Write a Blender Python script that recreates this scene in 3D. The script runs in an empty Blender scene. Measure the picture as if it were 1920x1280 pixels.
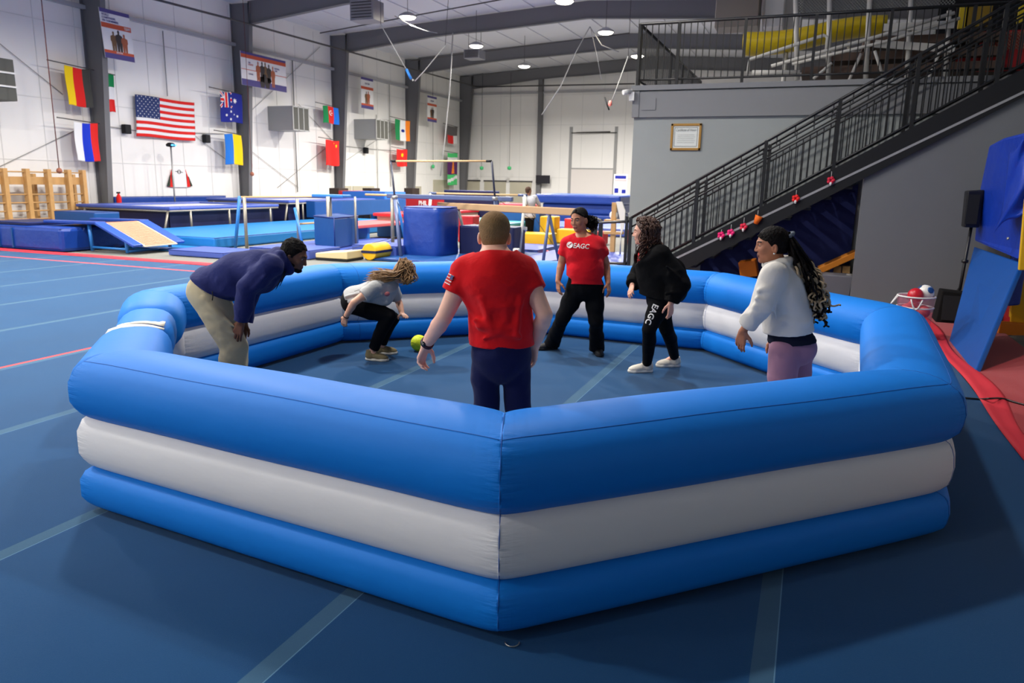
import bpy, math, random
import numpy as np
from mathutils import Vector, Matrix
random.seed(7); RNG = np.random.default_rng(7)
S = bpy.context.scene; COL = S.collection

# ---------------------------------------------------------------- camera
PX_F, PITCH, ROLL, YAW, EYE = 1400.0, 12.0, 1.09, 21.4, 1.9
_p, _r, _y = (math.radians(v) for v in (PITCH, ROLL, YAW))
FWD = Vector((-math.sin(_y)*math.cos(_p), math.cos(_y)*math.cos(_p), -math.sin(_p)))
_rt = Vector((math.cos(_y), math.sin(_y), 0)); _up = _rt.cross(FWD)
RT = _rt*math.cos(_r) + _up*math.sin(_r); UP = -_rt*math.sin(_r) + _up*math.cos(_r)
CAM = Vector((0, 0, EYE)); FH = Vector((-math.sin(_y), math.cos(_y), 0)); RH = _rt.copy()
cd = bpy.data.cameras.new('camera'); cam = bpy.data.objects.new('camera', cd); COL.objects.link(cam)
cam.matrix_world = Matrix(((RT.x, UP.x, -FWD.x, 0), (RT.y, UP.y, -FWD.y, 0), (RT.z, UP.z, -FWD.z, EYE), (0, 0, 0, 1)))
cd.sensor_width = 36; cd.lens = PX_F*36/1920; cd.clip_end = 200; cd.clip_start = 0.05
cd.dof.use_dof = True; cd.dof.focus_distance = 4.4; cd.dof.aperture_fstop = 4.0
S.camera = cam
S.view_settings.view_transform = 'Standard'; S.view_settings.look = 'None'
S.view_settings.gamma = 1; S.view_settings.use_curve_mapping = False; S.view_settings.exposure = 0.0

# ---------------------------------------------------------------- world and light
W_ = bpy.data.worlds.new('world'); S.world = W_; W_.use_nodes = True
W_.node_tree.nodes['Background'].inputs[0].default_value = (0.55, 0.62, 0.75, 1)
W_.node_tree.nodes['Background'].inputs[1].default_value = 0.12
LAMP_Z, LAMP_W = 8.25, 620.0
LAMPS = [(x, y, 0.74 if y < 2 else (1.25 if y < 10 else (1.12 if y < 30 else 2.3))) for x in (-15.65, -8.9) for y in (-4.8, 1.7, 8.2, 14.7, 21.2, 27.9, 34.5, 41.0)] + [(-2.2, 8.2, 0.5), (-22.4, 1.7, .7), (-22.4, -4.8, .7)]
for i, (x, y, pw) in enumerate(LAMPS):
    ld = bpy.data.lights.new('bay_light', 'AREA'); ld.shape = 'DISK'; ld.size = 0.5
    ld.energy = LAMP_W*pw; ld.color = (1.0, 0.955, 0.89); ld.spread = math.radians(165)
    lo = bpy.data.objects.new('bay_light', ld); COL.objects.link(lo); lo.location = (x, y, LAMP_Z - 0.25)

# ---------------------------------------------------------------- projection helpers: picture point -> place in the gym
def ray(x, y): return FWD*PX_F + RT*(x-960) - UP*(y-640)
def onZ(x, y, z=0.0): d = ray(x, y); return CAM + d*((z-EYE)/d.z)
def onY(x, y, Y): d = ray(x, y); return CAM + d*(Y/d.y)
def onX(x, y, X): d = ray(x, y); return CAM + d*(X/d.x)
def at(x, y, D): d = ray(x, y); return CAM + d*(D/d.dot(FH))

# ---------------------------------------------------------------- materials
def lin(c):
    c = c/255.0
    return c/12.92 if c <= 0.04045 else ((c+0.055)/1.055)**2.4
MATS = {}
def mat(name, rgb, rough=0.6, spec=0.4, metal=0.0, bump=None, var=0.0, vscale=6.0, emit=0.0, alpha=1.0, coat=0.0, sheen=0.0, trans=0.0):
    """bump=(scale, strength, detail[, (sx,sy,sz)])"""
    if name in MATS: return MATS[name]
    m = bpy.data.materials.new(name); m.use_nodes = True; nt = m.node_tree; N = nt.nodes; L = nt.links
    b = N['Principled BSDF']; col = tuple(lin(v) for v in rgb) + (1,)
    b.inputs['Base Color'].default_value = col; b.inputs['Roughness'].default_value = rough
    b.inputs['Specular IOR Level'].default_value = spec; b.inputs['Metallic'].default_value = metal
    if coat: b.inputs['Coat Weight'].default_value = coat; b.inputs['Coat Roughness'].default_value = 0.2
    if sheen: b.inputs['Sheen Weight'].default_value = sheen
    if trans: b.inputs['Transmission Weight'].default_value = trans
    if alpha < 1: b.inputs['Alpha'].default_value = alpha
    if emit: b.inputs['Emission Color'].default_value = col; b.inputs['Emission Strength'].default_value = emit
    m.diffuse_color = col
    if var or bump:
        tc = N.new('ShaderNodeTexCoord')
    if var:
        n = N.new('ShaderNodeTexNoise'); n.inputs['Scale'].default_value = vscale; n.inputs['Detail'].default_value = 4
        L.new(tc.outputs['Object'], n.inputs['Vector'])
        mp = N.new('ShaderNodeMapRange'); mp.inputs[1].default_value = 0.25; mp.inputs[2].default_value = 0.75
        mp.inputs[3].default_value = 1-var; mp.inputs[4].default_value = 1+var
        L.new(n.outputs['Fac'], mp.inputs[0])
        mx = N.new('ShaderNodeVectorMath'); mx.operation = 'SCALE'; mx.inputs[0].default_value = col[:3]
        L.new(mp.outputs[0], mx.inputs['Scale']); L.new(mx.outputs[0], b.inputs['Base Color'])
    if bump:
        n = N.new('ShaderNodeTexNoise'); n.inputs['Scale'].default_value = bump[0]; n.inputs['Detail'].default_value = bump[2] if len(bump) > 2 else 3
        src = tc.outputs['Object']
        if len(bump) > 3:
            mpn = N.new('ShaderNodeMapping'); mpn.inputs['Scale'].default_value = bump[3]
            L.new(src, mpn.inputs['Vector']); src = mpn.outputs[0]
        L.new(src, n.inputs['Vector'])
        bp = N.new('ShaderNodeBump'); bp.inputs['Strength'].default_value = bump[1]; bp.inputs['Distance'].default_value = 0.02
        L.new(n.outputs['Fac'], bp.inputs['Height']); L.new(bp.outputs[0], b.inputs['Normal'])
    MATS[name] = m
    return m

# ---------------------------------------------------------------- mesh building
class MB:
    def __init__(s): s.v = []; s.f = []; s.mi = []; s.sm = []
    def add(s, vs, fs, mi=0, smooth=False):
        o = len(s.v); s.v += [tuple(v) for v in vs]
        for f in fs: s.f.append(tuple(i+o for i in f)); s.mi.append(mi); s.sm.append(smooth)
        return s
    def hexa(s, p, mi=0):   # 8 points: bottom ring 0-3, top ring 4-7
        return s.add(p, [(3, 2, 1, 0), (4, 5, 6, 7), (0, 1, 5, 4), (1, 2, 6, 5), (2, 3, 7, 6), (3, 0, 4, 7)], mi)
    def box(s, c, d, rz=0.0, mi=0, M=None):
        hx, hy, hz = d[0]/2, d[1]/2, d[2]/2
        pts = [(-hx, -hy, -hz), (hx, -hy, -hz), (hx, hy, -hz), (-hx, hy, -hz), (-hx, -hy, hz), (hx, -hy, hz), (hx, hy, hz), (-hx, hy, hz)]
        R = M if M is not None else Matrix.Rotation(rz, 3, 'Z')
        return s.hexa([Vector(c) + R @ Vector(q) for q in pts], mi)
    def bb(s, a, b, mi=0):  # axis-aligned from corner to corner
        return s.box([(a[i]+b[i])/2 for i in range(3)], [abs(b[i]-a[i]) for i in range(3)], mi=mi)
    def beam(s, a, b, w, h, mi=0, up=(0, 0, 1)):
        a = Vector(a); b = Vector(b); t = (b-a).normalized(); u = Vector(up)
        x = t.cross(u)
        if x.length < 1e-4: x = t.cross(Vector((0, 1, 0)))
        x.normalize(); z = x.cross(t)
        p = []
        for e in (a, b):
            p += [e - x*w/2 - z*h/2, e + x*w/2 - z*h/2, e + x*w/2 + z*h/2, e - x*w/2 + z*h/2]
        return s.add(p, [(3, 2, 1, 0), (4, 5, 6, 7), (0, 1, 5, 4), (1, 2, 6, 5), (2, 3, 7, 6), (3, 0, 4, 7)], mi)
    def tube(s, pts, r, n=8, mi=0, cap=True, smooth=True):
        pts = [Vector(p) for p in pts]; R = r if hasattr(r, '__len__') else [r]*len(pts)
        T = []
        for i in range(len(pts)):
            t = (pts[min(i+1, len(pts)-1)] - pts[max(i-1, 0)])
            T.append(t.normalized() if t.length > 1e-9 else Vector((0, 0, 1)))
        ref = Vector((0, 0, 1)) if abs(T[0].z) < 0.9 else Vector((1, 0, 0))
        u = (ref - T[0]*ref.dot(T[0])).normalized(); vs = []; fs = []
        for i, p in enumerate(pts):
            u = (u - T[i]*u.dot(T[i])).normalized(); w = T[i].cross(u)
            for k in range(n):
                a = 2*math.pi*k/n; vs.append(p + (u*math.cos(a) + w*math.sin(a))*R[i])
        for i in range(len(pts)-1):
            for k in range(n):
                k2 = (k+1) % n; fs.append((i*n+k, i*n+k2, (i+1)*n+k2, (i+1)*n+k))
        s.add(vs, fs, mi, smooth)
        if cap:
            o = len(s.v)-len(vs)
            s.f.append(tuple(o+k for k in reversed(range(n)))); s.mi.append(mi); s.sm.append(False)
            s.f.append(tuple(o+(len(pts)-1)*n+k for k in range(n))); s.mi.append(mi); s.sm.append(False)
        return s
    def lathe(s, prof, c=(0, 0, 0), n=20, mi=0, smooth=True, M=None):
        vs = []; fs = []; c = Vector(c)
        for (r, z) in prof:
            for k in range(n):
                a = 2*math.pi*k/n; q = Vector((r*math.cos(a), r*math.sin(a), z))
                vs.append(c + (M @ q if M is not None else q))
        for i in range(len(prof)-1):
            for k in range(n):
                k2 = (k+1) % n; fs.append((i*n+k, i*n+k2, (i+1)*n+k2, (i+1)*n+k))
        fs.append(tuple(reversed(range(n)))); fs.append(tuple((len(prof)-1)*n+k for k in range(n)))
        return s.add(vs, fs, mi, smooth)
    def prism(s, poly, off, mi=0):  # poly: list of 3-D points, off: extrusion vector
        n = len(poly); p = [Vector(q) for q in poly]; o = Vector(off)
        fs = [tuple(reversed(range(n))), tuple(range(n, 2*n))] + [(i, (i+1) % n, n+(i+1) % n, n+i) for i in range(n)]
        return s.add(p + [q+o for q in p], fs, mi)
    def grid(s, fn, nu, nv, mi=0, smooth=True):
        vs = [fn(i/nu, j/nv) for j in range(nv+1) for i in range(nu+1)]
        m = mi if callable(mi) else (lambda u, v: mi)
        o = len(s.v); s.v += [tuple(v) for v in vs]
        for j in range(nv):
            for i in range(nu):
                a = o + j*(nu+1) + i
                s.f.append((a, a+1, a+nu+2, a+nu+1)); s.mi.append(m((i+.5)/nu, (j+.5)/nv)); s.sm.append(smooth)
        return s
    def build(s, name, mats, parent=None, bevel=0.0, solid=0.0, loc=None, fixn=True, **kw):
        if not isinstance(mats, (list, tuple)): mats = [mats]
        V = np.array(s.v, float)
        if parent is not None: org = Vector(parent['_o'])
        elif loc is not None: org = Vector(loc)
        else:
            lo, hi = V.min(0), V.max(0); org = Vector(((lo[0]+hi[0])/2, (lo[1]+hi[1])/2, lo[2]))
        me = bpy.data.meshes.new(name); me.from_pydata([tuple(q) for q in V - np.array(org)], [], s.f)
        for m in mats: me.materials.append(m)
        me.polygons.foreach_set('material_index', s.mi); me.polygons.foreach_set('use_smooth', s.sm)
        me.update()
        if fixn:
            import bmesh
            bm = bmesh.new(); bm.from_mesh(me); bmesh.ops.recalc_face_normals(bm, faces=bm.faces[:]); bm.to_mesh(me); bm.free()
        o = bpy.data.objects.new(name, me); COL.objects.link(o)
        if parent is not None:
            o.parent = parent; o['_o'] = tuple(org)
        else:
            o.location = org; o['_o'] = tuple(org)
        if bevel:
            b = o.modifiers.new('bevel', 'BEVEL'); b.width = bevel; b.segments = 2; b.limit_method = 'ANGLE'; b.angle_limit = 0.6
        if solid:
            b = o.modifiers.new('solid', 'SOLIDIFY'); b.thickness = solid; b.offset = 0
        return tag(o, **kw)

def tag(o, label=None, cat=None, group=None, kind=None):
    if label: o['label'] = label
    if cat:
        o['category'] = cat
        if not kind: kind = 'thing'
    if group: o['group'] = group
    if kind: o['kind'] = kind
    return o
def thing(name, loc, label, cat, group=None):
    o = bpy.data.objects.new(name, None); COL.objects.link(o); o.location = loc; o['_o'] = tuple(loc); o.empty_display_size = 0.1
    return tag(o, label, cat, group)
def copy_tree(o, parent=None):
    c = o.copy(); COL.objects.link(c)
    if parent is not None: c.parent = parent
    for ch in list(o.children): copy_tree(ch, c)
    return c
def place(o, loc, rz=None, label=None, group=None, scale=None):
    o.location = loc
    if rz is not None: o.rotation_euler = (0, 0, rz)
    if label: o['label'] = label
    if group: o['group'] = group
    if scale: o.scale = (scale,)*3
    return o
def struct(o): o['kind'] = 'structure'; return o
def lettering(name, text, m, parent, origin, xdir, ydir, height, depth=0.004, align='CENTER', bold=0.0, shear=0.0, width=None, wrap=None):
    """letters as a thin raised mesh standing on a surface; wrap(p) may bend them onto it"""
    cu = bpy.data.curves.new(name, 'FONT'); cu.body = text; cu.size = 1.0; cu.align_x = align; cu.align_y = 'CENTER'
    cu.extrude = 0.5; cu.offset = bold; cu.shear = shear; cu.resolution_u = 3
    tmp = bpy.data.objects.new(name, cu); COL.objects.link(tmp)
    dg = bpy.context.evaluated_depsgraph_get(); me = bpy.data.meshes.new_from_object(tmp.evaluated_get(dg))
    bpy.data.objects.remove(tmp); bpy.data.curves.remove(cu)
    xd = Vector(xdir).normalized(); yd = Vector(ydir).normalized(); nd = xd.cross(yd); org = Vector(origin)
    P = [v.co.copy() for v in me.vertices]; xs = [p.x for p in P]; sx = height
    if width and xs: sx = width/(max(xs)-min(xs))
    ob = Vector(parent['_o'])
    for v, p in zip(me.vertices, P):
        q = org + xd*(p.x*sx) + yd*(p.y*height*1.35) + nd*(p.z*depth)
        if wrap: q = Vector(wrap(q))
        v.co = q - ob
    me.materials.clear(); me.materials.append(m)
    o = bpy.data.objects.new(name, me); COL.objects.link(o); o.parent = parent; o['_o'] = tuple(ob)
    return o
# ================================================================ THE ROOM
XL, YB, RIDGE = -24.4, 51.5, -10.4
def roof_z(x): return 10.15 - 0.058*abs(x-RIDGE)
m_wall = mat('wall_vinyl', (232, 230, 226), 0.36, 0.5, bump=(1.1, 0.9, 6, (1, 1, 0.45)), var=0.03, vscale=0.5)
m_roof = mat('roof_vinyl', (208, 208, 216), 0.5, 0.5, bump=(1.2, 0.6, 5))
m_steel = mat('grey_steel', (106, 106, 108), 0.55, 0.4)
m_gwall = mat('grey_wall_paint', (158, 163, 162), 0.75, 0.25, var=0.02, vscale=2)
m_gtrim = mat('grey_trim_paint', (136, 137, 139), 0.6, 0.3)
m_black = mat('black_metal', (22, 22, 23), 0.38, 0.5)
m_dark = mat('dark_paint', (24, 25, 28), 0.7, 0.3)
m_navy = mat('navy_paint', (34, 42, 92), 0.8, 0.2)
m_white = mat('white_plastic', (225, 224, 220), 0.45, 0.4)
m_conduit = mat('galvanised', (158, 158, 156), 0.4, 0.5, metal=0.6)
m_pipe = mat('sprinkler_pipe', (70, 68, 68), 0.5, 0.4)

# floor carpet with tape seams every 6 ft and red boundary lines (flat dye and tape)
def carpet_material():
    m = bpy.data.materials.new('blue_carpet'); m.use_nodes = True; nt = m.node_tree; N = nt.nodes; L = nt.links; b = N['Principled BSDF']
    g = N.new('ShaderNodeNewGeometry'); sp = N.new('ShaderNodeSeparateXYZ'); L.new(g.outputs['Position'], sp.inputs[0])
    def mth(op, a, c=None, d=None):
        n = N.new('ShaderNodeMath'); n.operation = op
        for k, v in enumerate((a, c, d)):
            if v is None: continue
            if isinstance(v, (int, float)): n.inputs[k].default_value = v
            else: L.new(v, n.inputs[k])
        return n.outputs[0]
    def near(src, c, hw): return mth('LESS_THAN', mth('ABSOLUTE', mth('SUBTRACT', src, c)), hw)
    x = sp.outputs[0]; y = sp.outputs[1]
    u = mth('SUBTRACT', mth('WRAP', mth('ADD', x, 3.67), 0.9144, -0.9144), 0.0)   # 6 ft rolls, seam at X = -3.67
    seam = mth('LESS_THAN', mth('ABSOLUTE', u), 0.045)
    line = mth('LESS_THAN', mth('ABSOLUTE', mth('SUBTRACT', u, 0.047)), 0.0028)
    redx = near(x, -7.38, 0.026); redy = mth('MULTIPLY', near(y, 11.84, 0.05), mth('LESS_THAN', x, -5.0))
    red = mth('MAXIMUM', redx, redy)
    nz = N.new('ShaderNodeTexNoise'); nz.inputs['Scale'].default_value = 1.3; nz.inputs['Detail'].default_value = 6; L.new(g.outputs['Position'], nz.inputs['Vector'])
    nf = N.new('ShaderNodeTexNoise'); nf.inputs['Scale'].default_value = 260; nf.inputs['Detail'].default_value = 2; L.new(g.outputs['Position'], nf.inputs['Vector'])
    cr = N.new('ShaderNodeMix'); cr.data_type = 'RGBA'; L.new(nz.outputs['Fac'], cr.inputs[0])
    cr.inputs[6].default_value = (lin(10), lin(57), lin(98), 1); cr.inputs[7].default_value = (lin(13), lin(67), lin(111), 1)
    def over(src, fac, rgb, k=1.0):
        mx = N.new('ShaderNodeMix'); mx.data_type = 'RGBA'; L.new(mth('MULTIPLY', fac, k), mx.inputs[0]); L.new(src, mx.inputs[6])
        mx.inputs[7].default_value = tuple(lin(v) for v in rgb) + (1,); return mx.outputs[2]
    c = over(cr.outputs[2], seam, (58, 92, 116), 0.8)
    c = over(c, line, (120, 165, 190), 0.45)
    c = over(c, red, (222, 62, 58), 0.95)
    L.new(c, b.inputs['Base Color']); b.inputs['Roughness'].default_value = 0.9; b.inputs['Specular IOR Level'].default_value = 0.15
    b.inputs['Sheen Weight'].default_value = 0.32; b.inputs['Sheen Roughness'].default_value = 0.35; b.inputs['Sheen Tint'].default_value = (.72, .92, 1, 1)
    bp = N.new('ShaderNodeBump'); bp.inputs['Strength'].default_value = 0.35; bp.inputs['Distance'].default_value = 0.004
    L.new(nf.outputs['Fac'], bp.inputs['Height']); L.new(bp.outputs[0], b.inputs['Normal'])
    return m
m_carpet = carpet_material()
m_rubber = mat('grey_rubber_floor', (112, 112, 106), 0.8, 0.3, var=0.08, vscale=3)
m_redmat = mat('red_carpet', (160, 30, 36), 0.9, 0.15, sheen=0.2, bump=(150, 0.3, 2), var=0.06, vscale=2)
m_redvinyl = mat('red_border_vinyl', (205, 50, 62), 0.7, 0.25, var=0.05, vscale=2)
m_greyrug = mat('dark_rug', (62, 60, 58), 0.95, 0.1, bump=(60, 0.6, 3), var=0.15, vscale=25)

struct(MB().bb((XL-0.6, -7, -0.3), (5.0, YB+0.6, -0.012)).build('floor', m_rubber))
struct(MB().bb((-20.5, -6.5, -0.012), (1.63, 12.75, 0.0)).build('floor_carpet', m_carpet))
# red border along the far edge and the right edge of the exercise floor
b = MB()
b.grid(lambda u, v: (-20.5+22.0*u, 12.72+0.42*v, 0.004+0.02*math.sin(math.pi*v) + 0.002*math.sin(40*u)), 60, 6)
b.build('red_floor_border', m_redvinyl, solid=0.006, label='long red vinyl strip along the far edge of the blue exercise floor', cat='floor border')
b = MB()
def _rb(u, v):
    y = 3.0 + 9.7*u; w = 0.20
    return (1.60 + 0.02*math.sin(y*0.9) + 0.012*math.sin(y*2.3+1) + w*v*(1+0.25*math.sin(y*1.7)), y, 0.006 + 0.014*math.sin(math.pi*v)*(0.7+0.3*math.sin(y*5)) + .012*max(0, math.sin(3*math.pi*v+.6*math.sin(y))))
b.grid(_rb, 120, 6)
b.build('red_floor_border', m_redvinyl, solid=0.006, label='wrinkled red vinyl strip beside the pit along the right edge of the blue floor', cat='floor border')
MB().prism([(1.72, 3.2, -.012), (2.25, 3.2, -.012), (2.30, 8.8, -.012), (2.62, 9.1, -.012), (2.62, 13.3, -.012), (1.78, 13.3, -.012)], (0, 0, .024)).build('red_floor_mat', m_redmat, bevel=0.005, label='flat red carpet mat under the leaning blue panel', cat='mat')
MB().bb((2.33, 3.5, -0.012), (4.2, 8.7, 0.008)).build('dark_rug', m_greyrug, label='dark speckled rug at the right beyond the red mat', cat='rug')

# walls
def wall(name, a, bb, m): return struct(MB().bb(a, bb).build(name, m))
wall('wall_left', (XL-0.25, -7, -0.3), (XL, YB+0.25, 10.2), m_wall)
wall('wall_back', (XL, YB, -0.3), (5.0, YB+0.25, 10.4), m_wall)
wall('wall_right', (4.6, -7, -0.3), (4.85, YB, 10.4), m_gwall)
wall('wall_front', (XL, -7.25, -0.3), (4.85, -7, 10.4), m_wall)
b = MB()
for xa, xb in ((XL-0.25, RIDGE), (RIDGE, 5.0)):
    b.hexa([(xa, -7.2, roof_z(xa)), (xb, -7.2, roof_z(xb)), (xb, YB+.25, roof_z(xb)), (xa, YB+.25, roof_z(xa)),
            (xa, -7.2, roof_z(xa)+.2), (xb, -7.2, roof_z(xb)+.2), (xb, YB+.25, roof_z(xb)+.2), (xa, YB+.25, roof_z(xa)+.2)])
struct(b.build('ceiling', m_roof))
# purlins of the roof: thin roof-coloured straps every 1.5 m running across the frames
b = MB()
for k in range(8):
    for s in (-1, 1):
        x = RIDGE + s*(0.9+1.75*k)
        if XL < x < 4.5: b.bb((x-0.02, 5, roof_z(x)-0.05), (x+0.02, YB, roof_z(x)+0.02))
struct(b.build('trim_1', m_roof))
# vinyl wall seams, vertical and horizontal battens on the left and back wall
m_seam = mat('vinyl_seam', (212, 211, 208), 0.5, 0.4)
b = MB()
for y in np.arange(17.0, YB, 1.52): b.bb((XL-0.001, y-0.012, 0), (XL+0.012, y+0.012, 9.2))
for z in (2.35, 4.4, 6.9): b.bb((XL-0.001, 14, z-0.012), (XL+0.014, YB, z+0.012))
for x in np.arange(XL+1.5, -9, 1.52): b.bb((x-0.012, YB-0.012, 0), (x+0.012, YB+0.001, 9.6))
for z in (2.3, 5.9, 7.9): b.bb((XL, YB-0.014, z-0.012), (-8, YB+.001, z+0.012))
struct(b.build('trim_2', m_seam))
# dark ledge line high on the left wall and back wall (girt with sagging vinyl)
b = MB(); b.bb((XL, 14, 7.55), (XL+0.16, YB, 7.68)); b.bb((XL, YB-0.16, 8.02), (-8, YB, 8.12)); struct(b.build('trim_3', mat('sag_vinyl', (165, 165, 168), 0.5, 0.4, bump=(2, .5, 4))))

# tapered steel columns and roof beams (rigid frames)
COLS = [20.45, 27.9, 35.3, 43.2, 51.1]
for i, Y in enumerate([13.0] + COLS):
    b = MB(); zt = roof_z(XL)-0.05; d0, d1, w = 0.42, 1.05, 0.11
    prof = lambda y0, y1, e0, e1: b.hexa([(XL, y0, -.01), (XL+d0+e1, y0, -.01), (XL+d0+e1, y1, -.01), (XL, y1, -.01), (XL, y0, zt), (XL+d1+e1, y0, zt), (XL+d1+e1, y1, zt), (XL, y1, zt)])
    prof(Y-0.012, Y+0.012, 0, 0)
    b.hexa([(XL+d0, Y-w, -.01), (XL+d0+.02, Y-w, -.01), (XL+d0+.02, Y+w, -.01), (XL+d0, Y+w, -.01), (XL+d1, Y-w, zt), (XL+d1+.02, Y-w, zt), (XL+d1+.02, Y+w, zt), (XL+d1, Y+w, zt)])
    b.bb((XL, Y-w, -.01), (XL+.02, Y+w, zt))
    struct(b.build('trim_%d' % (10+i), m_steel))
    b = MB()
    for xa, xb in ((XL+0.9, RIDGE), (RIDGE, 4.6)):
        def dep(x): return 1.0 - 0.28*min(1, max(0, (x-XL)/6.0)) if x < RIDGE-6 else 0.78
        xs = np.linspace(xa, xb, 9)
        for p, q in zip(xs[:-1], xs[1:]):
            za, zb = roof_z(p)-0.04, roof_z(q)-0.04; da, db = dep(p), dep(q)
            b.hexa([(p, Y-.012, za-da), (q, Y-.012, zb-db), (q, Y+.012, zb-db), (p, Y+.012, za-da), (p, Y-.012, za), (q, Y-.012, zb), (q, Y+.012, zb), (p, Y+.012, za)])
            b.hexa([(p, Y-w, za-da), (q, Y-w, zb-db), (q, Y+w, zb-db), (p, Y+w, za-da), (p, Y-w, za-da+.025), (q, Y-w, zb-db+.025), (q, Y+w, zb-db+.025), (p, Y+w, za-da+.025)])
    struct(b.build('trim_%d' % (20+i), m_steel))
# column on the back wall
struct(MB().bb((-18.45, YB-0.34, 0), (-18.15, YB, 9.3)).build('trim_30', m_steel))

# ---------------------------------------------------------------- mezzanine block on the right
MX, MY, MZ = -3.36, 14.8, 3.72
struct(MB().bb((MX, MY, -0.1), (4.6, MY+0.18, MZ-0.05)).build('wall_mezzanine', m_gwall))
struct(MB().bb((MX, MY+0.18, -0.1), (MX+0.18, 24.0, MZ-0.05)).build('wall_mezzanine_side', m_gwall))
b = MB(); b.bb((MX-0.02, MY-0.06, MZ-0.55), (4.6, MY+.02, MZ-0.08)); struct(b.build('trim_31', m_gtrim))
b = MB(); b.bb((MX-0.06, MY-0.1, MZ-0.06), (4.6, 24.0, MZ+0.03)); struct(b.build('floor_mezzanine', m_gtrim))
b = MB(); b.bb((MX+0.16, MY-0.075, MZ-0.42), (MX+0.42, MY-.06, MZ-0.2)); b.bb((MX-.03, MY-0.075, MZ-.55), (MX+.1, MY+.02, MZ-.07)); struct(b.build('trim_32', m_gtrim))
# wall below the stair, in front
SY = 13.35
def stair_z(x): return 0.555 + 0.552*(x+2.32)      # light trim line under the stair
struct(MB().prism([(0.72, SY+.03, -.01), (4.6, SY+.03, -.01), (4.6, SY+.03, stair_z(4.6)), (0.72, SY+.03, stair_z(0.72))], (0, 0.12, 0)).build('wall_stair', mat('grey_wall_darker', (112, 114, 117), .75, .25, var=.02, vscale=2)))  # a darker grey than on the mezzanine wall
struct(MB().prism([(-1.9, MY-0.07, -.01), (0.72, MY-0.07, -.01), (0.72, MY-.07, 2.0), (-1.9, MY-.07, .75)], (0, 0.06, 0)).build('wall_under_stair', m_navy))
b = MB(); b.beam((-2.75, SY-.01, stair_z(-2.75)), (4.5, SY-.01, stair_z(4.5)), 0.05, 0.035); struct(b.build('trim_33', mat('pale_trim', (150, 150, 152), .6)))

# bracing rods crossing on the left wall
b = MB()
for (x0, y0, x1, y1) in ((452, 225, 600, 88), (560, 195, 622, 262), (462, 276, 560, 352), (520, 352, 615, 274), (0, 82, 118, 177), (0, 312, 150, 240), (360, 250, 425, 300), (650, 300, 740, 240)):
    b.tube([onX(x0, y0, XL+.05), onX(x1, y1, XL+.05)], .012, 5)
struct(b.build('trim_4', m_conduit))
# ================================================================ INFLATABLE PIT
def nylon(name, rgb):
    m = mat(name, rgb, 0.55, 0.2, bump=(3.2, 0.2, 4, (1, 1, 2.2))); nt = m.node_tree; N = nt.nodes; L = nt.links; b = N['Principled BSDF']
    at_n = N.new('ShaderNodeAttribute'); at_n.attribute_name = 'pucker'; tc = N.new('ShaderNodeTexCoord'); mp = N.new('ShaderNodeMapping'); mp.inputs['Scale'].default_value = (7, 7, 46)
    nz = N.new('ShaderNodeTexNoise'); nz.inputs['Scale'].default_value = 1.0; nz.inputs['Detail'].default_value = 3; L.new(tc.outputs['Object'], mp.inputs['Vector']); L.new(mp.outputs[0], nz.inputs['Vector'])
    mu = N.new('ShaderNodeMath'); mu.operation = 'MULTIPLY'; L.new(nz.outputs['Fac'], mu.inputs[0]); L.new(at_n.outputs['Fac'], mu.inputs[1])
    bp = N.new('ShaderNodeBump'); bp.inputs['Strength'].default_value = 0.55; bp.inputs['Distance'].default_value = 0.03; L.new(mu.outputs[0], bp.inputs['Height'])
    L.new(b.inputs['Normal'].links[0].from_socket, bp.inputs['Normal']); L.new(bp.outputs[0], b.inputs['Normal'])
    return m
m_blue = nylon('pit_blue_nylon', (12, 120, 214)); m_pwhite = nylon('pit_white_nylon', (226, 225, 226))
m_pseam = mat('pit_seam_thread', (14, 84, 168), 0.7)
m_velcro = mat('cream_velcro', (228, 222, 206), 0.8, 0.2)
m_ringm = mat('steel_ring', (190, 186, 176), 0.3, 0.5, metal=0.9)
PC = Vector((-2.30, 6.05, 0)); R_OUT, R_IN = 3.50, 3.00
ANG = dict(N=-70.2, RN=-26.4, RF=19.8, F2=65.6, F=108.4, F1=154.9, LF=200.2, LN=-114.2)
ORDER = ['LN', 'N', 'RN', 'RF', 'F2', 'F', 'F1', 'LF']    # the way in is between LF and LN
R_MID = dict(N=3.41, LN=3.27, RN=3.27, RF=3.25, F2=3.25, F=3.24, F1=3.25, LF=3.25)
def corner(k): a = math.radians(ANG[k]); return PC + Vector((math.cos(a), math.sin(a), 0))*R_MID[k]
def prof_tier(tier, n=28):
    """closed cross-section (outward offset, height): plump overlapping tubes"""
    zc, hz, hw = {'bottom': (0.140, 0.140, 0.258), 'middle': (0.415, 0.190, 0.248), 'top': (0.722, 0.203, 0.268)}[tier]
    out = []
    for i in range(n):
        a = 2*math.pi*i/n; c, s = math.cos(a), math.sin(a)
        e = {'top': 0.9 if s > 0 else 0.72, 'middle': 0.66, 'bottom': 0.6 if s > 0 else 0.62}[tier]
        out.append((hw*math.copysign(abs(c)**e, c), zc + hz*math.copysign(abs(s)**e, s)))
    return out
def side_frames(i0, i1):
    P0, P1 = corner(i0), corner(i1); t = (P1-P0).normalized(); nrm = Vector((t.y, -t.x, 0)); return P0, P1, t, nrm
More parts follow.
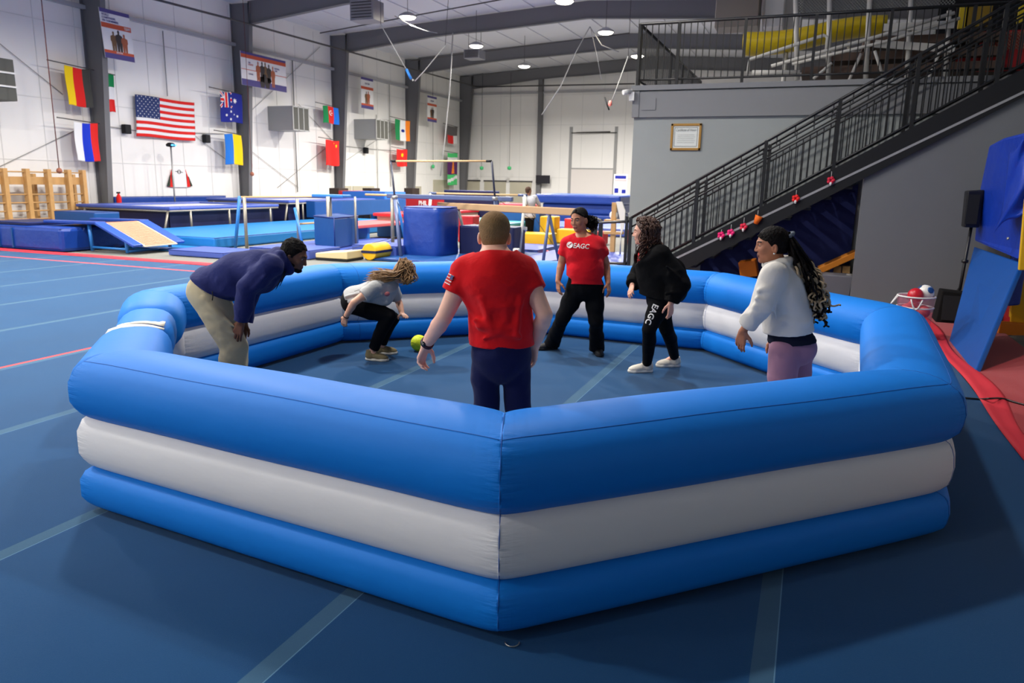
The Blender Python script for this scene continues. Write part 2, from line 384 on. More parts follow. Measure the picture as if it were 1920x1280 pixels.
def tier_mesh(tier):
    b = MB(); pr = prof_tier(tier); n = len(pr); rows = []; b.puck = []
    for si in range(7):
        k0, k1 = ORDER[si], ORDER[si+1]; P0, P1, t, nr = side_frames(k0, k1); Ls = (P1-P0).length
        def mit(ki):   # bisector direction scaled so that both sides meet
            j = ORDER.index(ki)
            prev = side_frames(ORDER[j-1], ki)[3] if j > 0 else (side_frames('LF', 'LN')[3])
            nxt = side_frames(ki, ORDER[j+1])[3] if j < 7 else (side_frames('LF', 'LN')[3])
            h = (prev+nxt).normalized(); return h/max(0.5, h.dot(nr))
        m0, m1 = mit(k0), mit(k1)
        ts = [0, .004, .010, .022, .045, .08, .14] + list(np.linspace(.2, .8, 13)) + [.86, .92, .955, .978, .99, .996, 1]
        for u in ts:
            e = min(u, 1-u)*Ls; puff = 1 - 0.045*math.exp(-e/0.035) - 0.02*math.exp(-e/0.25)
            base = P0.lerp(P1, u); row = []
            for q, (o, z) in enumerate(pr):
                # blend from mitred cross-section at the ends to the perpendicular one
                s = (m0*(1-u) + m1*u)
                zc = {'bottom': .140, 'middle': .415, 'top': .722}[tier]
                sag = 0.0022*math.sin(5*u*Ls+si*2+q*0.2) if 0.05 < u < .95 else 0
                wr = 0.004*math.sin(q*2.4+si)*math.exp(-e/0.05)
                row.append(base + s*(o*puff + wr) + Vector((0, 0, zc + (z-zc)*(puff) + (sag if tier == 'top' else sag*.3))))
            rows.append(row); b.puck += [math.exp(-e/.04)]*n
    vs = [p for r in rows for p in r]; fs = []
    for i in range(len(rows)-1):
        if rows[i] is None: continue
        for k in range(n): fs.append((i*n+k, i*n+(k+1) % n, (i+1)*n+(k+1) % n, (i+1)*n+k))
    b.add(vs, fs, 0, True)
    # domed closed ends beside the way in
    for row, tdir in ((rows[0], -side_frames('LN', 'N')[2]), (rows[-1], side_frames('F1', 'LF')[2])):
        c = sum(row, Vector())/n; rings = [row]; bulge = 0.30 if tdir is not None else 0.1
        if row is rows[0]: tdir = (side_frames('LF', 'LN')[2]*-1)
        else: tdir = side_frames('LF', 'LN')[2]
        ext = {'top': 0.12, 'middle': 0.10, 'bottom': 0.08}[tier]
        allr = [row] + [[c + (p-c)*math.cos(a)**0.7 + tdir*ext*math.sin(a) for p in row] for a in (0.4, 0.8, 1.15, 1.4)]
        vs = [p for r in allr for p in r]; fs = []
        for i in range(4):
            for k in range(n): fs.append((i*n+k, i*n+(k+1) % n, (i+1)*n+(k+1) % n, (i+1)*n+k))
        fs.append(tuple(4*n+k for k in range(n))); b.add(vs, fs, 0, True)
    return b, rows
pit = thing('inflatable_pit', PC, 'big eight-sided blue and white inflatable ball pit that the players stand inside', 'inflatable pit')
for tier, m in (('bottom', m_blue), ('middle', m_pwhite), ('top', m_blue)):
    b, rows = tier_mesh(tier); o = b.build(tier + '_tube', m, pit)
    at_ = o.data.attributes.new('pucker', 'FLOAT', 'POINT'); at_.data.foreach_set('value', b.puck + [0.0]*(len(o.data.vertices)-len(b.puck)))
# stitched seams: lengthwise along the top tube and around every corner of each tube
sb = MB(); _, rows = tier_mesh('top'); per = 26
for off in (4, ):
    pts = []
    for si in range(7):
        seg = rows[si*per:(si+1)*per]
        sb.tube([r[off]*1.0 for r in seg], 0.0018, 5)
for tier in ('bottom', 'middle', 'top'):
    _, rws = tier_mesh(tier)
    for si in range(1, 7): sb.tube([*rws[si*per], rws[si*per][0]], 0.0022, 4)
sb.build('seam', m_pseam, pit)
# the way in between LF and LN: loose end flaps of the tube closed with hook tape
A, B = corner('LF'), corner('LN'); tdir = (B-A).normalized(); ndir = Vector((tdir.y, -tdir.x, 0)); LE = (B-A).length
def pillow(name, u0, u1, zc, hw, hz, e0, e1, m, droop=0.0, w0=1.0, w1=1.0, sq=0.8):
    b = MB(); n = 24; rows = []; us = [0, .03, .08, .16, .28, .42, .58, .72, .84, .92, .97, 1]
    for u in us:
        s = max(e0 if u < .5 else e1, 0) ; ee = min(u, 1-u)
        rad = (1 - (1-(e0 if u < .5 else e1))*math.exp(-ee/0.07)) * (w0*(1-u)+w1*u)
        c = A + tdir*LE*(u0+(u1-u0)*u) + Vector((0, 0, zc - droop*u*u)); row = []
        for k in range(n):
            a = 2*math.pi*k/n; cc, ss = math.cos(a), math.sin(a)
            flat = 1.0 if (u > .02 and u < .98) else 0.85
            row.append(c + ndir*hw*rad*math.copysign(abs(cc)**sq, cc) + Vector((0, 0, hz*rad*flat*math.copysign(abs(ss)**sq, ss))))
        rows.append(row)
    vs = [p for r in rows for p in r]; fs = []
    for i in range(len(rows)-1):
        for k in range(n): fs.append((i*n+k, i*n+(k+1) % n, (i+1)*n+(k+1) % n, (i+1)*n+k))
    fs.append(tuple(range(n))); fs.append(tuple((len(rows)-1)*n+k for k in range(n)))
    return b.add(vs, fs, 0, True).build(name, m, pit)
pillow('end_flap', -0.03, 0.235, 0.69, 0.270, 0.225, 0.92, 0.55, m_blue, 0.03, 1.0, 0.93)
pillow('end_flap', 0.215, 0.50, 0.685, 0.215, 0.180, 0.60, 0.84, m_blue, 0.02, 1.0, 1.0)
pillow('end_flap', 0.60, 1.02, 0.705, 0.255, 0.20, 0.84, 1.0, m_blue, 0, .93, 1.0, .72)
pillow('end_flap', 0.22, 0.66, 0.34, 0.20, 0.17, 0.7, 0.8, m_blue)
for (u, w, zt0, hx) in ((0.470, 0.055, 0.842, .32), (0.612, 0.045, 0.879, .36)):
    b = MB()
    def _vel(a, c, u=u, w=w, zt0=zt0, hx=hx):
        x = (a-0.5)*hx; zt = zt0 - 1.1*x*x
        return A + tdir*LE*(u + w*(c-0.5)*(0.5+(a if u > .55 else 1-a))) + ndir*x + Vector((0, 0, zt))
    b.grid(_vel, 10, 2); b.build('hook_tape', m_velcro, pit, solid=0.004)
# anchor ring at the near corner
cn = corner('N'); dn = (cn-PC).normalized(); pc = cn + dn*0.215 + RH*0.06 - FH*0.03
rg = MB(); rg.tube([pc + RH*0.03*math.cos(a) - FH*0.036*math.sin(a)*0.9 + Vector((0, 0, .006)) for a in np.linspace(0, math.pi, 12)], 0.0028, 6); rg.build('anchor_ring', m_ringm, pit)
# ================================================================ BODIES: one continuous surface grown from blended limbs
class Body:
    def __init__(s): s.P = []
    def cap(s, a, b, r1, r2, k=0.02, fl=None, op='u'):
        """tapered limb from a to b; fl=(axis, factor) squeezes it along an axis"""
        s.P.append(('c', np.array(a, float), np.array(b, float), r1, r2, k, fl, op)); return s
    def ell(s, c, r, M=None, k=0.02, op='u'):
        s.P.append(('e', np.array(c, float), np.array(r, float), None if M is None else np.array(M, float), k, op)); return s
    def chain(s, pts, rs, k=0.02, fl=None):
        for i in range(len(pts)-1): s.cap(pts[i], pts[i+1], rs[i], rs[i+1], k, fl)
        return s
    def cut(s, p, n, k=0.006, box=None):
        """remove what lies on the +n side of the plane (inside box=(centre,radius) if given)"""
        s.P.append(('p', np.array(p, float), np.array(n, float)/np.linalg.norm(n), k, box)); return s
    def fold(s, amp, freq, d=(0.3, 0.2, 1.0), seed=0):
        s.P.append(('f', amp, freq, np.array(d, float), seed)); return s
    def bounds(s):
        lo = np.full(3, 1e9); hi = -lo
        for q in s.P:
            if q[0] == 'c' and q[7] == 'u':
                m = max(q[3], q[4]); 
                if q[6] is not None: m *= max(1, q[6][1])
                lo = np.minimum(lo, np.minimum(q[1], q[2])-m); hi = np.maximum(hi, np.maximum(q[1], q[2])+m)
            if q[0] == 'e' and q[5] == 'u':
                m = q[2].max(); lo = np.minimum(lo, q[1]-m); hi = np.maximum(hi, q[1]+m)
        return lo, hi
    def mesh(s, h):
        lo, hi = s.bounds(); lo = lo - 3*h; hi = hi + 3*h
        n = np.ceil((hi-lo)/h).astype(int)+1
        ax = [lo[i] + h*np.arange(n[i]) for i in range(3)]
        F = np.full(n, 0.15, np.float32)
        def sub(a, b):
            i0 = np.clip(np.floor((a-lo)/h).astype(int), 0, n-1); i1 = np.clip(np.ceil((b-lo)/h).astype(int)+1, 1, n)
            sl = tuple(slice(i0[i], i1[i]) for i in range(3))
            return sl, [ax[0][sl[0]][:, None, None].astype(np.float32), ax[1][sl[1]][None, :, None].astype(np.float32), ax[2][sl[2]][None, None, :].astype(np.float32)]
        for q in s.P:
            if q[0] in 'ce':
                if q[0] == 'c':
                    _, a, b, r1, r2, k, fl, op = q; m = max(r1, r2)*(max(1, fl[1]) if fl is not None else 1)
                    pad = m + k + 2.5*h; sl, X = sub(np.minimum(a, b)-pad, np.maximum(a, b)+pad)
                    mid = (a+b)/2; x, y, z = (X[i]-np.float32(mid[i]) for i in range(3)); A = a-mid; B = b-mid; sc = 1.0
                    if fl is not None:
                        w = np.array(fl[0], float); w /= np.linalg.norm(w); g = 1/fl[1]-1
                        dt = x*w[0]+y*w[1]+z*w[2]; x = x+dt*(g*w[0]); y = y+dt*(g*w[1]); z = z+dt*(g*w[2])
                        A = A+w*(A@w)*g; B = B+w*(B@w)*g; sc = min(1.0, fl[1])
                    d = B-A; L2 = max(d@d, 1e-12)
                    t = np.clip(((x-A[0])*d[0]+(y-A[1])*d[1]+(z-A[2])*d[2])/L2, 0, 1)
                    D = (np.sqrt((x-A[0]-t*d[0])**2+(y-A[1]-t*d[1])**2+(z-A[2]-t*d[2])**2) - (r1+(r2-r1)*t))*sc
                else:
                    _, c, r, M, k, op = q; pad = r.max()+k+2.5*h; sl, X = sub(c-pad, c+pad)
                    x, y, z = (X[i]-np.float32(c[i]) for i in range(3))
                    if M is not None: x, y, z = (M[0, i]*x+M[1, i]*y+M[2, i]*z for i in range(3))
                    k0 = np.sqrt((x/r[0])**2+(y/r[1])**2+(z/r[2])**2); k1 = np.sqrt((x/r[0]**2)**2+(y/r[1]**2)**2+(z/r[2]**2)**2)
                    D = k0*(k0-1)/np.maximum(k1, 1e-6)
                G = F[sl]
                if op == 'u': hh = np.maximum(k-np.abs(G-D), 0)/max(k, 1e-6); F[sl] = np.minimum(G, D)-hh*hh*k*0.25
                else: hh = np.maximum(k-np.abs(G+D), 0)/max(k, 1e-6); F[sl] = np.maximum(G, -D)+hh*hh*k*0.25
            elif q[0] == 'p':
                _, p, nn, k, box = q
                if box is None: sl = tuple(slice(0, n[i]) for i in range(3)); X = [ax[0][:, None, None], ax[1][None, :, None], ax[2][None, None, :]]
                else: sl, X = sub(np.array(box[0])-box[1], np.array(box[0])+box[1])
                D = (X[0]-p[0])*nn[0]+(X[1]-p[1])*nn[1]+(X[2]-p[2])*nn[2]; G = F[sl]
                if box is not None:
                    R2 = np.sqrt((X[0]-box[0][0])**2+(X[1]-box[0][1])**2+(X[2]-box[0][2])**2); D = np.where(R2 < box[1], D, -1.0)
                F[sl] = np.maximum(G, D)
            elif q[0] == 'f':
                _, amp, fr, d, seed = q; rs = np.random.RandomState(seed)
                X = [ax[0][:, None, None].astype(np.float32), ax[1][None, :, None].astype(np.float32), ax[2][None, None, :].astype(np.float32)]
                tot = 0
                for j in range(4):
                    v = (d/np.linalg.norm(d) + 0.55*rs.randn(3)); v = v/np.linalg.norm(v)*fr*(0.7+0.25*j); u = rs.randn(3)*fr*0.35
                    ph = (X[0]*v[0]+X[1]*v[1]+X[2]*v[2]+1.9*np.sin(X[0]*u[0]+X[1]*u[1]+X[2]*u[2]+j)+rs.rand()*6)*.5; tot = tot + (1.6*np.abs(np.sin(ph))-1.0)*(.6+.6*np.sin(X[0]*u[1]+X[1]*u[2]+X[2]*u[0]+2*j))
                F += (amp*1.0*tot).astype(np.float32)
        return surface_nets(F, lo, h)

def surface_nets(F, lo, h):
    ng = F < 0
    c = ng[:-1, :-1, :-1].astype(np.int8)
    cnt = np.zeros(tuple(k-1 for k in F.shape), np.int8)
    for i in (0, 1):
        for j in (0, 1):
            for k in (0, 1): cnt += ng[i:i+cnt.shape[0], j:j+cnt.shape[1], k:k+cnt.shape[2]]
    act = (cnt > 0) & (cnt < 8); I = np.argwhere(act); idx = np.full(cnt.shape, -1, np.int32); idx[act] = np.arange(len(I))
    acc = np.zeros((len(I), 3)); num = np.zeros(len(I))
    V = {}
    for o in [(i, j, k) for i in (0, 1) for j in (0, 1) for k in (0, 1)]:
        V[o] = F[I[:, 0]+o[0], I[:, 1]+o[1], I[:, 2]+o[2]].astype(float)
    for o in V:
        for a in range(3):
            if o[a] == 1: continue
            p = list(o); p[a] = 1; p = tuple(p); f0, f1 = V[o], V[p]; cr = (f0 < 0) != (f1 < 0)
            t = np.where(cr, f0/np.where(cr, f0-f1, 1), 0); pos = np.tile(np.array(o, float), (len(I), 1)); pos[:, a] = t
            acc[cr] += pos[cr]; num[cr] += 1
    vs = lo + h*(I + acc/np.maximum(num, 1)[:, None])
    quads = []
    for a in range(3):
        sl0 = [slice(None)]*3; sl1 = [slice(None)]*3; sl0[a] = slice(0, -1); sl1[a] = slice(1, None)
        A = ng[tuple(sl0)]; B = ng[tuple(sl1)]; E = np.argwhere(A != B)
        b, c2 = [(1, 2), (2, 0), (0, 1)][a]
        ok = np.all((E[:, [b, c2]] > 0), axis=1) & (E[:, b] < cnt.shape[b]) & (E[:, c2] < cnt.shape[c2]); E = E[ok]
        if len(E) == 0: continue
        def at_(db, dc):
            q = E.copy(); q[:, b] -= db; q[:, c2] -= dc; return idx[q[:, 0], q[:, 1], q[:, 2]]
        Q = np.stack([at_(1, 1), at_(0, 1), at_(0, 0), at_(1, 0)], 1); inside = A[E[:, 0], E[:, 1], E[:, 2]]
        Q[~inside] = Q[~inside][:, ::-1]; quads.append(Q)
    Q = np.concatenate(quads); return vs, Q[(Q >= 0).all(1)]

def relax(v, q, it=1, lam=0.5):
    for _ in range(it):
        acc = np.zeros_like(v); num = np.zeros(len(v))
        for i in range(4):
            a, b = q[:, i], q[:, (i+1) % 4]
            np.add.at(acc, a, v[b]); np.add.at(num, a, 1); np.add.at(acc, b, v[a]); np.add.at(num, b, 1)
        v = v + lam*(acc/np.maximum(num, 1)[:, None]-v)
    return v

def mesh_obj(name, v, q, mats, parent=None, mi=None, loc=None, **kw):
    if not isinstance(mats, (list, tuple)): mats = [mats]
    org = np.array(parent['_o']) if parent is not None else np.array(loc)
    me = bpy.data.meshes.new(name); vv = (v-org).astype(np.float32)
    me.vertices.add(len(vv)); me.vertices.foreach_set('co', vv.ravel())
    me.loops.add(len(q)*4); me.loops.foreach_set('vertex_index', q.astype(np.int32).ravel())
    me.polygons.add(len(q)); me.polygons.foreach_set('loop_start', np.arange(0, len(q)*4, 4, dtype=np.int32))
    for m in mats: me.materials.append(m)
    if mi is not None: me.polygons.foreach_set('material_index', mi.astype(np.int32))
    me.polygons.foreach_set('use_smooth', np.ones(len(q), bool)); me.update(calc_edges=True); me.validate()
    o = bpy.data.objects.new(name, me); COL.objects.link(o); o['_o'] = tuple(org)
    if parent is not None: o.parent = parent
    else: o.location = tuple(org)
    return tag(o, **kw)

A_ = lambda v: np.array(v, float)
def unit(v): v = A_(v); return v/np.linalg.norm(v)
def frame(f, t):
    """columns: right, forward, up"""
    f = unit(f); t = A_(t); t = unit(t - f*(t@f)); return np.stack([np.cross(f, t), f, t], 1)
def hand(B, wrist, d, n, thumb, curl=0.5, s=1.0, spread=0.05, tcurl=0.5):
    """palm, five unequal jointed fingers; d towards the knuckles, n out of the palm, thumb = the way the thumb side faces"""
    w = A_(wrist); d = unit(d); n = A_(n); n = unit(n - d*(n@d)); b = np.cross(d, n)
    if np.dot(b, A_(thumb)) < 0: b = -b
    offs = (0.030, 0.0105, -0.0095, -0.0285); lens = (0.073, 0.081, 0.075, 0.059); base = (0.089, 0.092, 0.087, 0.079)
    for o, L, kb in zip(offs, lens, base):
        K = w + (d*kb + b*o - n*0.002)*s
        B.cap(w + (d*0.012 + b*o*0.55)*s, K, 0.0150*s, 0.0118*s, 0.010, (n, 0.95))
        a = 0.25*curl; p = K; dd = d + b*o*spread*20; dd = unit(dd)
        for seg, (fr, r0, r1) in enumerate(((0.44, .0094, .0085), (0.31, .0085, .0076), (0.25, .0076, .0062))):
            v = dd*math.cos(a) + n*math.sin(a); e = p + v*L*fr*s
            B.cap(p, e, r0*s, r1*s, 0.004); p = e; a += curl*(0.75 if seg == 0 else 0.5)*(1+0.12*(1-o*20))
    t0 = w + (d*0.024 + b*0.020 + n*0.006)*s; v = unit(d*0.62 + b*0.72 + n*0.34); t1 = t0 + v*0.045*s
    B.cap(w + (d*0.01 + b*0.012)*s, t1, 0.0155*s, 0.0125*s, 0.012)
    v2 = unit(d*(0.85) + b*(0.45-0.3*tcurl) + n*(0.3+0.3*tcurl)); t2 = t1 + v2*0.034*s; B.cap(t1, t2, 0.0115*s, 0.0098*s, 0.005)
    v3 = unit(d*(0.95) + b*(0.2-0.4*tcurl) + n*(0.3+0.3*tcurl)); B.cap(t2, t2 + v3*0.026*s, 0.0098*s, 0.0072*s, 0.005)
def head(B, c, f, t, s=1.0, fem=False, nose=1.0):
    """skull, jaw, brow, nose, lips, ears round the head centre c"""
    M = frame(f, t); P = lambda x, y, z: A_(c) + M @ (np.array([x, y, z])*s)
    B.ell(P(0, -0.014, 0.030), A_((0.0745, 0.094, 0.084))*s, M, 0.02)
    B.ell(P(0, 0.020, -0.022), A_((0.0600, 0.070, 0.090))*s, M, 0.03)
    B.ell(P(0, 0.034, -0.074), A_((0.0475 if fem else .0515, 0.048, 0.040))*s, M, 0.025)
    B.ell(P(0, 0.072, -0.098), A_((0.020, 0.016, 0.015))*s, M, 0.018)
    for x in (-1, 1):
        B.ell(P(x*0.034, 0.062, -0.022), A_((0.026, 0.022, 0.024))*s, M, 0.02)      # cheek
        B.cap(P(x*0.012, 0.084, 0.030), P(x*0.046, 0.068, 0.028), (0.006 if fem else 0.010)*s, (0.005 if fem else 0.008)*s, 0.014)  # brow ridge
        B.ell(P(x*0.032, 0.088, 0.008), A_((0.017, 0.012, 0.010))*s, M, 0.010, 'd')     # eye socket
        B.ell(P(x*0.032, 0.0735, 0.008), A_((0.0125, 0.0125, 0.0125))*s, M, 0.003)      # eyeball
        B.ell(P(x*0.077, -0.006, -0.018), A_((0.011, 0.020, 0.033))*s, M @ np.array(Matrix.Rotation(x*0.35, 3, 'Z')), 0.006)  # ear
        B.ell(P(x*0.085, 0.000, -0.014), A_((0.006, 0.010, 0.017))*s, M, 0.004, 'd')
    B.cap(P(0, 0.086, 0.018), P(0, 0.104*nose, -0.024), (0.0062 if fem else 0.0075)*s, (0.0092 if fem else 0.0115)*s, 0.012)
    for x in (-1, 1): B.ell(P(x*0.011, 0.094, -0.027), A_((0.008, 0.010, 0.007))*s, M, 0.006)
    B.cap(P(-0.016, 0.085, -0.055), P(0.016, 0.085, -0.055), 0.0072*s, 0.0072*s, 0.008)
    B.cap(P(-0.014, 0.084, -0.066), P(0.014, 0.084, -0.066), 0.0082*s, 0.0082*s, 0.008)
    return P, M
def face_mats(vc, c, f, t, s=1.0):
    """material slots by place on the head: 0 skin, 1 eye white, 2 iris, 3 lips, 4 brow"""
    M = frame(f, t); L = (vc-A_(c)) @ M / s; mi = np.zeros(len(vc), int)
    for x in (-1, 1):
        e = np.linalg.norm((L-np.array([x*0.032, 0.0735, 0.008]))/np.array([.0150, .0155, .0072]), axis=1)
        mi[(e < 1) & (L[:, 1] > 0.078)] = 1
        e = np.linalg.norm((L-np.array([x*0.032, 0.0855, 0.008]))[:, [0, 2]], axis=1); mi[(e < 0.0062) & (mi == 1)] = 2
        br = (np.abs(L[:, 0]*x-0.031) < 0.020) & (np.abs(L[:, 2]-0.029-0.004*np.cos((L[:, 0]*x-.031)/.012)) < 0.0042) & (L[:, 1] > 0.06); mi[br] = 4
    lip = (np.abs(L[:, 0]) < 0.024*np.sqrt(np.maximum(0, 1-((L[:, 2]+0.061)/0.014)**2))) & (L[:, 1] > 0.082); mi[lip] = 3
    return mi
def tube_strands(curves, n=5):
    """many tapered strands into one list of verts and quads: curves = [(points, radius function or value)]"""
    vs = []; qs = []; o = 0
    for pts, r in curves:
        p = np.array(pts, float); m = len(p); T = np.gradient(p, axis=0); T /= np.maximum(np.linalg.norm(T, axis=1), 1e-9)[:, None]
        ref = np.array([0.3, 0.5, 0.81]); U = np.cross(T, ref); U /= np.maximum(np.linalg.norm(U, axis=1), 1e-9)[:, None]; Wv = np.cross(T, U)
        R = (r if hasattr(r, '__len__') else r*np.sqrt(np.maximum(0.03, 1-np.linspace(0, 1, m)**3)))
        R = np.array(R)[:, None, None]; a = 2*np.pi*np.arange(n)/n
        ring = p[:, None, :] + R*(U[:, None, :]*np.cos(a)[None, :, None] + Wv[:, None, :]*np.sin(a)[None, :, None])
        vs.append(ring.reshape(-1, 3)); i = np.arange(m-1)[:, None]*n; k = np.arange(n)[None, :]; k2 = (k+1) % n
        qs.append(np.stack([o+i+k, o+i+k2, o+i+n+k2, o+i+n+k], -1).reshape(-1, 4)); o += m*n
    return np.concatenate(vs), np.concatenate(qs)
def spline(pts, n=16):
    p = np.array(pts, float); m = len(p); t = np.linspace(0, m-1, n); out = []
    for u in t:
        i = min(int(u), m-2); f = u-i; p0 = p[max(i-1, 0)]; p1 = p[i]; p2 = p[i+1]; p3 = p[min(i+2, m-1)]
        out.append(0.5*((2*p1)+(-p0+p2)*f+(2*p0-5*p1+4*p2-p3)*f*f+(-p0+3*p1-3*p2+p3)*f**3))
    return np.array(out)
def shoe(name, ankle, toe_dir, m_up, m_sole, m_lace, parent, L=0.275, ground=None, tilt=0.0):
    """sneaker: upper, sole, laces; toe_dir horizontal, ankle joint position"""
    a = A_(ankle); f = unit([toe_dir[0], toe_dir[1], 0]); u = np.array([0, 0, 1.0])
    if tilt: f, u = f*math.cos(tilt)-u*math.sin(tilt), u*math.cos(tilt)+f*math.sin(tilt)
    r = np.cross(f, u); g = ground if ground is not None else 0.0
    base = np.array([a[0], a[1], g]) - f*0.055; M = np.stack([r, f, u], 1); P = lambda x, y, z: base + M @ np.array([x, y, z])
    B = Body(); k = L/0.275
    B.ell(P(0, .04*k, .055), (.036, .052, .052), M, .02); B.ell(P(0, .13*k, .045), (.045, .085, .040), M, .03); B.ell(P(0, .20*k, .035), (.044, .060, .033), M, .03)
    B.cap(P(0, .045*k, .05), P(0, .045*k, .105), .044, .041, .02, (f, 1.15)); B.cap(P(0, .08*k, .085), P(0, .15*k, .062), .022, .018, .02)
    B.cut(P(0, 0, .022), -u); B.cut(P(0, .045, .115), u)
    v, q = B.mesh(.006); up = mesh_obj(name, relax(v, q, 1), q, m_up, parent)
    up['_o'] = tuple(parent['_o'])
    S2 = Body(); S2.chain([P(0, .02*k, .016), P(0, .10*k, .015), P(0, .20*k, .016), P(0, .235*k, .022)], [.037, .040, .046, .034], .02, (u, 1.0))
    S2.cut(P(0, 0, 0.001), -u); S2.cut(P(0, 0, .030), u)
    v, q = S2.mesh(.006); mesh_obj('sole', relax(v, q, 1), q, m_sole, up)
    cs = []
    for i in range(4):
        y = .085+.018*i; z = .104-.011*i
        cs.append((spline([P(-.030, y, z-.02), P(-.012, y+.004, z-.002), P(.012, y+.006, z-.002), P(.030, y, z-.02)], 8), .0032))
    cs.append((spline([P(0, .08, .105), P(-.02, .085, .118), P(-.035, .09, .10), P(-.045, .10, .085)], 8), .0028)); cs.append((spline([P(0, .08, .105), P(.02, .09, .118), P(.036, .10, .095)], 8), .0028))
    v, q = tube_strands(cs, 5); mesh_obj('laces', v, q, m_lace, up)
    return up
# ================================================================ PEOPLE
def J(x, y, D): return np.array(at(x, y, D))
def gD(x, y): p = onZ(x, y); return p.dot(FH)
fh, rh, zz = np.array(FH), np.array(RH), np.array([0, 0, 1.0])
m_lace = mat('shoe_lace', (225, 222, 214), .8, .2); m_eyew = mat('eye_white', (150, 142, 136), .35, .4); m_iris = mat('eye_iris', (40, 26, 18), .15, .6)
def skin(name, rgb): return mat(name, rgb, 0.52, 0.35, bump=(45, 0.08, 3), var=0.04, vscale=9)
def lips(name, rgb): return mat(name, rgb, 0.45, 0.4)
def cloth(name, rgb, s=9, st=0.5): return mat(name, rgb, 0.9, 0.12, bump=(s, st*1.5, 4), sheen=0.1 if sum(rgb) > 90 else 0.0, var=0.05, vscale=5)

def torso(B, P, e=0.0, w=1.0, chest=(.150, .108), waist=(.128, .098), hips=(.158, .115), bust=0.0, belly=0.0):
    """P: pel, chest, neck, front; w widens everything"""
    pel, ch, nk = P['pel'], P['chest'], P['neck']; f = unit(P['front']); up = unit(ch-pel); M = frame(f, up)
    mid = P.get('mid', (pel*0.5+ch*0.5))
    fl = lambda r: (M[:, 1], r[1]/r[0])
    B.ell(pel, A_((hips[0]*w+e, hips[1]*w+e, .13+e)), M, .06)
    B.cap(pel+up*.02, mid, waist[0]*w*1.05+e, waist[0]*w+e, .06, fl(waist))
    B.cap(mid, ch, waist[0]*w+e, chest[0]*w*.92+e, .06, fl(waist))
    M2 = frame(f, unit(nk-mid)); L = np.linalg.norm(ch-nk)
    B.ell(ch, A_((chest[0]*w+e, chest[1]*w+e, .19+e*.5)), M2, .06)
    if bust:
        for x in (-1, 1): B.ell(ch + M2 @ A_((x*.068, chest[1]*.80, -.015)), A_((.072, .055, .07))*bust + e*.5, M2, .05)
    if belly: B.ell(mid + M[:, 1]*.045 - up*.02, A_((.12, .085, .12))*belly + e, M, .06)
    for sh in (P['sh1'], P['sh2']):
        sh = A_(sh); B.cap(ch*0.45+nk*0.55, sh, .060+e, .050+e*.8, .03)
        B.cap(nk*.8+ch*.2, sh*.72+nk*.28, .046+e*.6, .044+e*.6, .03)
        lat = ch*0.55+sh*.45 - up*.06; B.ell(lat, A_((.07, .075, .10))*w + e, M2, .06)
def arm(B, P, i, e=0.0, to=2.0, r=(.053, .047, .040, .043, .029), k=.03):
    s, el, wr = P['sh%d' % i], P['el%d' % i], P['wr%d' % i]
    q = .006
    B.cap(s, s*.55+el*.45, r[0]+e, r[1]+e, k); B.cap(s*.55+el*.45, el, r[1]+e, r[2]+e, q)
    if to > 1:
        B.cap(el, el*.72+wr*.28, r[2]+e, r[3]+e, q); B.cap(el*.72+wr*.28, el*.25+wr*.75, r[3]+e, (r[3]+r[4]*2)/3+e, q); B.cap(el*.25+wr*.75, wr, (r[3]+r[4]*2)/3+e, r[4]+e, q)
def leg(B, P, i, e=0.0, r=(.088, .072, .054, .056, .036), k=.04, eb=None):
    h, kn, an = P['hip%d' % i], P['kn%d' % i], P['an%d' % i]; eb = e if eb is None else eb
    B.cap(h, h*.5+kn*.5, r[0]+e, r[1]+e, k); B.cap(h*.5+kn*.5, kn, r[1]+e, r[2]+e, .008)
    back = -unit(np.cross(np.cross(kn-h, an-kn), an-kn)) if np.linalg.norm(np.cross(kn-h, an-kn)) > 1e-3 else -unit(P['front'])
    calf = kn*.68+an*.32 - unit(P['front'])*0.012
    B.cap(kn, calf, r[2]+e, r[3]+(e+eb)/2, .008); B.cap(calf, an, r[3]+(e+eb)/2, r[4]+eb, .008)
def neckp(B, P, r=.052, e=0.0):
    c, f, t = P['head']; t = unit(t); base = c - t*.045 - unit(f)*.018
    B.cap(P['neck'] - unit(P['neck']-P['chest'])*.03, base, r*1.12+e, r+e, .03)
def body_person(name, P, mats, h=.005, heads=1.0, fem=False, nose=1.0, neckr=.052, loc=None, armr=(.050, .044, .036, .041, .027), legr=(.072, .062, .045, .047, .033), torso_kw={}, hands=None, **kw):
    B = Body(); torso(B, P, -.006, **dict(dict(hips=(.135, .105)), **torso_kw))
    for i in (1, 2):
        arm(B, P, i, 0, r=armr); leg(B, P, i, 0, r=legr)
        an = P['an%d' % i]; td = unit(P['toe%d' % i]); B.cap(an, an + td*.10 - zz*min(.05, max(0, an[2]-.03)), .034, .026, .02)
    neckp(B, P, neckr); c, f, t = P['head']; head(B, c, f, t, heads, fem, nose)
    for i in (1, 2):
        H = P.get('hand%d' % i)
        if H: hand(B, P['wr%d' % i], *H)
    v, q = B.mesh(h); v = relax(v, q, 1, .35)
    mi = face_mats(v[q].mean(1), c, f, t, heads)
    o = mesh_obj(name, v, q, mats, None, mi, loc=loc, **kw); return o
def garment(name, B, h, m, parent, it=1, mi=None):
    v, q = B.mesh(h); v = relax(v, q, it, .4); o = mesh_obj(name, v, q, m, parent); return o
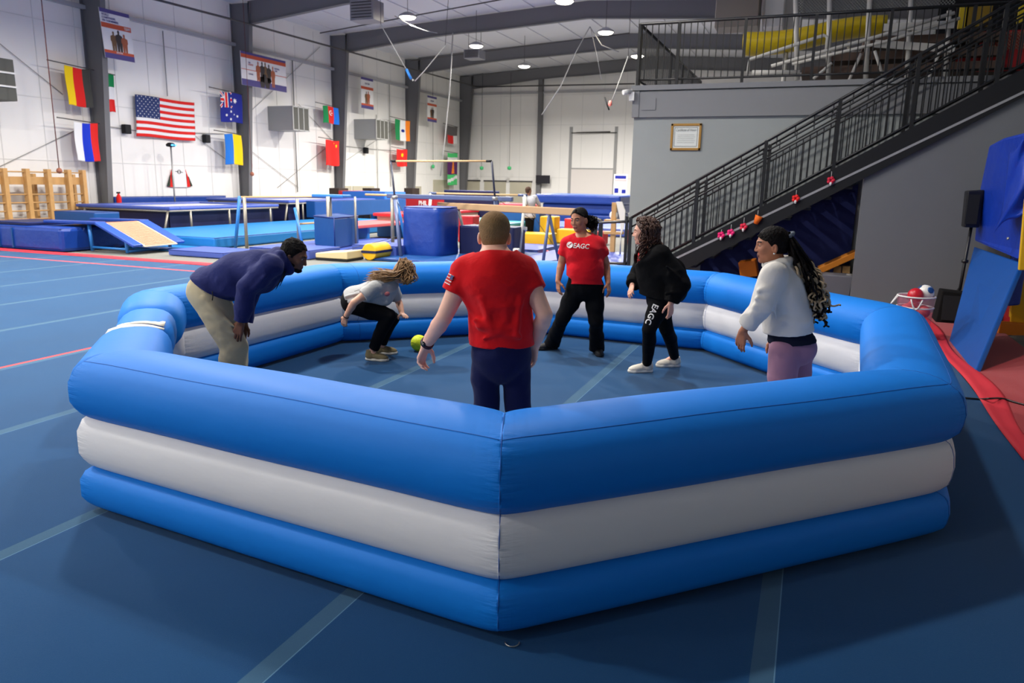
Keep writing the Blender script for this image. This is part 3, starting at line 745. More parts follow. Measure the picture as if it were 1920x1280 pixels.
def scalp(c, f, t, s=1.0, grow=.008, low=-.03, front=.035, nape=-.075):
    """close cap of hair round the skull; hairline cut at the forehead, sides and nape"""
    M = frame(f, t); P = lambda x, y, z: A_(c) + M @ (np.array([x, y, z])*s); B = Body()
    B.ell(P(0, -0.015, 0.031), A_((0.0750+grow, 0.0945+grow, 0.084+grow))*s, M, .02)
    B.ell(P(0, -0.045, -0.025), A_((0.058+grow, 0.05+grow, 0.065+grow))*s, M, .03)
    B.cut(P(0, front+.03, .055), M @ A_((0, .80, -.60))); B.cut(P(0, .012, -.005), M @ A_((0, .85, -.52))); B.cut(P(0, -.05, nape), M @ A_((0, .1, -1)))
    return B, P, M

# ---------------------------------------------------------------- man in red seen from behind
def man_red():
    D = 3.9; P = dict(front=fh, pel=J(940, 668, D)); P['chest'] = J(932, 528, D-.02); P['mid'] = J(939, 600, D); P['neck'] = J(928, 484, D)
    P['head'] = (J(927, 441, D+.06), fh*.95 - zz*.22 + rh*.0, zz + fh*.2)
    P['sh1'] = J(874, 506, D+.01); P['el1'] = J(832, 596, D-.02); P['wr1'] = J(799, 646, D+.12)
    P['sh2'] = J(982, 506, D+.01); P['el2'] = J(1021, 590, D-.07); P['wr2'] = J(1003, 646, D+.08)
    P['hip1'] = J(911, 690, D); P['hip2'] = J(966, 690, D)
    for i, x in ((1, 913), (2, 978)):
        k = J(x, 800, D+.0); k[2] = .49; P['kn%d' % i] = k; a = J(x-3 if i == 1 else x+3, 860, D+.03); a[2] = .09; P['an%d' % i] = a; P['toe%d' % i] = fh + rh*(-.25 if i == 1 else .25)
    P['hand1'] = (J(785, 690, D+.15)-P['wr1'], rh*.8-fh*.45, fh+rh*.5, .95, 1.0, .02, .6)
    P['hand2'] = (J(994, 684, D+.12)-P['wr2'], -rh*.75-fh*.55, fh-rh*.3, .55, 1.0, .02, .5)
    ms = [skin('skin_fair', (236, 182, 156)), m_eyew, m_iris, lips('lips_pink', (186, 110, 100)), mat('brow_brown', (84, 66, 46), .8)]
    loc = np.array([P['pel'][0], P['pel'][1], 0])
    o = body_person('person', P, ms, .0045, 1.0, neckr=.064, loc=loc, armr=(.058, .052, .042, .044, .029), label='person with short brown hair in a red t-shirt and navy shorts, seen from behind', cat='person')
    # hair
    c, f, t = P['head']; B, PP, M = scalp(c, f, t, 1.0, .0055, front=.045, nape=-.062); B.P.insert(1, ('e', PP(0, -.012, .052), A_((.0755, .090, .066)), M, .02, 'u'))
    garment('hair', B, .004, mat('hair_short_brown', (134, 106, 72), .85, .15, bump=(160, .5, 3), var=.12, vscale=30), o)
    # t-shirt
    m = cloth('red_jersey', (212, 20, 26), 7, .55); B = Body(); 
    for i in (1, 2):
        arm(B, P, i, .016, 1.0, r=(.058, .057, .054, .05, .05))
        s, e = P['sh%d' % i], P['el%d' % i]; d = unit(e-s); p = s*.52+e*.48; B.cut(p, d, .004, (p+d*.16, .2))
    torso(B, P, .012, 1.02, waist=(.142, .110), hips=(.150, .118))
    n0 = P['neck']; B.cap(n0-zz*.03, n0+zz*.02, .066, .060, .03)
    # cloth draped from the shoulder blades and gathered folds down the back
    for (x0, y0, x1, y1, r) in ((905, 560, 925, 625, .012), (930, 550, 912, 600, .010), (958, 560, 935, 622, .012), (900, 612, 975, 632, .010), (890, 600, 940, 618, .009), (965, 610, 905, 636, .009), (945, 535, 950, 600, .010), (975, 560, 968, 625, .010)):
        B.cap(J(x0, y0, D-.118), J(x1, y1, D-.128), r*1.15, r*.7, .025)
    B.fold(0.0033, 32.5, (.2, .3, .9), 3)
    B.cut(J(938, 645, D), -zz + fh*.02)
    B.cut(n0+zz*.012+fh*.02, zz*.9+fh*.35, .004, (n0+zz*.05, .11))
    sh = garment('t_shirt', B, .006, m, o)
    b = MB(); cv = [n0 + zz*.016 + (rh*math.cos(a) + fh*math.sin(a)*1.0)*.066 + zz*(-.02*math.sin(a)) for a in np.linspace(0, 2*math.pi, 33)]
    b.tube(cv, .0055, 6, cap=False); b.build('collar', m, sh)
    # small flag patch on the left sleeve
    s, e = P['sh1'], P['el1']; d = unit(e-s); pp = s*.80+e*.20; ou = unit(-rh*.75-fh*.62+zz*.2); ou = unit(ou-d*(ou@d)); sd = np.cross(d, ou)
    b = MB()
    for k in range(7):
        q = pp + ou*.0745 + d*(.008*k); b.beam(q-sd*.026, q+sd*.026, .0045, .003, 0 if k % 2 == 0 else 1, up=tuple(ou))
    q = pp + ou*.0765 + d*.010; b.beam(q-sd*.026, q-sd*.004, .024, .002, 2, up=tuple(ou))
    b.build('sleeve_patch', [mat('print_white', (230, 226, 222), .8), mat('print_red', (190, 50, 50), .8), mat('print_navy', (60, 70, 120), .8)], sh)
    # shorts
    mn = cloth('navy_shorts_fabric', (16, 22, 62), 6, .4); B = Body(); torso(B, P, .012, .98, hips=(.140, .132), waist=(.128, .10))
    for i in (1, 2): leg(B, P, i, .004, (.078, .066, .056, .06, .06), .012)
    B.fold(0.0027, 27.5, (.3, .2, .8), 8)
    B.cut(J(938, 640, D), zz)
    for i in (1, 2): B.cut(P['kn%d' % i]-zz*.06, -zz, .004, (P['kn%d' % i]-zz*.25, .3))
    garment('shorts', B, .007, mn, o)
    ms_ = mat('shoe_black', (30, 30, 32), .6); 
    for i in (1, 2): shoe('shoe', P['an%d' % i], P['toe%d' % i], ms_, m_white, m_lace, o)
    # wristband watch
    w = P['wr1']*.93+P['el1']*.07; d = unit(P['wr1']-P['el1']); u = unit(np.cross(d, zz)); v2 = np.cross(d, u); b = MB()
    for kk in (-.007, 0, .007): b.tube([w+d*kk+(u*math.cos(a)+v2*math.sin(a))*.034 for a in np.linspace(0, 2*math.pi, 25)], .0048, 6, cap=False)
    wt = b.build('watch_strap', mat('watch_dark_red', (58, 24, 34), .5, .4), o)
    b = MB(); fc = w - d*0 + unit(-rh*.5-fh*.8)*.037; b.lathe([(.0, -.004), (.015, -.004), (.016, 0), (.014, .004), (0, .004)], fc, 14, M=Vector(unit(-rh*.5-fh*.8)).to_track_quat('Z', 'Y').to_matrix()); b.build('watch_face', mat('watch_glass', (18, 16, 20), .15, .6), wt)
    return o
man_red()

# ---------------------------------------------------------------- man bending over, hands on knees
def man_bent():
    D = 6.0; fr = rh*.95 - zz*.0; P = dict(front=rh*.45 - zz*.85, pel=J(394, 545, D)); P['chest'] = J(487, 508, D); P['mid'] = J(440, 518, D); P['neck'] = J(530, 490, D)
    P['head'] = (J(552, 480, D), rh*.93 - zz*.40 - fh*.1, zz*.9 + rh*.42)
    P['sh1'] = J(507, 500, D-.19); P['el1'] = J(463, 541, D-.24); P['wr1'] = J(452, 604, D-.22)
    P['sh2'] = J(515, 498, D+.19); P['el2'] = J(470, 541, D+.25); P['wr2'] = J(458, 606, D+.18)
    P['hip1'] = J(397, 565, D-.09); P['hip2'] = J(400, 562, D+.09)
    for i, s in ((1, -1), (2, 1)):
        k = J(438 + (0 if i == 1 else 3), 650, D+s*.12); P['kn%d' % i] = k; a = J(437 + (0 if i == 1 else 4), 700, D+s*.13); a[2] = .09; P['an%d' % i] = a; P['toe%d' % i] = rh + fh*.15*s
    P['hand1'] = (J(441, 642, D-.19)-P['wr1'], fh*.85+rh*.25, -rh*1, .22, 1.14, .09, .3)
    P['hand2'] = (J(452, 640, D+.14)-P['wr2'], -fh, rh, .3, 1.0, .06, .3)
    ms = [skin('skin_deep_brown', (112, 74, 55)), m_eyew, m_iris, lips('lips_brown', (96, 56, 48)), mat('brow_black', (22, 18, 16), .8)]
    loc = np.array([P['pel'][0], P['pel'][1], 0])
    o = body_person('person', P, ms, .005, 1.03, loc=loc, label='person in a navy hoodie and khaki trousers bending over with hands on the knees', cat='person')
    c, f, t = P['head']; B, PP, M = scalp(c, f, t, 1.03, .008, front=.034, nape=-.055); B.P.insert(1, ('e', PP(0, -.030, .050), A_((.088, .092, .088)), M, .02, 'u'))
    # beard along the jaw belongs to the hair
    B2 = Body(); P2 = lambda x, y, z: A_(c) + M @ (np.array([x, y, z])*1.03)
    B.ell(P2(0, .052, -.085), A_((.052, .042, .032)), M, .01); B.ell(P2(.05, .02, -.06), A_((.012, .03, .035)), M, .01); B.ell(P2(-.05, .02, -.06), A_((.012, .03, .035)), M, .01)
    B.fold(.0042, 115, (.4, .5, .7), 4)
    garment('hair', B, .004, mat('hair_black_curly', (20, 17, 16), .9, .2, bump=(90, .9, 4)), o)
    m = cloth('navy_hoodie_fleece', (36, 42, 92), 6, .7); B = Body(); torso(B, P, .020, 1.12, chest=(.165, .120), waist=(.150, .132), hips=(.165, .150))
    for i in (1, 2): arm(B, P, i, .024, 2, r=(.066, .062, .056, .052, .036), k=.05)
    # hood lying on the back of the neck
    nk = P['neck']; B.ell(J(524, 480, D), A_((.075, .13, .07)), frame(fh, unit(P['neck']-P['mid'])), .03); B.cap(J(526, 476, D-.11), J(544, 505, D-.085), .036, .030, .03); B.cap(J(526, 476, D+.11), J(544, 505, D+.085), .036, .030, .03); B.cap(J(544, 507, D-.07), J(544, 507, D+.07), .032, .032, .03)
    for (x0, y0, x1, y1, dd, r) in ((420, 540, 465, 555, -.17, .016), (410, 525, 450, 545, -.18, .014), (495, 520, 470, 548, -.29, .014), (480, 505, 500, 480, -.2, .014), (405, 548, 450, 556, -.17, .013)):
        B.cap(J(x0, y0, D+dd), J(x1, y1, D+dd), r, r*.7, .035)
    B.fold(0.0045, 25, (.6, .2, .5), 5)
    ht = J(362, 514, D); hb = J(443, 563, D); hd = unit(hb-ht); nn = unit(np.cross(fh, hd)); nn = nn if nn[2] < 0 else -nn; B.cut(J(400, 537, D), nn - rh*.0, .004, (J(395, 565, D), .27))
    for i in (1, 2):
        w, e = P['wr%d' % i], P['el%d' % i]; d = unit(w-e); B.cut(w-d*.012, d, .004, (w+d*.09, .12))
    hd_ = garment('hoodie', B, .007, m, o)
    cs = [(spline([J(533, 508, D-.12), J(528, 521, D-.17), J(522, 533, D-.18), J(517, 543, D-.17)], 10), .005), (spline([J(535, 509, D-.10), J(530, 524, D-.15), J(524, 537, D-.15)], 10), .005)]
    v, q = tube_strands(cs, 6); mesh_obj('drawstring', v, q, mat('cord_black', (18, 18, 24), .8), hd_)
    mk = cloth('khaki_fleece', (186, 172, 138), 5, .5); B = Body(); torso(B, P, .008, 1.0, hips=(.172, .150))
    B.ell(J(384, 548, D-.07), A_((.13, .13, .14)), None, .05); B.ell(J(384, 548, D+.07), A_((.13, .13, .14)), None, .05)
    for i in (1, 2): leg(B, P, i, .026, (.108, .098, .082, .078, .062), .04)
    for (x0, y0, x1, y1, dd, r) in ((395, 575, 440, 612, -.2, .014), (392, 590, 440, 625, -.2, .013), (385, 560, 420, 600, -.2, .012)):
        B.cap(J(x0, y0, D+dd), J(x1, y1, D+dd), r, r*.6, .035)
    B.fold(0.0045, 22.5, (.4, .3, .8), 6)
    B.cut(J(410, 518, D), -nn, .004, (J(430, 505, D), .26))
    for i in (1, 2): B.cut(P['an%d' % i]-zz*.02, -zz, .004, (P['an%d' % i]-zz*.1, .16))
    tr = garment('trousers', B, .007, mk, o)
    b = MB(); b.tube([J(398, 546, D-.215), J(399, 556, D-.225), J(398, 563, D-.222)], .004, 6); b.build('pocket_zip', m_dark, tr)
    ms_ = mat('shoe_grey', (120, 120, 122), .6)
    for i in (1, 2): shoe('shoe', P['an%d' % i], P['toe%d' % i], ms_, m_white, m_lace, o)
    return o
man_bent()
def curls(c, M, n, seedv, root_fn, len_fn, amp, turns, r, grav=None, pts=14):
    """hair locks: each grows from a root on the skull and waves on its way"""
    rs = np.random.RandomState(seedv); out = []
    for i in range(n):
        root, dirs = root_fn(rs, i); base = spline([root] + dirs, pts); L = np.linalg.norm(np.diff(base, axis=0), axis=1).sum()
        T = np.gradient(base, axis=0); T /= np.linalg.norm(T, axis=1)[:, None]; a0 = rs.rand()*6.28; U = np.cross(T, unit(rs.randn(3))); V = np.cross(T, U); w = np.linspace(0, 1, pts)
        ph = a0 + w*6.28*turns*(0.7+.6*rs.rand()); g = (amp*np.minimum(1, w*2.2))[:, None]
        out.append((base + g*(U*np.cos(ph)[:, None] + V*np.sin(ph)[:, None]), r*(0.75+.5*rs.rand())))
    return out

# ---------------------------------------------------------------- crouching woman in a grey t-shirt
def woman_crouch():
    D = gD(698, 676); P = dict(front=rh*.62 - zz*.78, pel=J(664, 562, D+.08)); P['chest'] = J(716, 543, D+.08); P['mid'] = J(690, 552, D+.08); P['neck'] = J(736, 527, D+.08)
    P['head'] = (J(757, 509, D+.08), rh*.62 - zz*.72 - fh*.15, zz*.72 + rh*.62)
    P['sh1'] = J(704, 538, D-.10); P['el1'] = J(664, 567, D-.22); P['wr1'] = J(648, 594, D-.15)
    P['sh2'] = J(737, 545, D+.26); P['el2'] = J(748, 567, D+.36); P['wr2'] = J(754, 588, D+.22)
    P['hip1'] = J(664, 570, D-.02); P['hip2'] = J(668, 566, D+.18)
    P['kn1'] = J(730, 592, D-.05); P['kn2'] = J(736, 597, D+.24)
    P['an1'] = J(697, 656, D+.02); P['an1'][2] = .085; a = J(713, 642, D+.32); a[2] = .085; P['an2'] = a; P['toe1'] = rh*.98 - fh*.18; P['toe2'] = rh*.95 + fh*.1
    P['hand1'] = (J(644, 612, D-.1)-P['wr1'], rh*.3+fh*.9, -rh+fh*.2, .7, .95, .03, .5)
    P['hand2'] = (J(764, 597, D+.05)-P['wr2'], -zz*.75-fh*.3, -rh*.3-zz*.8-fh*.6, .15, .95, .10, .1)
    ms = [skin('skin_fair_tan', (222, 168, 140)), m_eyew, m_iris, lips('lips_rose', (180, 100, 94)), mat('brow_brown', (84, 66, 46), .8)]
    loc = np.array([P['pel'][0], P['pel'][1], 0])
    o = body_person('person', P, ms, .005, .98, fem=True, loc=loc, armr=(.050, .045, .037, .039, .025), torso_kw=dict(w=.95), label='person with long light-brown hair crouching low in a grey t-shirt and black leggings', cat='person')
    m = cloth('heather_grey_jersey', (172, 172, 170), 7, .6); B = Body()
    for i in (1, 2):
        arm(B, P, i, .018, 1.0, r=(.056, .054, .05, .05, .05)); s, e = P['sh%d' % i], P['el%d' % i]; d = unit(e-s); p = s*.42+e*.58; B.cut(p, d, .004, (p+d*.15, .19))
    torso(B, P, .014, 1.06, bust=.8, hips=(.165, .125)); B.cap(J(690, 560, D-.02), J(722, 560, D+.0), .07, .075, .05); B.cap(J(690, 560, D+.2), J(722, 560, D+.16), .07, .075, .05)
    for (x0, y0, x1, y1, dd, r) in ((648, 556, 676, 548, -.1, .010), (655, 566, 690, 552, -.12, .010), (665, 545, 690, 538, -.08, .009), (690, 562, 716, 552, -.12, .010)): B.cap(J(x0, y0, D+dd), J(x1, y1, D+dd), r, r*.6, .03)
    B.fold(0.0045, 30, (.3, .4, .8), 12)
    hem = unit(J(648, 562, D)-J(720, 567, D)); B.cut(J(650, 558, D), unit(P['pel']-P['chest'])*.9 - zz*.2, .004)
    n0 = P['neck']; ax = unit(P['head'][0]-n0); B.cut(n0+ax*.03, ax, .004, (n0+ax*.09, .11))
    ts = garment('t_shirt', B, .006, m, o)
    b = MB(); q = J(726, 551, D-.13); b.lathe([(0, -.002), (.028, -.002), (.028, .002), (0, .002)], q, 14, M=Vector(-fh*.8+rh*.3-zz*.4).to_track_quat('Z', 'Y').to_matrix()); b.build('chest_print', mat('print_pink', (196, 110, 112), .8), ts)
    mk = cloth('black_leggings', (13, 14, 17), 6, .3); B = Body(); torso(B, P, .006, 1.0, hips=(.168, .13)); B.cut(P['pel'] + (P['chest']-P['pel'])*.25, P['chest']-P['pel'])
    for i in (1, 2): leg(B, P, i, .010, (.104, .092, .064, .062, .042), .04)
    B.fold(0.0023, 32.5, (.5, .3, .6), 9)
    for i in (1, 2): d = unit(P['an%d' % i]-P['kn%d' % i]); p = P['an%d' % i]-d*.05; B.cut(p, d, .004, (p+d*.1, .13))
    garment('leggings', B, .006, mk, o)
    mu = mat('shoe_olive', (120, 108, 78), .8, .2, bump=(120, .4, 2)); msw = mat('sole_cream', (214, 208, 192), .6)
    for i in (1, 2):
        sh = shoe('shoe', P['an%d' % i], P['toe%d' % i], mu, msw, mu, o, .25)
    # hair: long loose locks swept back over the shoulder
    c, f, t = P['head']; Bc, PP, M = scalp(c, f, t, .98, .012, front=.05, nape=-.09); v, q = Bc.mesh(.005)
    mh = mat('hair_light_brown', (142, 108, 70), .55, .4, bump=(70, .6, 3, (1, 1, 1)), var=.35, vscale=22)
    D0 = D+.08
    def root(rs, i):
        a = rs.rand()*6.28; e = 0.15 + 1.05*rs.rand(); d = M @ A_((math.cos(a)*math.sin(e), math.sin(a)*math.sin(e)*1.0-.15, math.cos(e))); r0 = A_(c) + d*.095
        s = rs.randn(3)*.02; k = rs.rand(); near = -.02-.13*rs.rand()
        if d@fh > .1 and rs.rand() < .5: near = .12*rs.rand()
        if rs.rand() < .28:   # hair falling over the face
            return r0, [A_(c) + d*.115 + s*.4, J(764+8*rs.randn(), 522, D0+near), J(762+6*rs.randn(), 528+6*rs.rand(), D0+near)]
        return r0, [A_(c) + d*.115 + s*.3, J(735+10*rs.rand(), 509+12*k, D0+near)+s*.5, J(712+12*rs.rand(), 508+18*k, D0+near-.02)+s*.6, J(688+20*rs.rand(), 510+18*k, D0+near-.02)+s]
    cs = curls(c, M, 240, 5, root, None, .012, 1.3, .0062, pts=16)
    v2, q2 = tube_strands(cs, 4); mesh_obj('hair', np.concatenate([v, v2]), np.concatenate([q, q2+len(v)]), mh, o)
    w = P['wr1']*.96+P['el1']*.04; d = unit(P['wr1']-P['el1']); u = unit(np.cross(d, zz)); v3 = np.cross(d, u); b = MB(); b.tube([w+(u*math.cos(a)+v3*math.sin(a))*.029 for a in np.linspace(0, 2*math.pi, 21)], .005, 6, cap=False); b.build('bracelet', m_dark, o)
    return o
woman_crouch()

# ---------------------------------------------------------------- woman in red t-shirt with chest lettering
def woman_red():
    D = 8.0; P = dict(front=-fh*.95 - rh*.18, pel=J(1097, 538, D)); P['chest'] = J(1095, 468, D); P['mid'] = J(1097, 503, D-.02); P['neck'] = J(1091, 440, D+.01)
    P['head'] = (J(1086, 411, D-.02), -rh*.62 - fh*.74 - zz*.24, zz - rh*.12 - fh*.1)
    P['sh1'] = J(1064, 455, D+.02); P['el1'] = J(1053, 494, D+.04); P['wr1'] = J(1046, 527, D-.04)
    P['sh2'] = J(1122, 456, D+.0); P['el2'] = J(1136, 494, D+.05); P['wr2'] = J(1140, 530, D-.05)
    P['hip1'] = J(1080, 545, D); P['hip2'] = J(1114, 546, D)
    P['kn1'] = J(1056, 594, D+.02); P['kn2'] = J(1117, 600, D-.03)
    a = J(1035, 646, gD(1035, 655)); a[2] = .09; P['an1'] = a; a = J(1119, 655, gD(1120, 663)); a[2] = .09; P['an2'] = a
    P['toe1'] = -rh*.95 - fh*.3; P['toe2'] = -fh*.95 + rh*.15
    P['hand1'] = (J(1048, 548, D-.06)-P['wr1'], rh*.8+fh*.4, -fh-rh*.3, .55, .95, .02, .5)
    P['hand2'] = (J(1143, 553, D-.08)-P['wr2'], -rh*.7+fh*.5, -fh-rh*.3, .6, .95, .02, .5)
    ms = [skin('skin_medium_brown', (188, 128, 98)), m_eyew, m_iris, lips('lips_brown_rose', (148, 82, 74)), mat('brow_black', (22, 18, 16), .8)]
    loc = np.array([P['pel'][0], P['pel'][1], 0])
    o = body_person('person', P, ms, .0045, 1.04, fem=True, nose=.97, loc=loc, armr=(.058, .052, .042, .042, .027), torso_kw=dict(w=1.15), label='person in a white-lettered red t-shirt and flared black trousers, dark hair tied back', cat='person')
    m = cloth('red_jersey_bright', (214, 24, 38), 7, .5); B = Body()
    for i in (1, 2):
        arm(B, P, i, .014, 1.0, r=(.056, .060, .060, .05, .05)); s, e = P['sh%d' % i], P['el%d' % i]; d = unit(e-s); p = s*.38+e*.62; B.cut(p, d, .004, (p+d*.17, .21))
    torso(B, P, .014, 1.17, bust=1.15, belly=1.0, waist=(.146, .118), hips=(.170, .130), chest=(.142, .110))
    B.fold(0.0033, 27.5, (.3, .2, .9), 21)
    cc = J(1097, 533, D-.1); B.cut(cc, -zz - fh*.12, .004); B.cut(J(1070, 521, D), -zz*.85-rh*.55, .004, (J(1056, 522, D), .13)); B.cut(J(1126, 519, D), -zz*.85+rh*.55, .004, (J(1140, 520, D), .13))
    n0 = P['neck']; B.cut(n0+zz*.002-fh*.03, zz*.85-fh*.5, .004, (n0+zz*.05-fh*.03, .11))
    v, q = B.mesh(.006); v = relax(v, q, 1, .4); ts = mesh_obj('t_shirt', v, q, m, o)
    # lettering wrapped onto the chest surface
    from mathutils.bvhtree import BVHTree
    tree = BVHTree.FromPolygons([tuple(p) for p in v], [tuple(int(k) for k in r) for r in q])
    vd = unit(J(1090, 461, D)-A_(CAM))
    def wrap(p):
        hit = tree.ray_cast(Vector(A_(p)-vd*.5), Vector(vd), 2.0); dd = (A_(p)-A_(J(1090, 461, D)))@vd
        return (A_(hit[0])+vd*(dd-.004)) if hit[0] is not None else p
    mw = mat('print_white', (230, 226, 222), .8)
    yv = unit(np.cross(np.cross(vd, zz), vd)); xv = np.cross(vd, zz); xv = unit(xv)
    lettering('shirt_lettering', 'EAGC', mw, ts, J(1089, 461.5, D), xv + yv*-.045, yv, .052, .002, bold=.015, shear=.2, width=.172, wrap=wrap)
    b = MB(); ctr = J(1068.5, 459, D); pts = []
    b.grid(lambda u, w: wrap(ctr + (xv*math.cos(6.2832*u) + yv*math.sin(6.2832*u))*.033*(.0 + w) - vd*.001), 24, 4); b.build('shirt_emblem', mw, ts)
    b = MB()
    for (p0, p1) in (((-.02, -.012), (.012, .016)), ((-.024, .002), (-.002, -.016)), ((.002, .004), (.02, .02))):
        b.tube([wrap(ctr+xv*(p0[0]*(1-k)+p1[0]*k)+yv*(p0[1]*(1-k)+p1[1]*k)-vd*.003) for k in np.linspace(0, 1, 6)], .003, 5)
    b.build('emblem_mark', mat('print_red', (190, 50, 50), .8), ts)
    mk = cloth('black_flared_trousers', (14, 14, 17), 6, .35); B = Body(); torso(B, P, .008, 1.18, hips=(.158, .128))
    for i in (1, 2):
        h, kn, an = P['hip%d' % i], P['kn%d' % i], P['an%d' % i]
        B.cap(h, h*.5+kn*.5, .112, .096, .03); B.cap(h*.5+kn*.5, kn, .096, .074, .03); B.cap(kn, kn*.35+an*.65, .074, .078, .04); B.cap(kn*.35+an*.65, an-zz*.03, .078, .092, .04)
    B.fold(0.0030, 30, (.5, .2, .7), 31); B.cut(J(1097, 515, D), zz)
    for i in (1, 2): B.cut(P['an%d' % i]-zz*.055, -zz, .004, (P['an%d' % i]-zz*.12, .2))
    garment('trousers', B, .006, mk, o)
    ms_ = mat('shoe_black', (30, 30, 32), .6)
    for i in (1, 2): shoe('shoe', P['an%d' % i], P['toe%d' % i], ms_, m_dark, m_dark, o, .25)
    # hair: smooth parted cap and a curly bunch behind
    c, f, t = P['head']; Bc, PP, M = scalp(c, f, t, 1.04, .005, front=.004, nape=-.06); v, q = Bc.mesh(.005)
    mh = mat('hair_dark_brown', (12, 9, 9), .65, .15, bump=(80, .6, 3)); bunch = J(1106, 415, D+.03)
    def root(rs, i):
        d = unit(rs.randn(3)); r0 = bunch*.6 + A_(c)*.4 + rs.randn(3)*.012; e = bunch + d*A_((.06, .06, .07)) + rh*.016 - zz*.01
        return r0, [bunch + d*.03, e, e + (rh*.01 - zz*.03) + rs.randn(3)*.012]
    cs = []
    for i in range(54):   # hair combed back from the parting over the head to the bunch
        a = -1.2+2.4*i/53; p0 = PP(.072*math.sin(a), .066*math.cos(a), .090-.046*abs(a)+.003*math.sin(i*2.1)); p1 = PP(.085*math.sin(a), .02+.012*math.cos(a), .112-.058*abs(a)); p2 = PP(.074*math.sin(a), -.068, .085-.05*abs(a)); cs.append((spline([p0, p1, p2, bunch+A_((0, 0, .01))], 14), .0034*np.ones(14)))
    cs += curls(c, M, 150, 6, root, None, .012, 2.2, .0055, pts=18); v2, q2 = tube_strands(cs, 4)
    mesh_obj('hair', np.concatenate([v, v2]), np.concatenate([q, q2+len(v)]), mh, o)
    return o
woman_red()

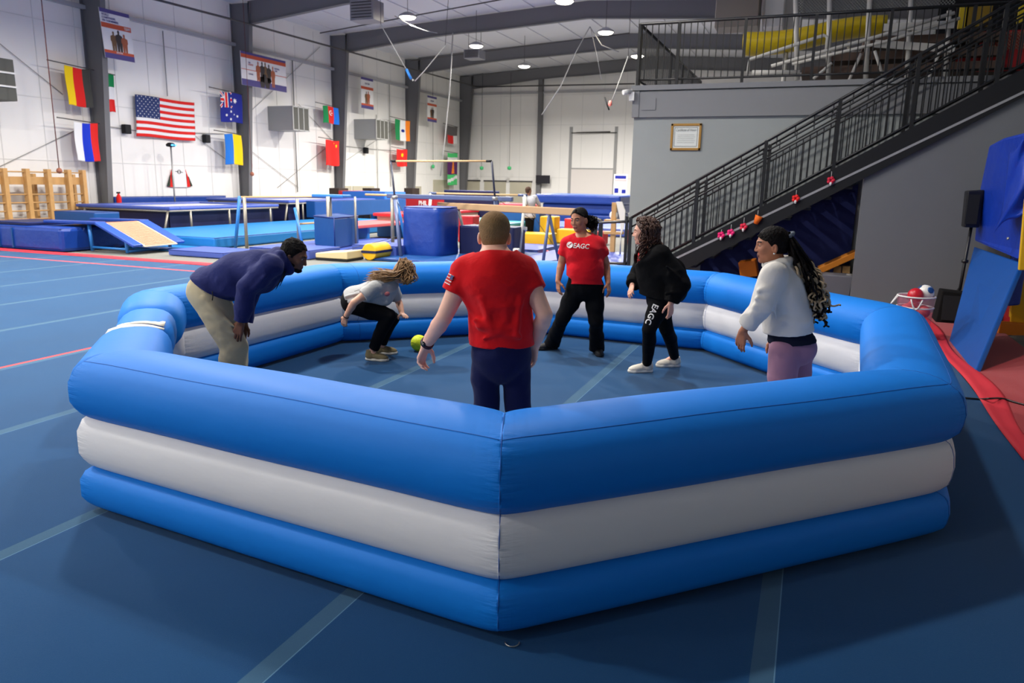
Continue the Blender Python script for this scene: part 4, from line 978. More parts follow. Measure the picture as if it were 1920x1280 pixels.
# ---------------------------------------------------------------- woman in black jacket, curly hair
def woman_black():
    D = 7.2; P = dict(front=-rh*.86 - zz*.42 - fh*.2, pel=J(1239, 556, D)); P['chest'] = J(1225, 494, D); P['mid'] = J(1233, 524, D); P['neck'] = J(1218, 465, D)
    P['head'] = (J(1207, 435, D), -rh*.96 - zz*.12 + fh*.15, zz - rh*.08)
    P['sh1'] = J(1240, 478, D-.17); P['el1'] = J(1272, 532, D-.22); P['wr1'] = J(1258, 567, D-.26)
    P['sh2'] = J(1213, 478, D+.16); P['el2'] = J(1200, 520, D+.25); P['wr2'] = J(1186, 534, D+.12)
    P['hip1'] = J(1238, 566, D-.09); P['hip2'] = J(1234, 564, D+.09)
    P['kn1'] = J(1217, 617, D-.11); P['kn2'] = J(1250, 618, D+.14)
    a = J(1213, 677, gD(1205, 697)); a[2] = .085; P['an1'] = a; a = J(1265, 668, gD(1262, 687)); a[2] = .105; P['an2'] = a
    P['toe1'] = -rh*.97 - fh*.2; P['toe2'] = -rh*.98 - fh*.1
    P['hand1'] = (J(1257, 589, D-.28)-P['wr1'], fh*.7-rh*.5, -rh-fh*.2, .5, .95, .05, .3)
    P['hand2'] = (J(1181, 553, D+.02)-P['wr2'], fh*.6+rh*.6, -fh*.4-rh, .6, .95, .03, .4)
    ms = [skin('skin_fair_warm', (224, 166, 142)), m_eyew, m_iris, lips('lips_rose', (180, 100, 94)), mat('brow_brown_dark', (50, 36, 28), .8)]
    loc = np.array([P['pel'][0], P['pel'][1], 0])
    o = body_person('person', P, ms, .005, .98, fem=True, loc=loc, torso_kw=dict(w=1.0), label='person with long curly brown hair in a black jacket and white-lettered leggings', cat='person')
    mr = mat('red_jersey_bright', (214, 24, 38)); B = Body(); torso(B, P, .008, 1.05, bust=.9); B.cut(J(1235, 548, D), -zz); n0 = P['neck']; B.cut(n0+zz*.02, zz-rh*.3, .004, (n0+zz*.06, .11))
    garment('t_shirt', B, .007, mr, o)
    m = cloth('black_jacket_fabric', (9, 9, 11), 6, .6); B = Body(); torso(B, P, .028, 1.12, chest=(.160, .118), waist=(.160, .130), hips=(.165, .135))
    for i in (1, 2): arm(B, P, i, .03, 2, r=(.072, .076, .080, .070, .034), k=.05)
    B.cap(J(1262, 505, D+.05), J(1270, 545, D+.05), .11, .10, .08); B.ell(J(1250, 520, D), A_((.17, .2, .16)), None, .06)
    B.cap(J(1222, 462, D+.11), J(1234, 470, D), .035, .04, .03); B.cap(J(1234, 470, D), J(1222, 462, D-.11), .04, .035, .03)
    for (x0, y0, x1, y1, dd, r) in ((1250, 500, 1272, 520, -.32, .014), (1262, 540, 1284, 545, -.3, .014), (1250, 550, 1275, 548, -.33, .013), (1255, 515, 1280, 530, -.31, .012)): B.cap(J(x0, y0, D+dd), J(x1, y1, D+dd), r, r*.6, .035)
    B.fold(0.0060, 22.5, (.4, .5, .6), 41)
    B.cut(J(1232, 557, D), -zz*.95-rh*.15+fh*0)
    # open front: a wedge down the chest
    B.ell(J(1206, 478, D), A_((.13, .075, .15)), np.stack([fh, rh, zz], 1) @ np.eye(3), .02, 'd')
    for i in (1, 2): w, e = P['wr%d' % i], P['el%d' % i]; d = unit(w-e); B.cut(w+d*.0, d, .004, (w+d*.09, .11))
    n0 = P['neck']; B.cut(n0+zz*.05, zz, .004, (n0+zz*.1, .16))
    garment('jacket', B, .007, m, o)
    mk = cloth('black_leggings', (13, 14, 17), 6, .3); B = Body(); torso(B, P, .004, 1.0, hips=(.158, .125))
    for i in (1, 2): leg(B, P, i, .008, (.098, .082, .060, .060, .040), .04)
    B.fold(0.0018, 32.5, (.5, .3, .6), 19); B.cut(J(1235, 535, D), zz)
    for i in (1, 2): d = unit(P['an%d' % i]-P['kn%d' % i]); p = P['an%d' % i]-d*.02; B.cut(p, d, .004, (p+d*.1, .13))
    v, q = B.mesh(.006); v = relax(v, q, 1, .4); lg = mesh_obj('leggings', v, q, mk, o)
    from mathutils.bvhtree import BVHTree
    tree = BVHTree.FromPolygons([tuple(p) for p in v], [tuple(int(k) for k in r) for r in q]); vd = unit(J(1220, 590, D)-A_(CAM)); mw = mat('print_white', (230, 226, 222), .8)
    def wrap(p):
        hit = tree.ray_cast(Vector(A_(p)-vd*.5), Vector(vd), 2.0); dd = (A_(p)-A_(J(1220, 590, D)))@vd
        return (A_(hit[0])+vd*(dd-.004)) if hit[0] is not None else p
    p0, p1 = J(1230, 570, D), J(1213, 608, D); xd = unit(p1-p0); xd = unit(xd - vd*(xd@vd)); yd = np.cross(vd, xd); yd = unit(-yd if yd@rh > 0 and False else yd)
    if np.cross(xd, yd)@vd > 0: yd = -yd
    lettering('leg_lettering', 'EAGC', mw, lg, (p0+p1)/2, xd, yd, .058, .002, bold=.02, width=.20, wrap=wrap)
    mu = mat('shoe_cream', (214, 206, 190), .7, .3, bump=(100, .3, 2))
    for i in (1, 2): shoe('shoe', P['an%d' % i], P['toe%d' % i], mu, mat('sole_white', (226, 220, 206), .6), m_lace, o, .265, tilt=0 if i == 1 else 0.0, ground=0 if i == 1 else .0)
    c, f, t = P['head']; Bc, PP, M = scalp(c, f, t, .98, .014, front=.052, nape=-.10); v, q = Bc.mesh(.005)
    mh = mat('hair_curly_brown', (74, 46, 33), .5, .45, bump=(70, .6, 3), var=.4, vscale=16)
    def root(rs, i):
        a = rs.rand()*6.28; e = .1+1.25*rs.rand()**.7; d = M @ A_((math.cos(a)*math.sin(e), math.sin(a)*math.sin(e)-.05, math.cos(e))); fw = d@f
        if fw > .30 and e > .6: d = unit(d - A_(f)*1.0)
        r0 = A_(c) + d*.098; out = unit(d*A_((1, 1, .2)) - A_(f)*.75); k = .55+.55*rs.rand(); s = rs.randn(3)*.012
        if rs.rand() < .16: return r0, [A_(c)+d*.12-A_(f)*.01, A_(c)+A_(f)*.005-fh*.10+s-zz*.05, A_(c)+A_(f)*.02-fh*.11-zz*.14+s, A_(c)+A_(f)*.03-fh*.11-zz*(.2+.1*rs.rand())+s]
        return r0, [A_(c)+d*.13+out*.03, A_(c)+out*.125-zz*.10*k+s, A_(c)+out*.135-zz*.22*k+s*2, A_(c)+out*.13-zz*.31*k-A_(f)*.01+s*2]
    cs = curls(c, M, 420, 8, root, None, .017, 4.0, .0060, pts=34); v2, q2 = tube_strands(cs, 4)
    mesh_obj('hair', np.concatenate([v, v2]), np.concatenate([q, q2+len(v)]), mh, o)
    return o
woman_black()

# ---------------------------------------------------------------- girl in white sweatshirt
def woman_white():
    D = 5.0; P = dict(front=-rh*.93 + fh*.30 - zz*.12, pel=J(1482, 648, D)); P['chest'] = J(1467, 548, D); P['mid'] = J(1477, 600, D); P['neck'] = J(1457, 496, D)
    P['head'] = (J(1446, 459, D), -rh*.97 + fh*.12 - zz*.14, zz - rh*.08)
    P['sh1'] = J(1450, 515, D-.165); P['el1'] = J(1425, 578, D-.20); P['wr1'] = J(1393, 620, D-.10)
    P['sh2'] = J(1461, 514, D+.165); P['el2'] = J(1462, 578, D+.22); P['wr2'] = J(1452, 632, D+.20)
    P['hip1'] = J(1472, 660, D-.085); P['hip2'] = J(1492, 658, D+.08)
    k = J(1462, 740, D-.09); P['kn1'] = k; k = J(1496, 740, D+.09); P['kn2'] = k
    for i, x in ((1, 1462), (2, 1505)): a = J(x, 800, D+(-.09 if i == 1 else .1)); a[2] = .085; P['an%d' % i] = a; P['kn%d' % i][2] = .48; P['toe%d' % i] = -rh*.95+fh*.25
    P['hand1'] = (J(1385, 657, D-.06)-P['wr1'], fh*.55+rh*.55-zz*.1, -rh*.3-fh*.3+rh*.9, .45, .98, .03, .3)
    P['hand2'] = (J(1450, 668, D+.2)-P['wr2'], -fh*.5, -rh, .5, .98, .02, .4)
    ms = [skin('skin_brown', (164, 108, 80)), m_eyew, m_iris, lips('lips_brown', (120, 66, 58)), mat('brow_black', (22, 18, 16), .8)]
    loc = np.array([P['pel'][0], P['pel'][1], 0])
    o = body_person('person', P, ms, .0045, 1.0, fem=True, nose=.98, loc=loc, armr=(.048, .042, .035, .037, .025), torso_kw=dict(w=.95), label='person with a long braided ponytail in a white half-zip sweatshirt and mauve leggings', cat='person')
    m = cloth('cream_sweatshirt_fleece', (206, 202, 194), 5, .5); B = Body(); torso(B, P, .022, 1.06, bust=.85, chest=(.158, .112), waist=(.152, .122), hips=(.160, .128))
    for i in (1, 2): arm(B, P, i, .022, 2, r=(.060, .058, .052, .050, .034), k=.04)
    nk = P['neck']; cn = unit(P['head'][0]-nk)   # fold-over collar
    for a in np.linspace(0, 2*math.pi, 13)[:-1]:
        ff = unit(P['front']*A_((1, 1, 0))); sd = np.cross(ff, zz); p = nk + (ff*math.cos(a)*.072 + sd*math.sin(a)*.082) + zz*(.012-.018*math.cos(a)); a2 = a+.53; p2 = nk + (ff*math.cos(a2)*.072 + sd*math.sin(a2)*.082) + zz*(.012-.018*math.cos(a2))
        B.cap(p, p2, .028, .028, .02)
    for (x0, y0, x1, y1, dd, r) in ((1418, 560, 1442, 574, -.255, .014), (1416, 574, 1440, 585, -.255, .014), (1412, 588, 1434, 596, -.235, .012), (1422, 545, 1440, 540, -.24, .010), (1445, 525, 1455, 600, -.2, .012), (1490, 590, 1515, 600, -.15, .012), (1470, 600, 1512, 606, -.17, .012)): B.cap(J(x0, y0, D+dd), J(x1, y1, D+dd), r, r*.65, .035)
    B.fold(0.0053, 22.5, (.4, .4, .8), 51)
    hl = J(1441, 630, D-.1); hr = J(1526, 616, D); hd = unit(hr-hl); B.cut((hl+hr)/2, unit(np.cross(hd, fh)*(-1 if np.cross(hd, fh)[2] > 0 else 1)))
    w, e = P['wr1'], P['el1']; d = unit(w-e); B.cut(w-d*.06, d, .004, (w+d*.05, .14)); w, e = P['wr2'], P['el2']; d = unit(w-e); B.cut(w-d*.03, d, .004, (w+d*.08, .14))
    c, f, t = P['head']; B.cut(nk+zz*.062, zz*.9+unit(P['front'])*-.0, .004, (nk+zz*.1, .15)); B.ell(nk+zz*.075, A_((.062, .062, .05)), None, .01, 'd')
    sw = garment('sweatshirt', B, .006, m, o)
    # ribbed cuff and hem bands
    mrib = cloth('cream_rib', (196, 192, 184), 40, .4)
    w, e = P['wr1'], P['el1']; d = unit(w-e); p = w - d*.085; u = unit(np.cross(d, zz)); v3 = np.cross(d, u); b = MB()
    for kk in (0, .012, .024): b.tube([p+d*kk+(u*math.cos(a)+v3*math.sin(a))*.056 for a in np.linspace(0, 2*math.pi, 25)], .0075, 6, cap=False)
    b.build('cuff', mrib, sw)
    mn = cloth('navy_shirt_hem', (20, 24, 40), 6, .4); B = Body(); torso(B, P, .010, 1.02, waist=(.14, .11), hips=(.164, .134)); B.ell(J(1500, 655, D-.07), A_((.114, .114, .12)), None, .05); B.ell(J(1504, 653, D+.07), A_((.114, .114, .12)), None, .05); B.fold(.0012, 36, (.9, .5, .2), 61); up = unit(P['chest']-P['pel'])
    l2 = J(1444, 648, D-.1); r2 = J(1530, 634, D); hd = unit(r2-l2); B.cut((l2+r2)/2, unit(np.cross(hd, fh)*(-1 if np.cross(hd, fh)[2] > 0 else 1))); B.cut(J(1480, 618, D), zz)
    garment('undershirt', B, .006, mn, o)
    mk = cloth('mauve_leggings', (146, 108, 128), 6, .2); B = Body(); torso(B, P, .004, 1.0, hips=(.150, .132), waist=(.12, .1))
    B.ell(J(1500, 655, D-.07), A_((.10, .10, .105)), None, .05); B.ell(J(1504, 653, D+.07), A_((.10, .10, .105)), None, .05)
    for i in (1, 2): leg(B, P, i, .008, (.100, .088, .060, .060, .040), .022)
    B.fold(0.0012, 32.5, (.5, .3, .6), 9); B.cut(J(1480, 600, D), zz)
    for i in (1, 2): B.cut(P['an%d' % i]+zz*.03, -zz, .004, (P['an%d' % i]-zz*.06, .13))
    garment('leggings', B, .006, mk, o)
    for i in (1, 2): shoe('shoe', P['an%d' % i], P['toe%d' % i], m_white, m_white, m_lace, o, .25)
    # hair: braided cap pulled back into a ponytail of wavy braids, pale towards the ends
    Bc, PP, M = scalp(c, f, t, 1.0, .010, front=.042, nape=-.06); v, q = Bc.mesh(.0045); knot = J(1475, 440, D)
    mh = mat('hair_black_braid', (14, 10, 9), .7, .12, bump=(60, .6, 2)); mb = mat('hair_pale_braid', (176, 152, 118), .55, .4, var=.2, vscale=20)
    cs = []; rs = np.random.RandomState(3)
    for i in range(26):   # cornrows from the forehead back to the tie
        a = -.98+1.96*i/25; p0 = PP(.075*math.sin(a), .080*math.cos(a), .068-.032*abs(a)); p1 = PP(.082*math.sin(a), .02, .105-.055*abs(a)); p2 = PP(.07*math.sin(a), -.07, .085-.05*abs(a)); cs.append((spline([p0, p1, p2, knot], 14), .0062*np.ones(14)))
    dark, pale = list(cs), []
    for i in range(96):
        sp = rs.randn(3)*A_((.020, .020, .02)); k = .70+.42*rs.rand(); wv = rs.randn(2)
        end = A_((1536+9*rs.randn()-20*max(0, .9-k), 440+150*k)); mid1 = J(1492+5*wv[0], 470, D-.02+.03*rs.randn()); mid2 = J(1512+9*wv[0], 440+88*k, D-.04+.05*rs.randn()); mid3 = J(1528+11*wv[1], 440+122*k, D-.05+.05*rs.randn()); e = J(end[0], end[1], D-.05+.06*rs.randn())
        n = 44; base = spline([knot + sp*.4, mid1 + sp*.5, mid2 + sp, mid3 + sp, e + sp], n); w = np.linspace(0, 1, n); T = np.gradient(base, axis=0); T /= np.linalg.norm(T, axis=1)[:, None]; U = np.cross(T, unit(fh+.5*rs.randn(3))); V = np.cross(T, U); ph = rs.rand()*6+w*(30+8*rs.rand()); g = (.020*np.maximum(0, w-.25))[:, None]*1.35
        base = base + g*(U*np.cos(ph)[:, None]+V*.6*np.sin(ph)[:, None]); r = .0098*(1-.35*w)
        cut = n if rs.rand() < .45 else int(n*(.36+.14*rs.rand()))
        dark.append((base[:cut+1], r[:cut+1]*np.ones(len(base[:cut+1]))))
        if cut < n: pale.append((base[cut:], r[cut:]))
    v2, q2 = tube_strands(dark, 5); v3_, q3 = tube_strands(pale, 5); nd = len(q)+len(q2)
    vv = np.concatenate([v, v2, v3_]); qq = np.concatenate([q, q2+len(v), q3+len(v)+len(v2)]); mi = np.zeros(len(qq), int); mi[nd:] = 1
    hr_ = mesh_obj('hair', vv, qq, [mh, mb], o, mi)
    b = MB(); kd = unit(J(1492, 470, D)-knot); u = unit(np.cross(kd, fh)); v4 = np.cross(kd, u); pts = [knot + kd*.012 + (u*math.cos(a)+v4*math.sin(a))*(.036+.004*math.sin(9*a)) for a in np.linspace(0, 2*math.pi, 37)]; b.tube(pts, .014, 8, cap=False); b.build('scrunchie', mat('scrunchie_grey', (88, 96, 108), .8, bump=(40, .8, 3)), hr_)
    b = MB(); b.lathe([(0, -.006), (.006, -.004), (.006, .004), (0, .006)], A_(c) + frame(f, t) @ A_((-.088, .002, -.050)), 8); b.build('earring', m_white, o)
    b = MB(); b.lathe([(0, -.006), (.006, -.004), (.006, .004), (0, .006)], A_(c) + frame(f, t) @ A_((.088, .002, -.050)), 8); b.build('earring', m_white, o)
    return o
woman_white()

# ---------------------------------------------------------------- coach far away beside the beam
def coach():
    D = 24.0; P = dict(front=rh*.6 + fh*.7, pel=J(993, 405, D)); P['chest'] = J(993, 380, D); P['mid'] = J(993, 392, D); P['neck'] = J(992, 367, D)
    P['head'] = (J(991, 357, D), rh*.7+fh*.6, zz); P['sh1'] = J(984, 370, D-.05); P['el1'] = J(984, 384, D-.25); P['wr1'] = J(995, 391, D-.28); P['sh2'] = J(1003, 370, D+.05); P['el2'] = J(1011, 384, D+.12); P['wr2'] = J(1003, 391, D-.1)
    P['hip1'] = J(990, 409, D); P['hip2'] = J(996, 409, D)
    for i, x in ((1, 991), (2, 996)):
        a = J(x, 440, D); a[2] = .08; P['an%d' % i] = a; P['kn%d' % i] = (a+P['hip%d' % i])/2; P['toe%d' % i] = rh
    P['hand1'] = (J(1002, 392, D-.25)-P['wr1'], zz, -zz, .4, 1, .02, .4); P['hand2'] = (J(998, 393, D-.15)-P['wr2'], zz, -zz, .4, 1, .02, .4)
    ms = [skin('skin_medium', (150, 104, 80)), m_eyew, m_iris, lips('lips_brown', (120, 66, 58)), mat('brow_black', (22, 18, 16), .8)]
    o = body_person('person', P, ms, .008, 1.05, loc=np.array([P['pel'][0], P['pel'][1], 0]), torso_kw=dict(w=1.1), label='person in a grey top and black trousers standing far off beside the long beam', cat='person')
    B = Body(); torso(B, P, .03, 1.15)
    for i in (1, 2): arm(B, P, i, .025, 1.0); e = P['el%d' % i]
    B.cut(J(993, 408, D), -zz); garment('shirt', B, .015, cloth('grey_sweat', (168, 168, 170)), o)
    B = Body(); torso(B, P, .01, 1.1)
    for i in (1, 2): leg(B, P, i, .02)
    B.cut(J(993, 402, D), zz); garment('trousers', B, .015, cloth('black_leggings', (22, 23, 26)), o)
    for i in (1, 2): shoe('shoe', P['an%d' % i], P['toe%d' % i], m_dark, m_white, m_lace, o)
    c, f, t = P['head']; B, PP, M = scalp(c, f, t, 1.05, .006); garment('hair', B, .01, mat('hair_cropped', (70, 50, 38), .9), o)
coach()

# ---------------------------------------------------------------- the ball
def ball():
    D = gD(786, 658); r = .094; c = J(785.5, 641.5, D); c[2] = r
    b = MB(); b.lathe([(r*math.sin(a), -r*math.cos(a)) for a in np.linspace(0.001, math.pi-.001, 24)], c, 32)
    o = b.build('ball', mat('ball_lime', (230, 243, 46), .55, .35, bump=(120, .25, 2)), label='lime yellow ball rolling on the blue floor inside the pit', cat='ball')
    cs = []
    for i, (tx, ty) in enumerate(((0.4, .3),)):
        pts = []
        for a in np.linspace(0, 2*math.pi, 80):   # tennis-ball seam curve
            A2, B2 = .72*r, .28*r; p = A_((A2*math.cos(a)+B2*math.cos(3*a), A2*math.sin(a)-B2*math.sin(3*a), 2*math.sqrt(A2*B2)*math.sin(2*a)))
            p = A_(Matrix.Rotation(.9, 3, 'X') @ Matrix.Rotation(.5, 3, 'Z') @ Vector(p)); pts.append(c + unit(p)*(r*1.002))
        cs.append((np.array(pts), .0016*np.ones(80)))
    v, q = tube_strands(cs, 5); mesh_obj('seam', v, q, mat('ball_seam', (170, 180, 60), .7), o)
ball()
# ================================================================ THINGS ON THE WALLS AND UNDER THE ROOF
def V3(p): return Vector(p)
m_wood = mat('pale_wood', (196, 152, 96), 0.5, 0.35, bump=(14, .15, 4, (1, 6, 1)), var=.10, vscale=5)
m_lampl = mat('lamp_lens', (255, 244, 222), .4, .3, emit=16)
m_alu = mat('lamp_housing', (170, 170, 170), .4, .5, metal=.5)
lamp_words = {(-15.65, 0): 'round bay lamp nearest in the left row, beside the metal heater box', (-15.65, 1): 'round bay lamp directly above the white heater box', (-15.65, 2): 'round bay lamp farthest along the left row, over the back wall',
              (-8.9, 0): 'round bay lamp cut by the top edge above the first peaked beam', (-8.9, 1): 'round bay lamp near the peak where the swing ropes hang', (-8.9, 2): 'round bay lamp seen against the corner of the balcony railing'}
for r_, ys in ((-15.65, (27.9, 34.5, 41.0)), (-8.9, (27.2, 33.0, 39.3))):
    for k, y in enumerate(ys):
        p = Vector((r_, y, 8.28)); t = thing('bay_lamp', p, lamp_words[(r_, k)], 'ceiling lamp', 'round bay lamps under the roof')
        MB().lathe([(.05, .16), (.14, .15), (.33, .05), (.36, .0), (.35, -.03), (.33, -.035), (.30, -.0), (.05, .0)], p, 24).build('housing', m_alu, t)
        MB().lathe([(0, -.12), (.15, -.115), (.27, -.08), (.32, -.03), (.32, .0), (0, 0)], p, 24).build('lens', m_lampl, t)
        MB().tube([p + Vector((0, 0, .15)), (p.x, p.y, roof_z(p.x))], .012, 6).build('hanger', m_pipe, t)
# heater boxes hanging from the roof
def heater(p, d, label, lit=False):
    p = Vector(p); t = thing('unit_heater', p, label, 'heater', 'unit heaters under the roof')
    mm = mat('heater_sheet', (132, 132, 136), .45, .5, metal=.2)
    b = MB(); b.box(p, d); b.build('casing', mm, t, bevel=.015)
    b = MB()
    for i in range(6): b.box(p + Vector((0, -d[1]/2-.015, -d[2]*.36+i*d[2]*.145)), (d[0]*.86, .03, .02))
    b.build('louver', m_dark, t)
    b = MB()
    for sx in (-1, 1): b.tube([p + Vector((sx*d[0]*.4, 0, d[2]/2)), (p.x+sx*d[0]*.4, p.y, roof_z(p.x))], .012, 6)
    b.build('hanger', m_pipe, t)
heater(onY(688, 22, 27.0), (1.05, .8, .75), 'grey metal heater box hanging at the top left beside the nearest lamp')
heater(onY(890, 103, 36.3), (.85, .8, .42), 'small white heater box hanging below the second lamp of the left row')
t = thing('duct_box', onY(1385, 20, 23.0), 'beige square duct box hanging above the balcony railing', 'duct')
p = Vector(t['_o']); MB().box(p, (1.15, .9, 1.0)).build('casing', mat('duct_beige', (140, 132, 122), .6), t, bevel=.02)
MB().box(p + Vector((.95, .3, .1)), (.5, .9, 1.2)).build('side_duct', m_white, t, bevel=.02)
p = Vector(onY(1466, 55, 24.0)); t = thing('duct_box', p, 'white tapered duct outlet hanging behind the balcony railing', 'duct'); MB().hexa([p+Vector(q) for q in ((-.5, -.4, -.45), (.5, -.4, -.25), (.5, .4, -.25), (-.5, .4, -.45), (-.6, -.4, .9), (.5, -.4, .9), (.5, .4, .9), (-.6, .4, .9))]).build('casing', m_white, t, bevel=.02)
# sprinkler pipe along the left wall and across the back
MB().tube([onX(150, -38, XL+1.4), onX(430, 35, XL+1.4), onX(895, 163, XL+1.4)] , .045, 8).build('sprinkler_pipe', m_pipe, label='long dark sprinkler pipe running high along the left wall', cat='pipe')
a = Vector(onX(895, 163, XL+1.4)); MB().tube([a, onY(1190, 157, a.y)], .045, 8).build('sprinkler_pipe', m_pipe, label='sprinkler pipe crossing high along the back wall to the mezzanine', cat='pipe')
# sprinkler branch lines under the roof
for i, (x0, y0, x1, y1, Y, lb) in enumerate(((600, 62, 1000, -12, 31.5, 'thin sprinkler branch line under the roof between the first and second beam'), (770, 114, 1180, 62, 38.0, 'thin sprinkler branch line under the roof between the second and third beam'))):
    MB().tube([onY(x0, y0, Y), onY(x1, y1, Y)], .028, 6).build('sprinkler_branch', m_pipe, label=lb, cat='pipe')

# ---------------- louvred wall boxes on the left wall
def wall_box(y0, y1, z0, z1, label, xo=-22.95):
    c = Vector((XL, (y0+y1)/2, z0)); t = thing('wall_vent_box', c, label, 'vent box', 'louvred vent boxes on the left wall')
    ml = mat('vent_box_grey', (150, 152, 152), .5, .4); md = mat('vent_slot', (84, 84, 78), .7); mf = mat('vent_frame', (176, 176, 172), .5)
    MB().bb((XL, y0, z0), (xo, y1, z1)).build('casing', ml, t, bevel=.01)
    n = 3; w = (y1-y0)/n
    for k in range(n): MB().bb((xo-.02, y0+k*w+.02, z0+.04), (xo+.012, y0+(k+1)*w-.02, z1-.04)).build('louver', md, t)
    b = MB()
    for k in range(n+1): b.bb((xo-.02, y0+k*w-.025, z0), (xo+.02, y0+k*w+.025, z1))
    b.bb((xo-.02, y0, z1-.05), (xo+.02, y1, z1)); b.bb((xo-.02, y0, z0), (xo+.02, y1, z0+.05)); b.build('louver_frame', mf, t)
wall_box(29.97, 31.15, 4.12, 5.22, 'louvred grey vent box on the wall below the wide team banner')
wall_box(37.25, 38.5, 4.15, 5.22, 'louvred grey vent box on the wall below the narrow poster')
# the left-edge vent: horizontal slots
c = Vector((XL, 15.9, 4.0)); t = thing('wall_vent_box', c, 'louvred vent box at the left edge with level white bars', 'vent box', 'louvred vent boxes on the left wall')
MB().bb((XL, 14.6, 4.06), (-23.0, 16.68, 5.27)).build('casing', mat('vent_slot', (84, 84, 78)), t, bevel=.01)
for k in range(2): MB().bb((-23.01, 14.6, 4.44+.40*k), (-22.96, 16.68, 4.49+.40*k)).build('louver_frame', m_white, t)

# ---------------- flags
def M_(n, c): return mat(n, c, .8, .2, bump=(8, .25, 3), sheen=.1)
F_Y, F_R, F_K, F_W, F_B, F_G = M_('flag_gold', (236, 200, 10)), M_('flag_red', (214, 34, 30)), M_('flag_black', (58, 58, 54)), M_('flag_white', (226, 226, 226)), M_('flag_blue', (22, 52, 190)), M_('flag_green', (16, 130, 72))
F_SB, F_O, F_NV, F_AZ = M_('flag_sky', (30, 110, 200)), M_('flag_orange', (240, 130, 20)), M_('flag_navy', (26, 36, 130)), M_('flag_azure', (20, 110, 215))
def flag(y0, y1, z0, z1, X, mats, pick, label, pole=True, group='national flags hung along the left wall', ph=0, extra=None, nu=36, nv=30, skew=0.0):
    t = thing('flag', (X, (y0+y1)/2, z0), label, 'flag', group)
    def P(u, v): return Vector((X + .035*math.sin(u*9+ph+v*1.2)*(.3+.7*(1-v)) , y0+(y1-y0)*u + .02*math.sin(v*5+ph) + skew*(1-v), z0+(z1-z0)*v + .02*math.sin(u*6+ph)))
    MB().grid(P, nu, nv, pick).build('cloth', mats, t, solid=.006)
    if extra: extra(t, P)
    if pole:
        b = MB(); b.tube([(X-.02, y0-.55, z1+.10), (X-.02, y1+.1, z1+.02)], .018, 8); b.lathe([(0, -.03), (.032, 0), (0, .03)], (X-.02, y0-.57, z1+.10), 8); b.build('flag_pole', m_pipe, t)
    return t
V3s = lambda u, v: min(2, int(u*3))
star = lambda c, r, n=5, r2=.42, a0=math.pi/2: [(c[0]+(r if k % 2 == 0 else r*r2)*math.cos(a0+math.pi*k/n), c[1]+(r if k % 2 == 0 else r*r2)*math.sin(a0+math.pi*k/n)) for k in range(2*n)]
def decal(b, P, poly, off=.008, mi=0):
    b.add([P(u, v) + Vector((off, 0, 0)) for u, v in poly], [tuple(range(len(poly)))], mi)
flag(19.06, 20.05, 4.2, 5.47, -23.85, [F_Y, F_R, F_K], V3s, 'flag with gold, red and black upright stripes, upper one at the nearest column', ph=1)
flag(19.2, 20.15, 2.36, 3.66, -23.85, [F_W, F_B, F_R], V3s, 'flag with white, blue and red upright stripes, lower one at the nearest column', ph=2)
flag(20.62, 21.2, 4.15, 5.45, -24.1, [F_G, F_W, F_R], lambda u, v: 2-min(2, int(v*3)), 'green, white and red flag mostly hidden behind the nearest column', ph=3)
def us_extra(t, P):
    b = MB(); A = .0
    for r in range(9):
        for c in range(6 if r % 2 == 0 else 5):
            u = .40*(c+.5+(.5 if r % 2 else 0))/6; v = 1-(7/13)*(r+.5)/9; decal(b, P, star((u, v), .0135, 5, .45) if False else [(u+(q[0])*.62, v+q[1]*1.1) for q in star((0, 0), .017)], .012)
    b.build('stars', F_W, t)
flag(22.25, 25.25, 3.36, 4.90, -24.25, [F_R, F_W, M_('flag_canton', (44, 58, 104))], lambda u, v: 2 if (u < .4 and v > 6/13) else (0 if int((1-v)*13) % 2 == 0 else 1), 'large stars and stripes flag spread flat on the left wall', pole=False, ph=.4, extra=us_extra, nu=40, nv=39, skew=-.12)
def aus_extra(t, P):
    b = MB(); q = lambda x, y: (x*.5, .5+y*.5)   # canton u 0-.5, v .5-1 (flag hung with its canton at upper left)
    for (x0, y0, x1, y1, w, m, o) in ((0, 0, 1, 1, .10, 1, .008), (0, 1, 1, 0, .10, 1, .008), (0, 0, 1, 1, .04, 0, .010), (0, 1, 1, 0, .04, 0, .010)):
        d = Vector((x1-x0, y1-y0)).normalized(); n = Vector((-d.y, d.x))*w; decal(b, P, [q(x0+n.x, y0+n.y), q(x1+n.x, y1+n.y), q(x1-n.x, y1-n.y), q(x0-n.x, y0-n.y)], o, m)
    for (w, m, o) in ((.16, 1, .012), (.09, 0, .014)):
        decal(b, P, [q(.5-w, 0), q(.5+w, 0), q(.5+w, 1), q(.5-w, 1)], o, m); decal(b, P, [q(0, .5-w), q(1, .5-w), q(1, .5+w), q(0, .5+w)], o, m)
    b.build('union_canton', [F_R, F_W], t); b = MB()
    for u, v, r in ((.66, .73, .10), (.45, .36, .055), (.25, .24, .055), (.78, .22, .055), (.42, .10, .055), (.62, .26, .035)): decal(b, P, star((u, v), r, 7, .5), .010)
    b.build('stars', F_W, t)
flag(26.3, 27.6, 4.24, 5.47, -23.85, [F_NV], lambda u, v: 0, 'navy flag with a small union canton and white stars at the second column', ph=4, extra=aus_extra)
flag(26.42, 27.45, 2.45, 3.74, -23.85, [F_SB, F_Y], lambda u, v: int(u*2), 'flag half blue and half yellow, hung upright at the second column', ph=5)
flag(28.1, 28.5, 2.4, 4.6, -24.2, [F_R], lambda u, v: 0, 'narrow red flag edge showing behind the second column', ph=1)
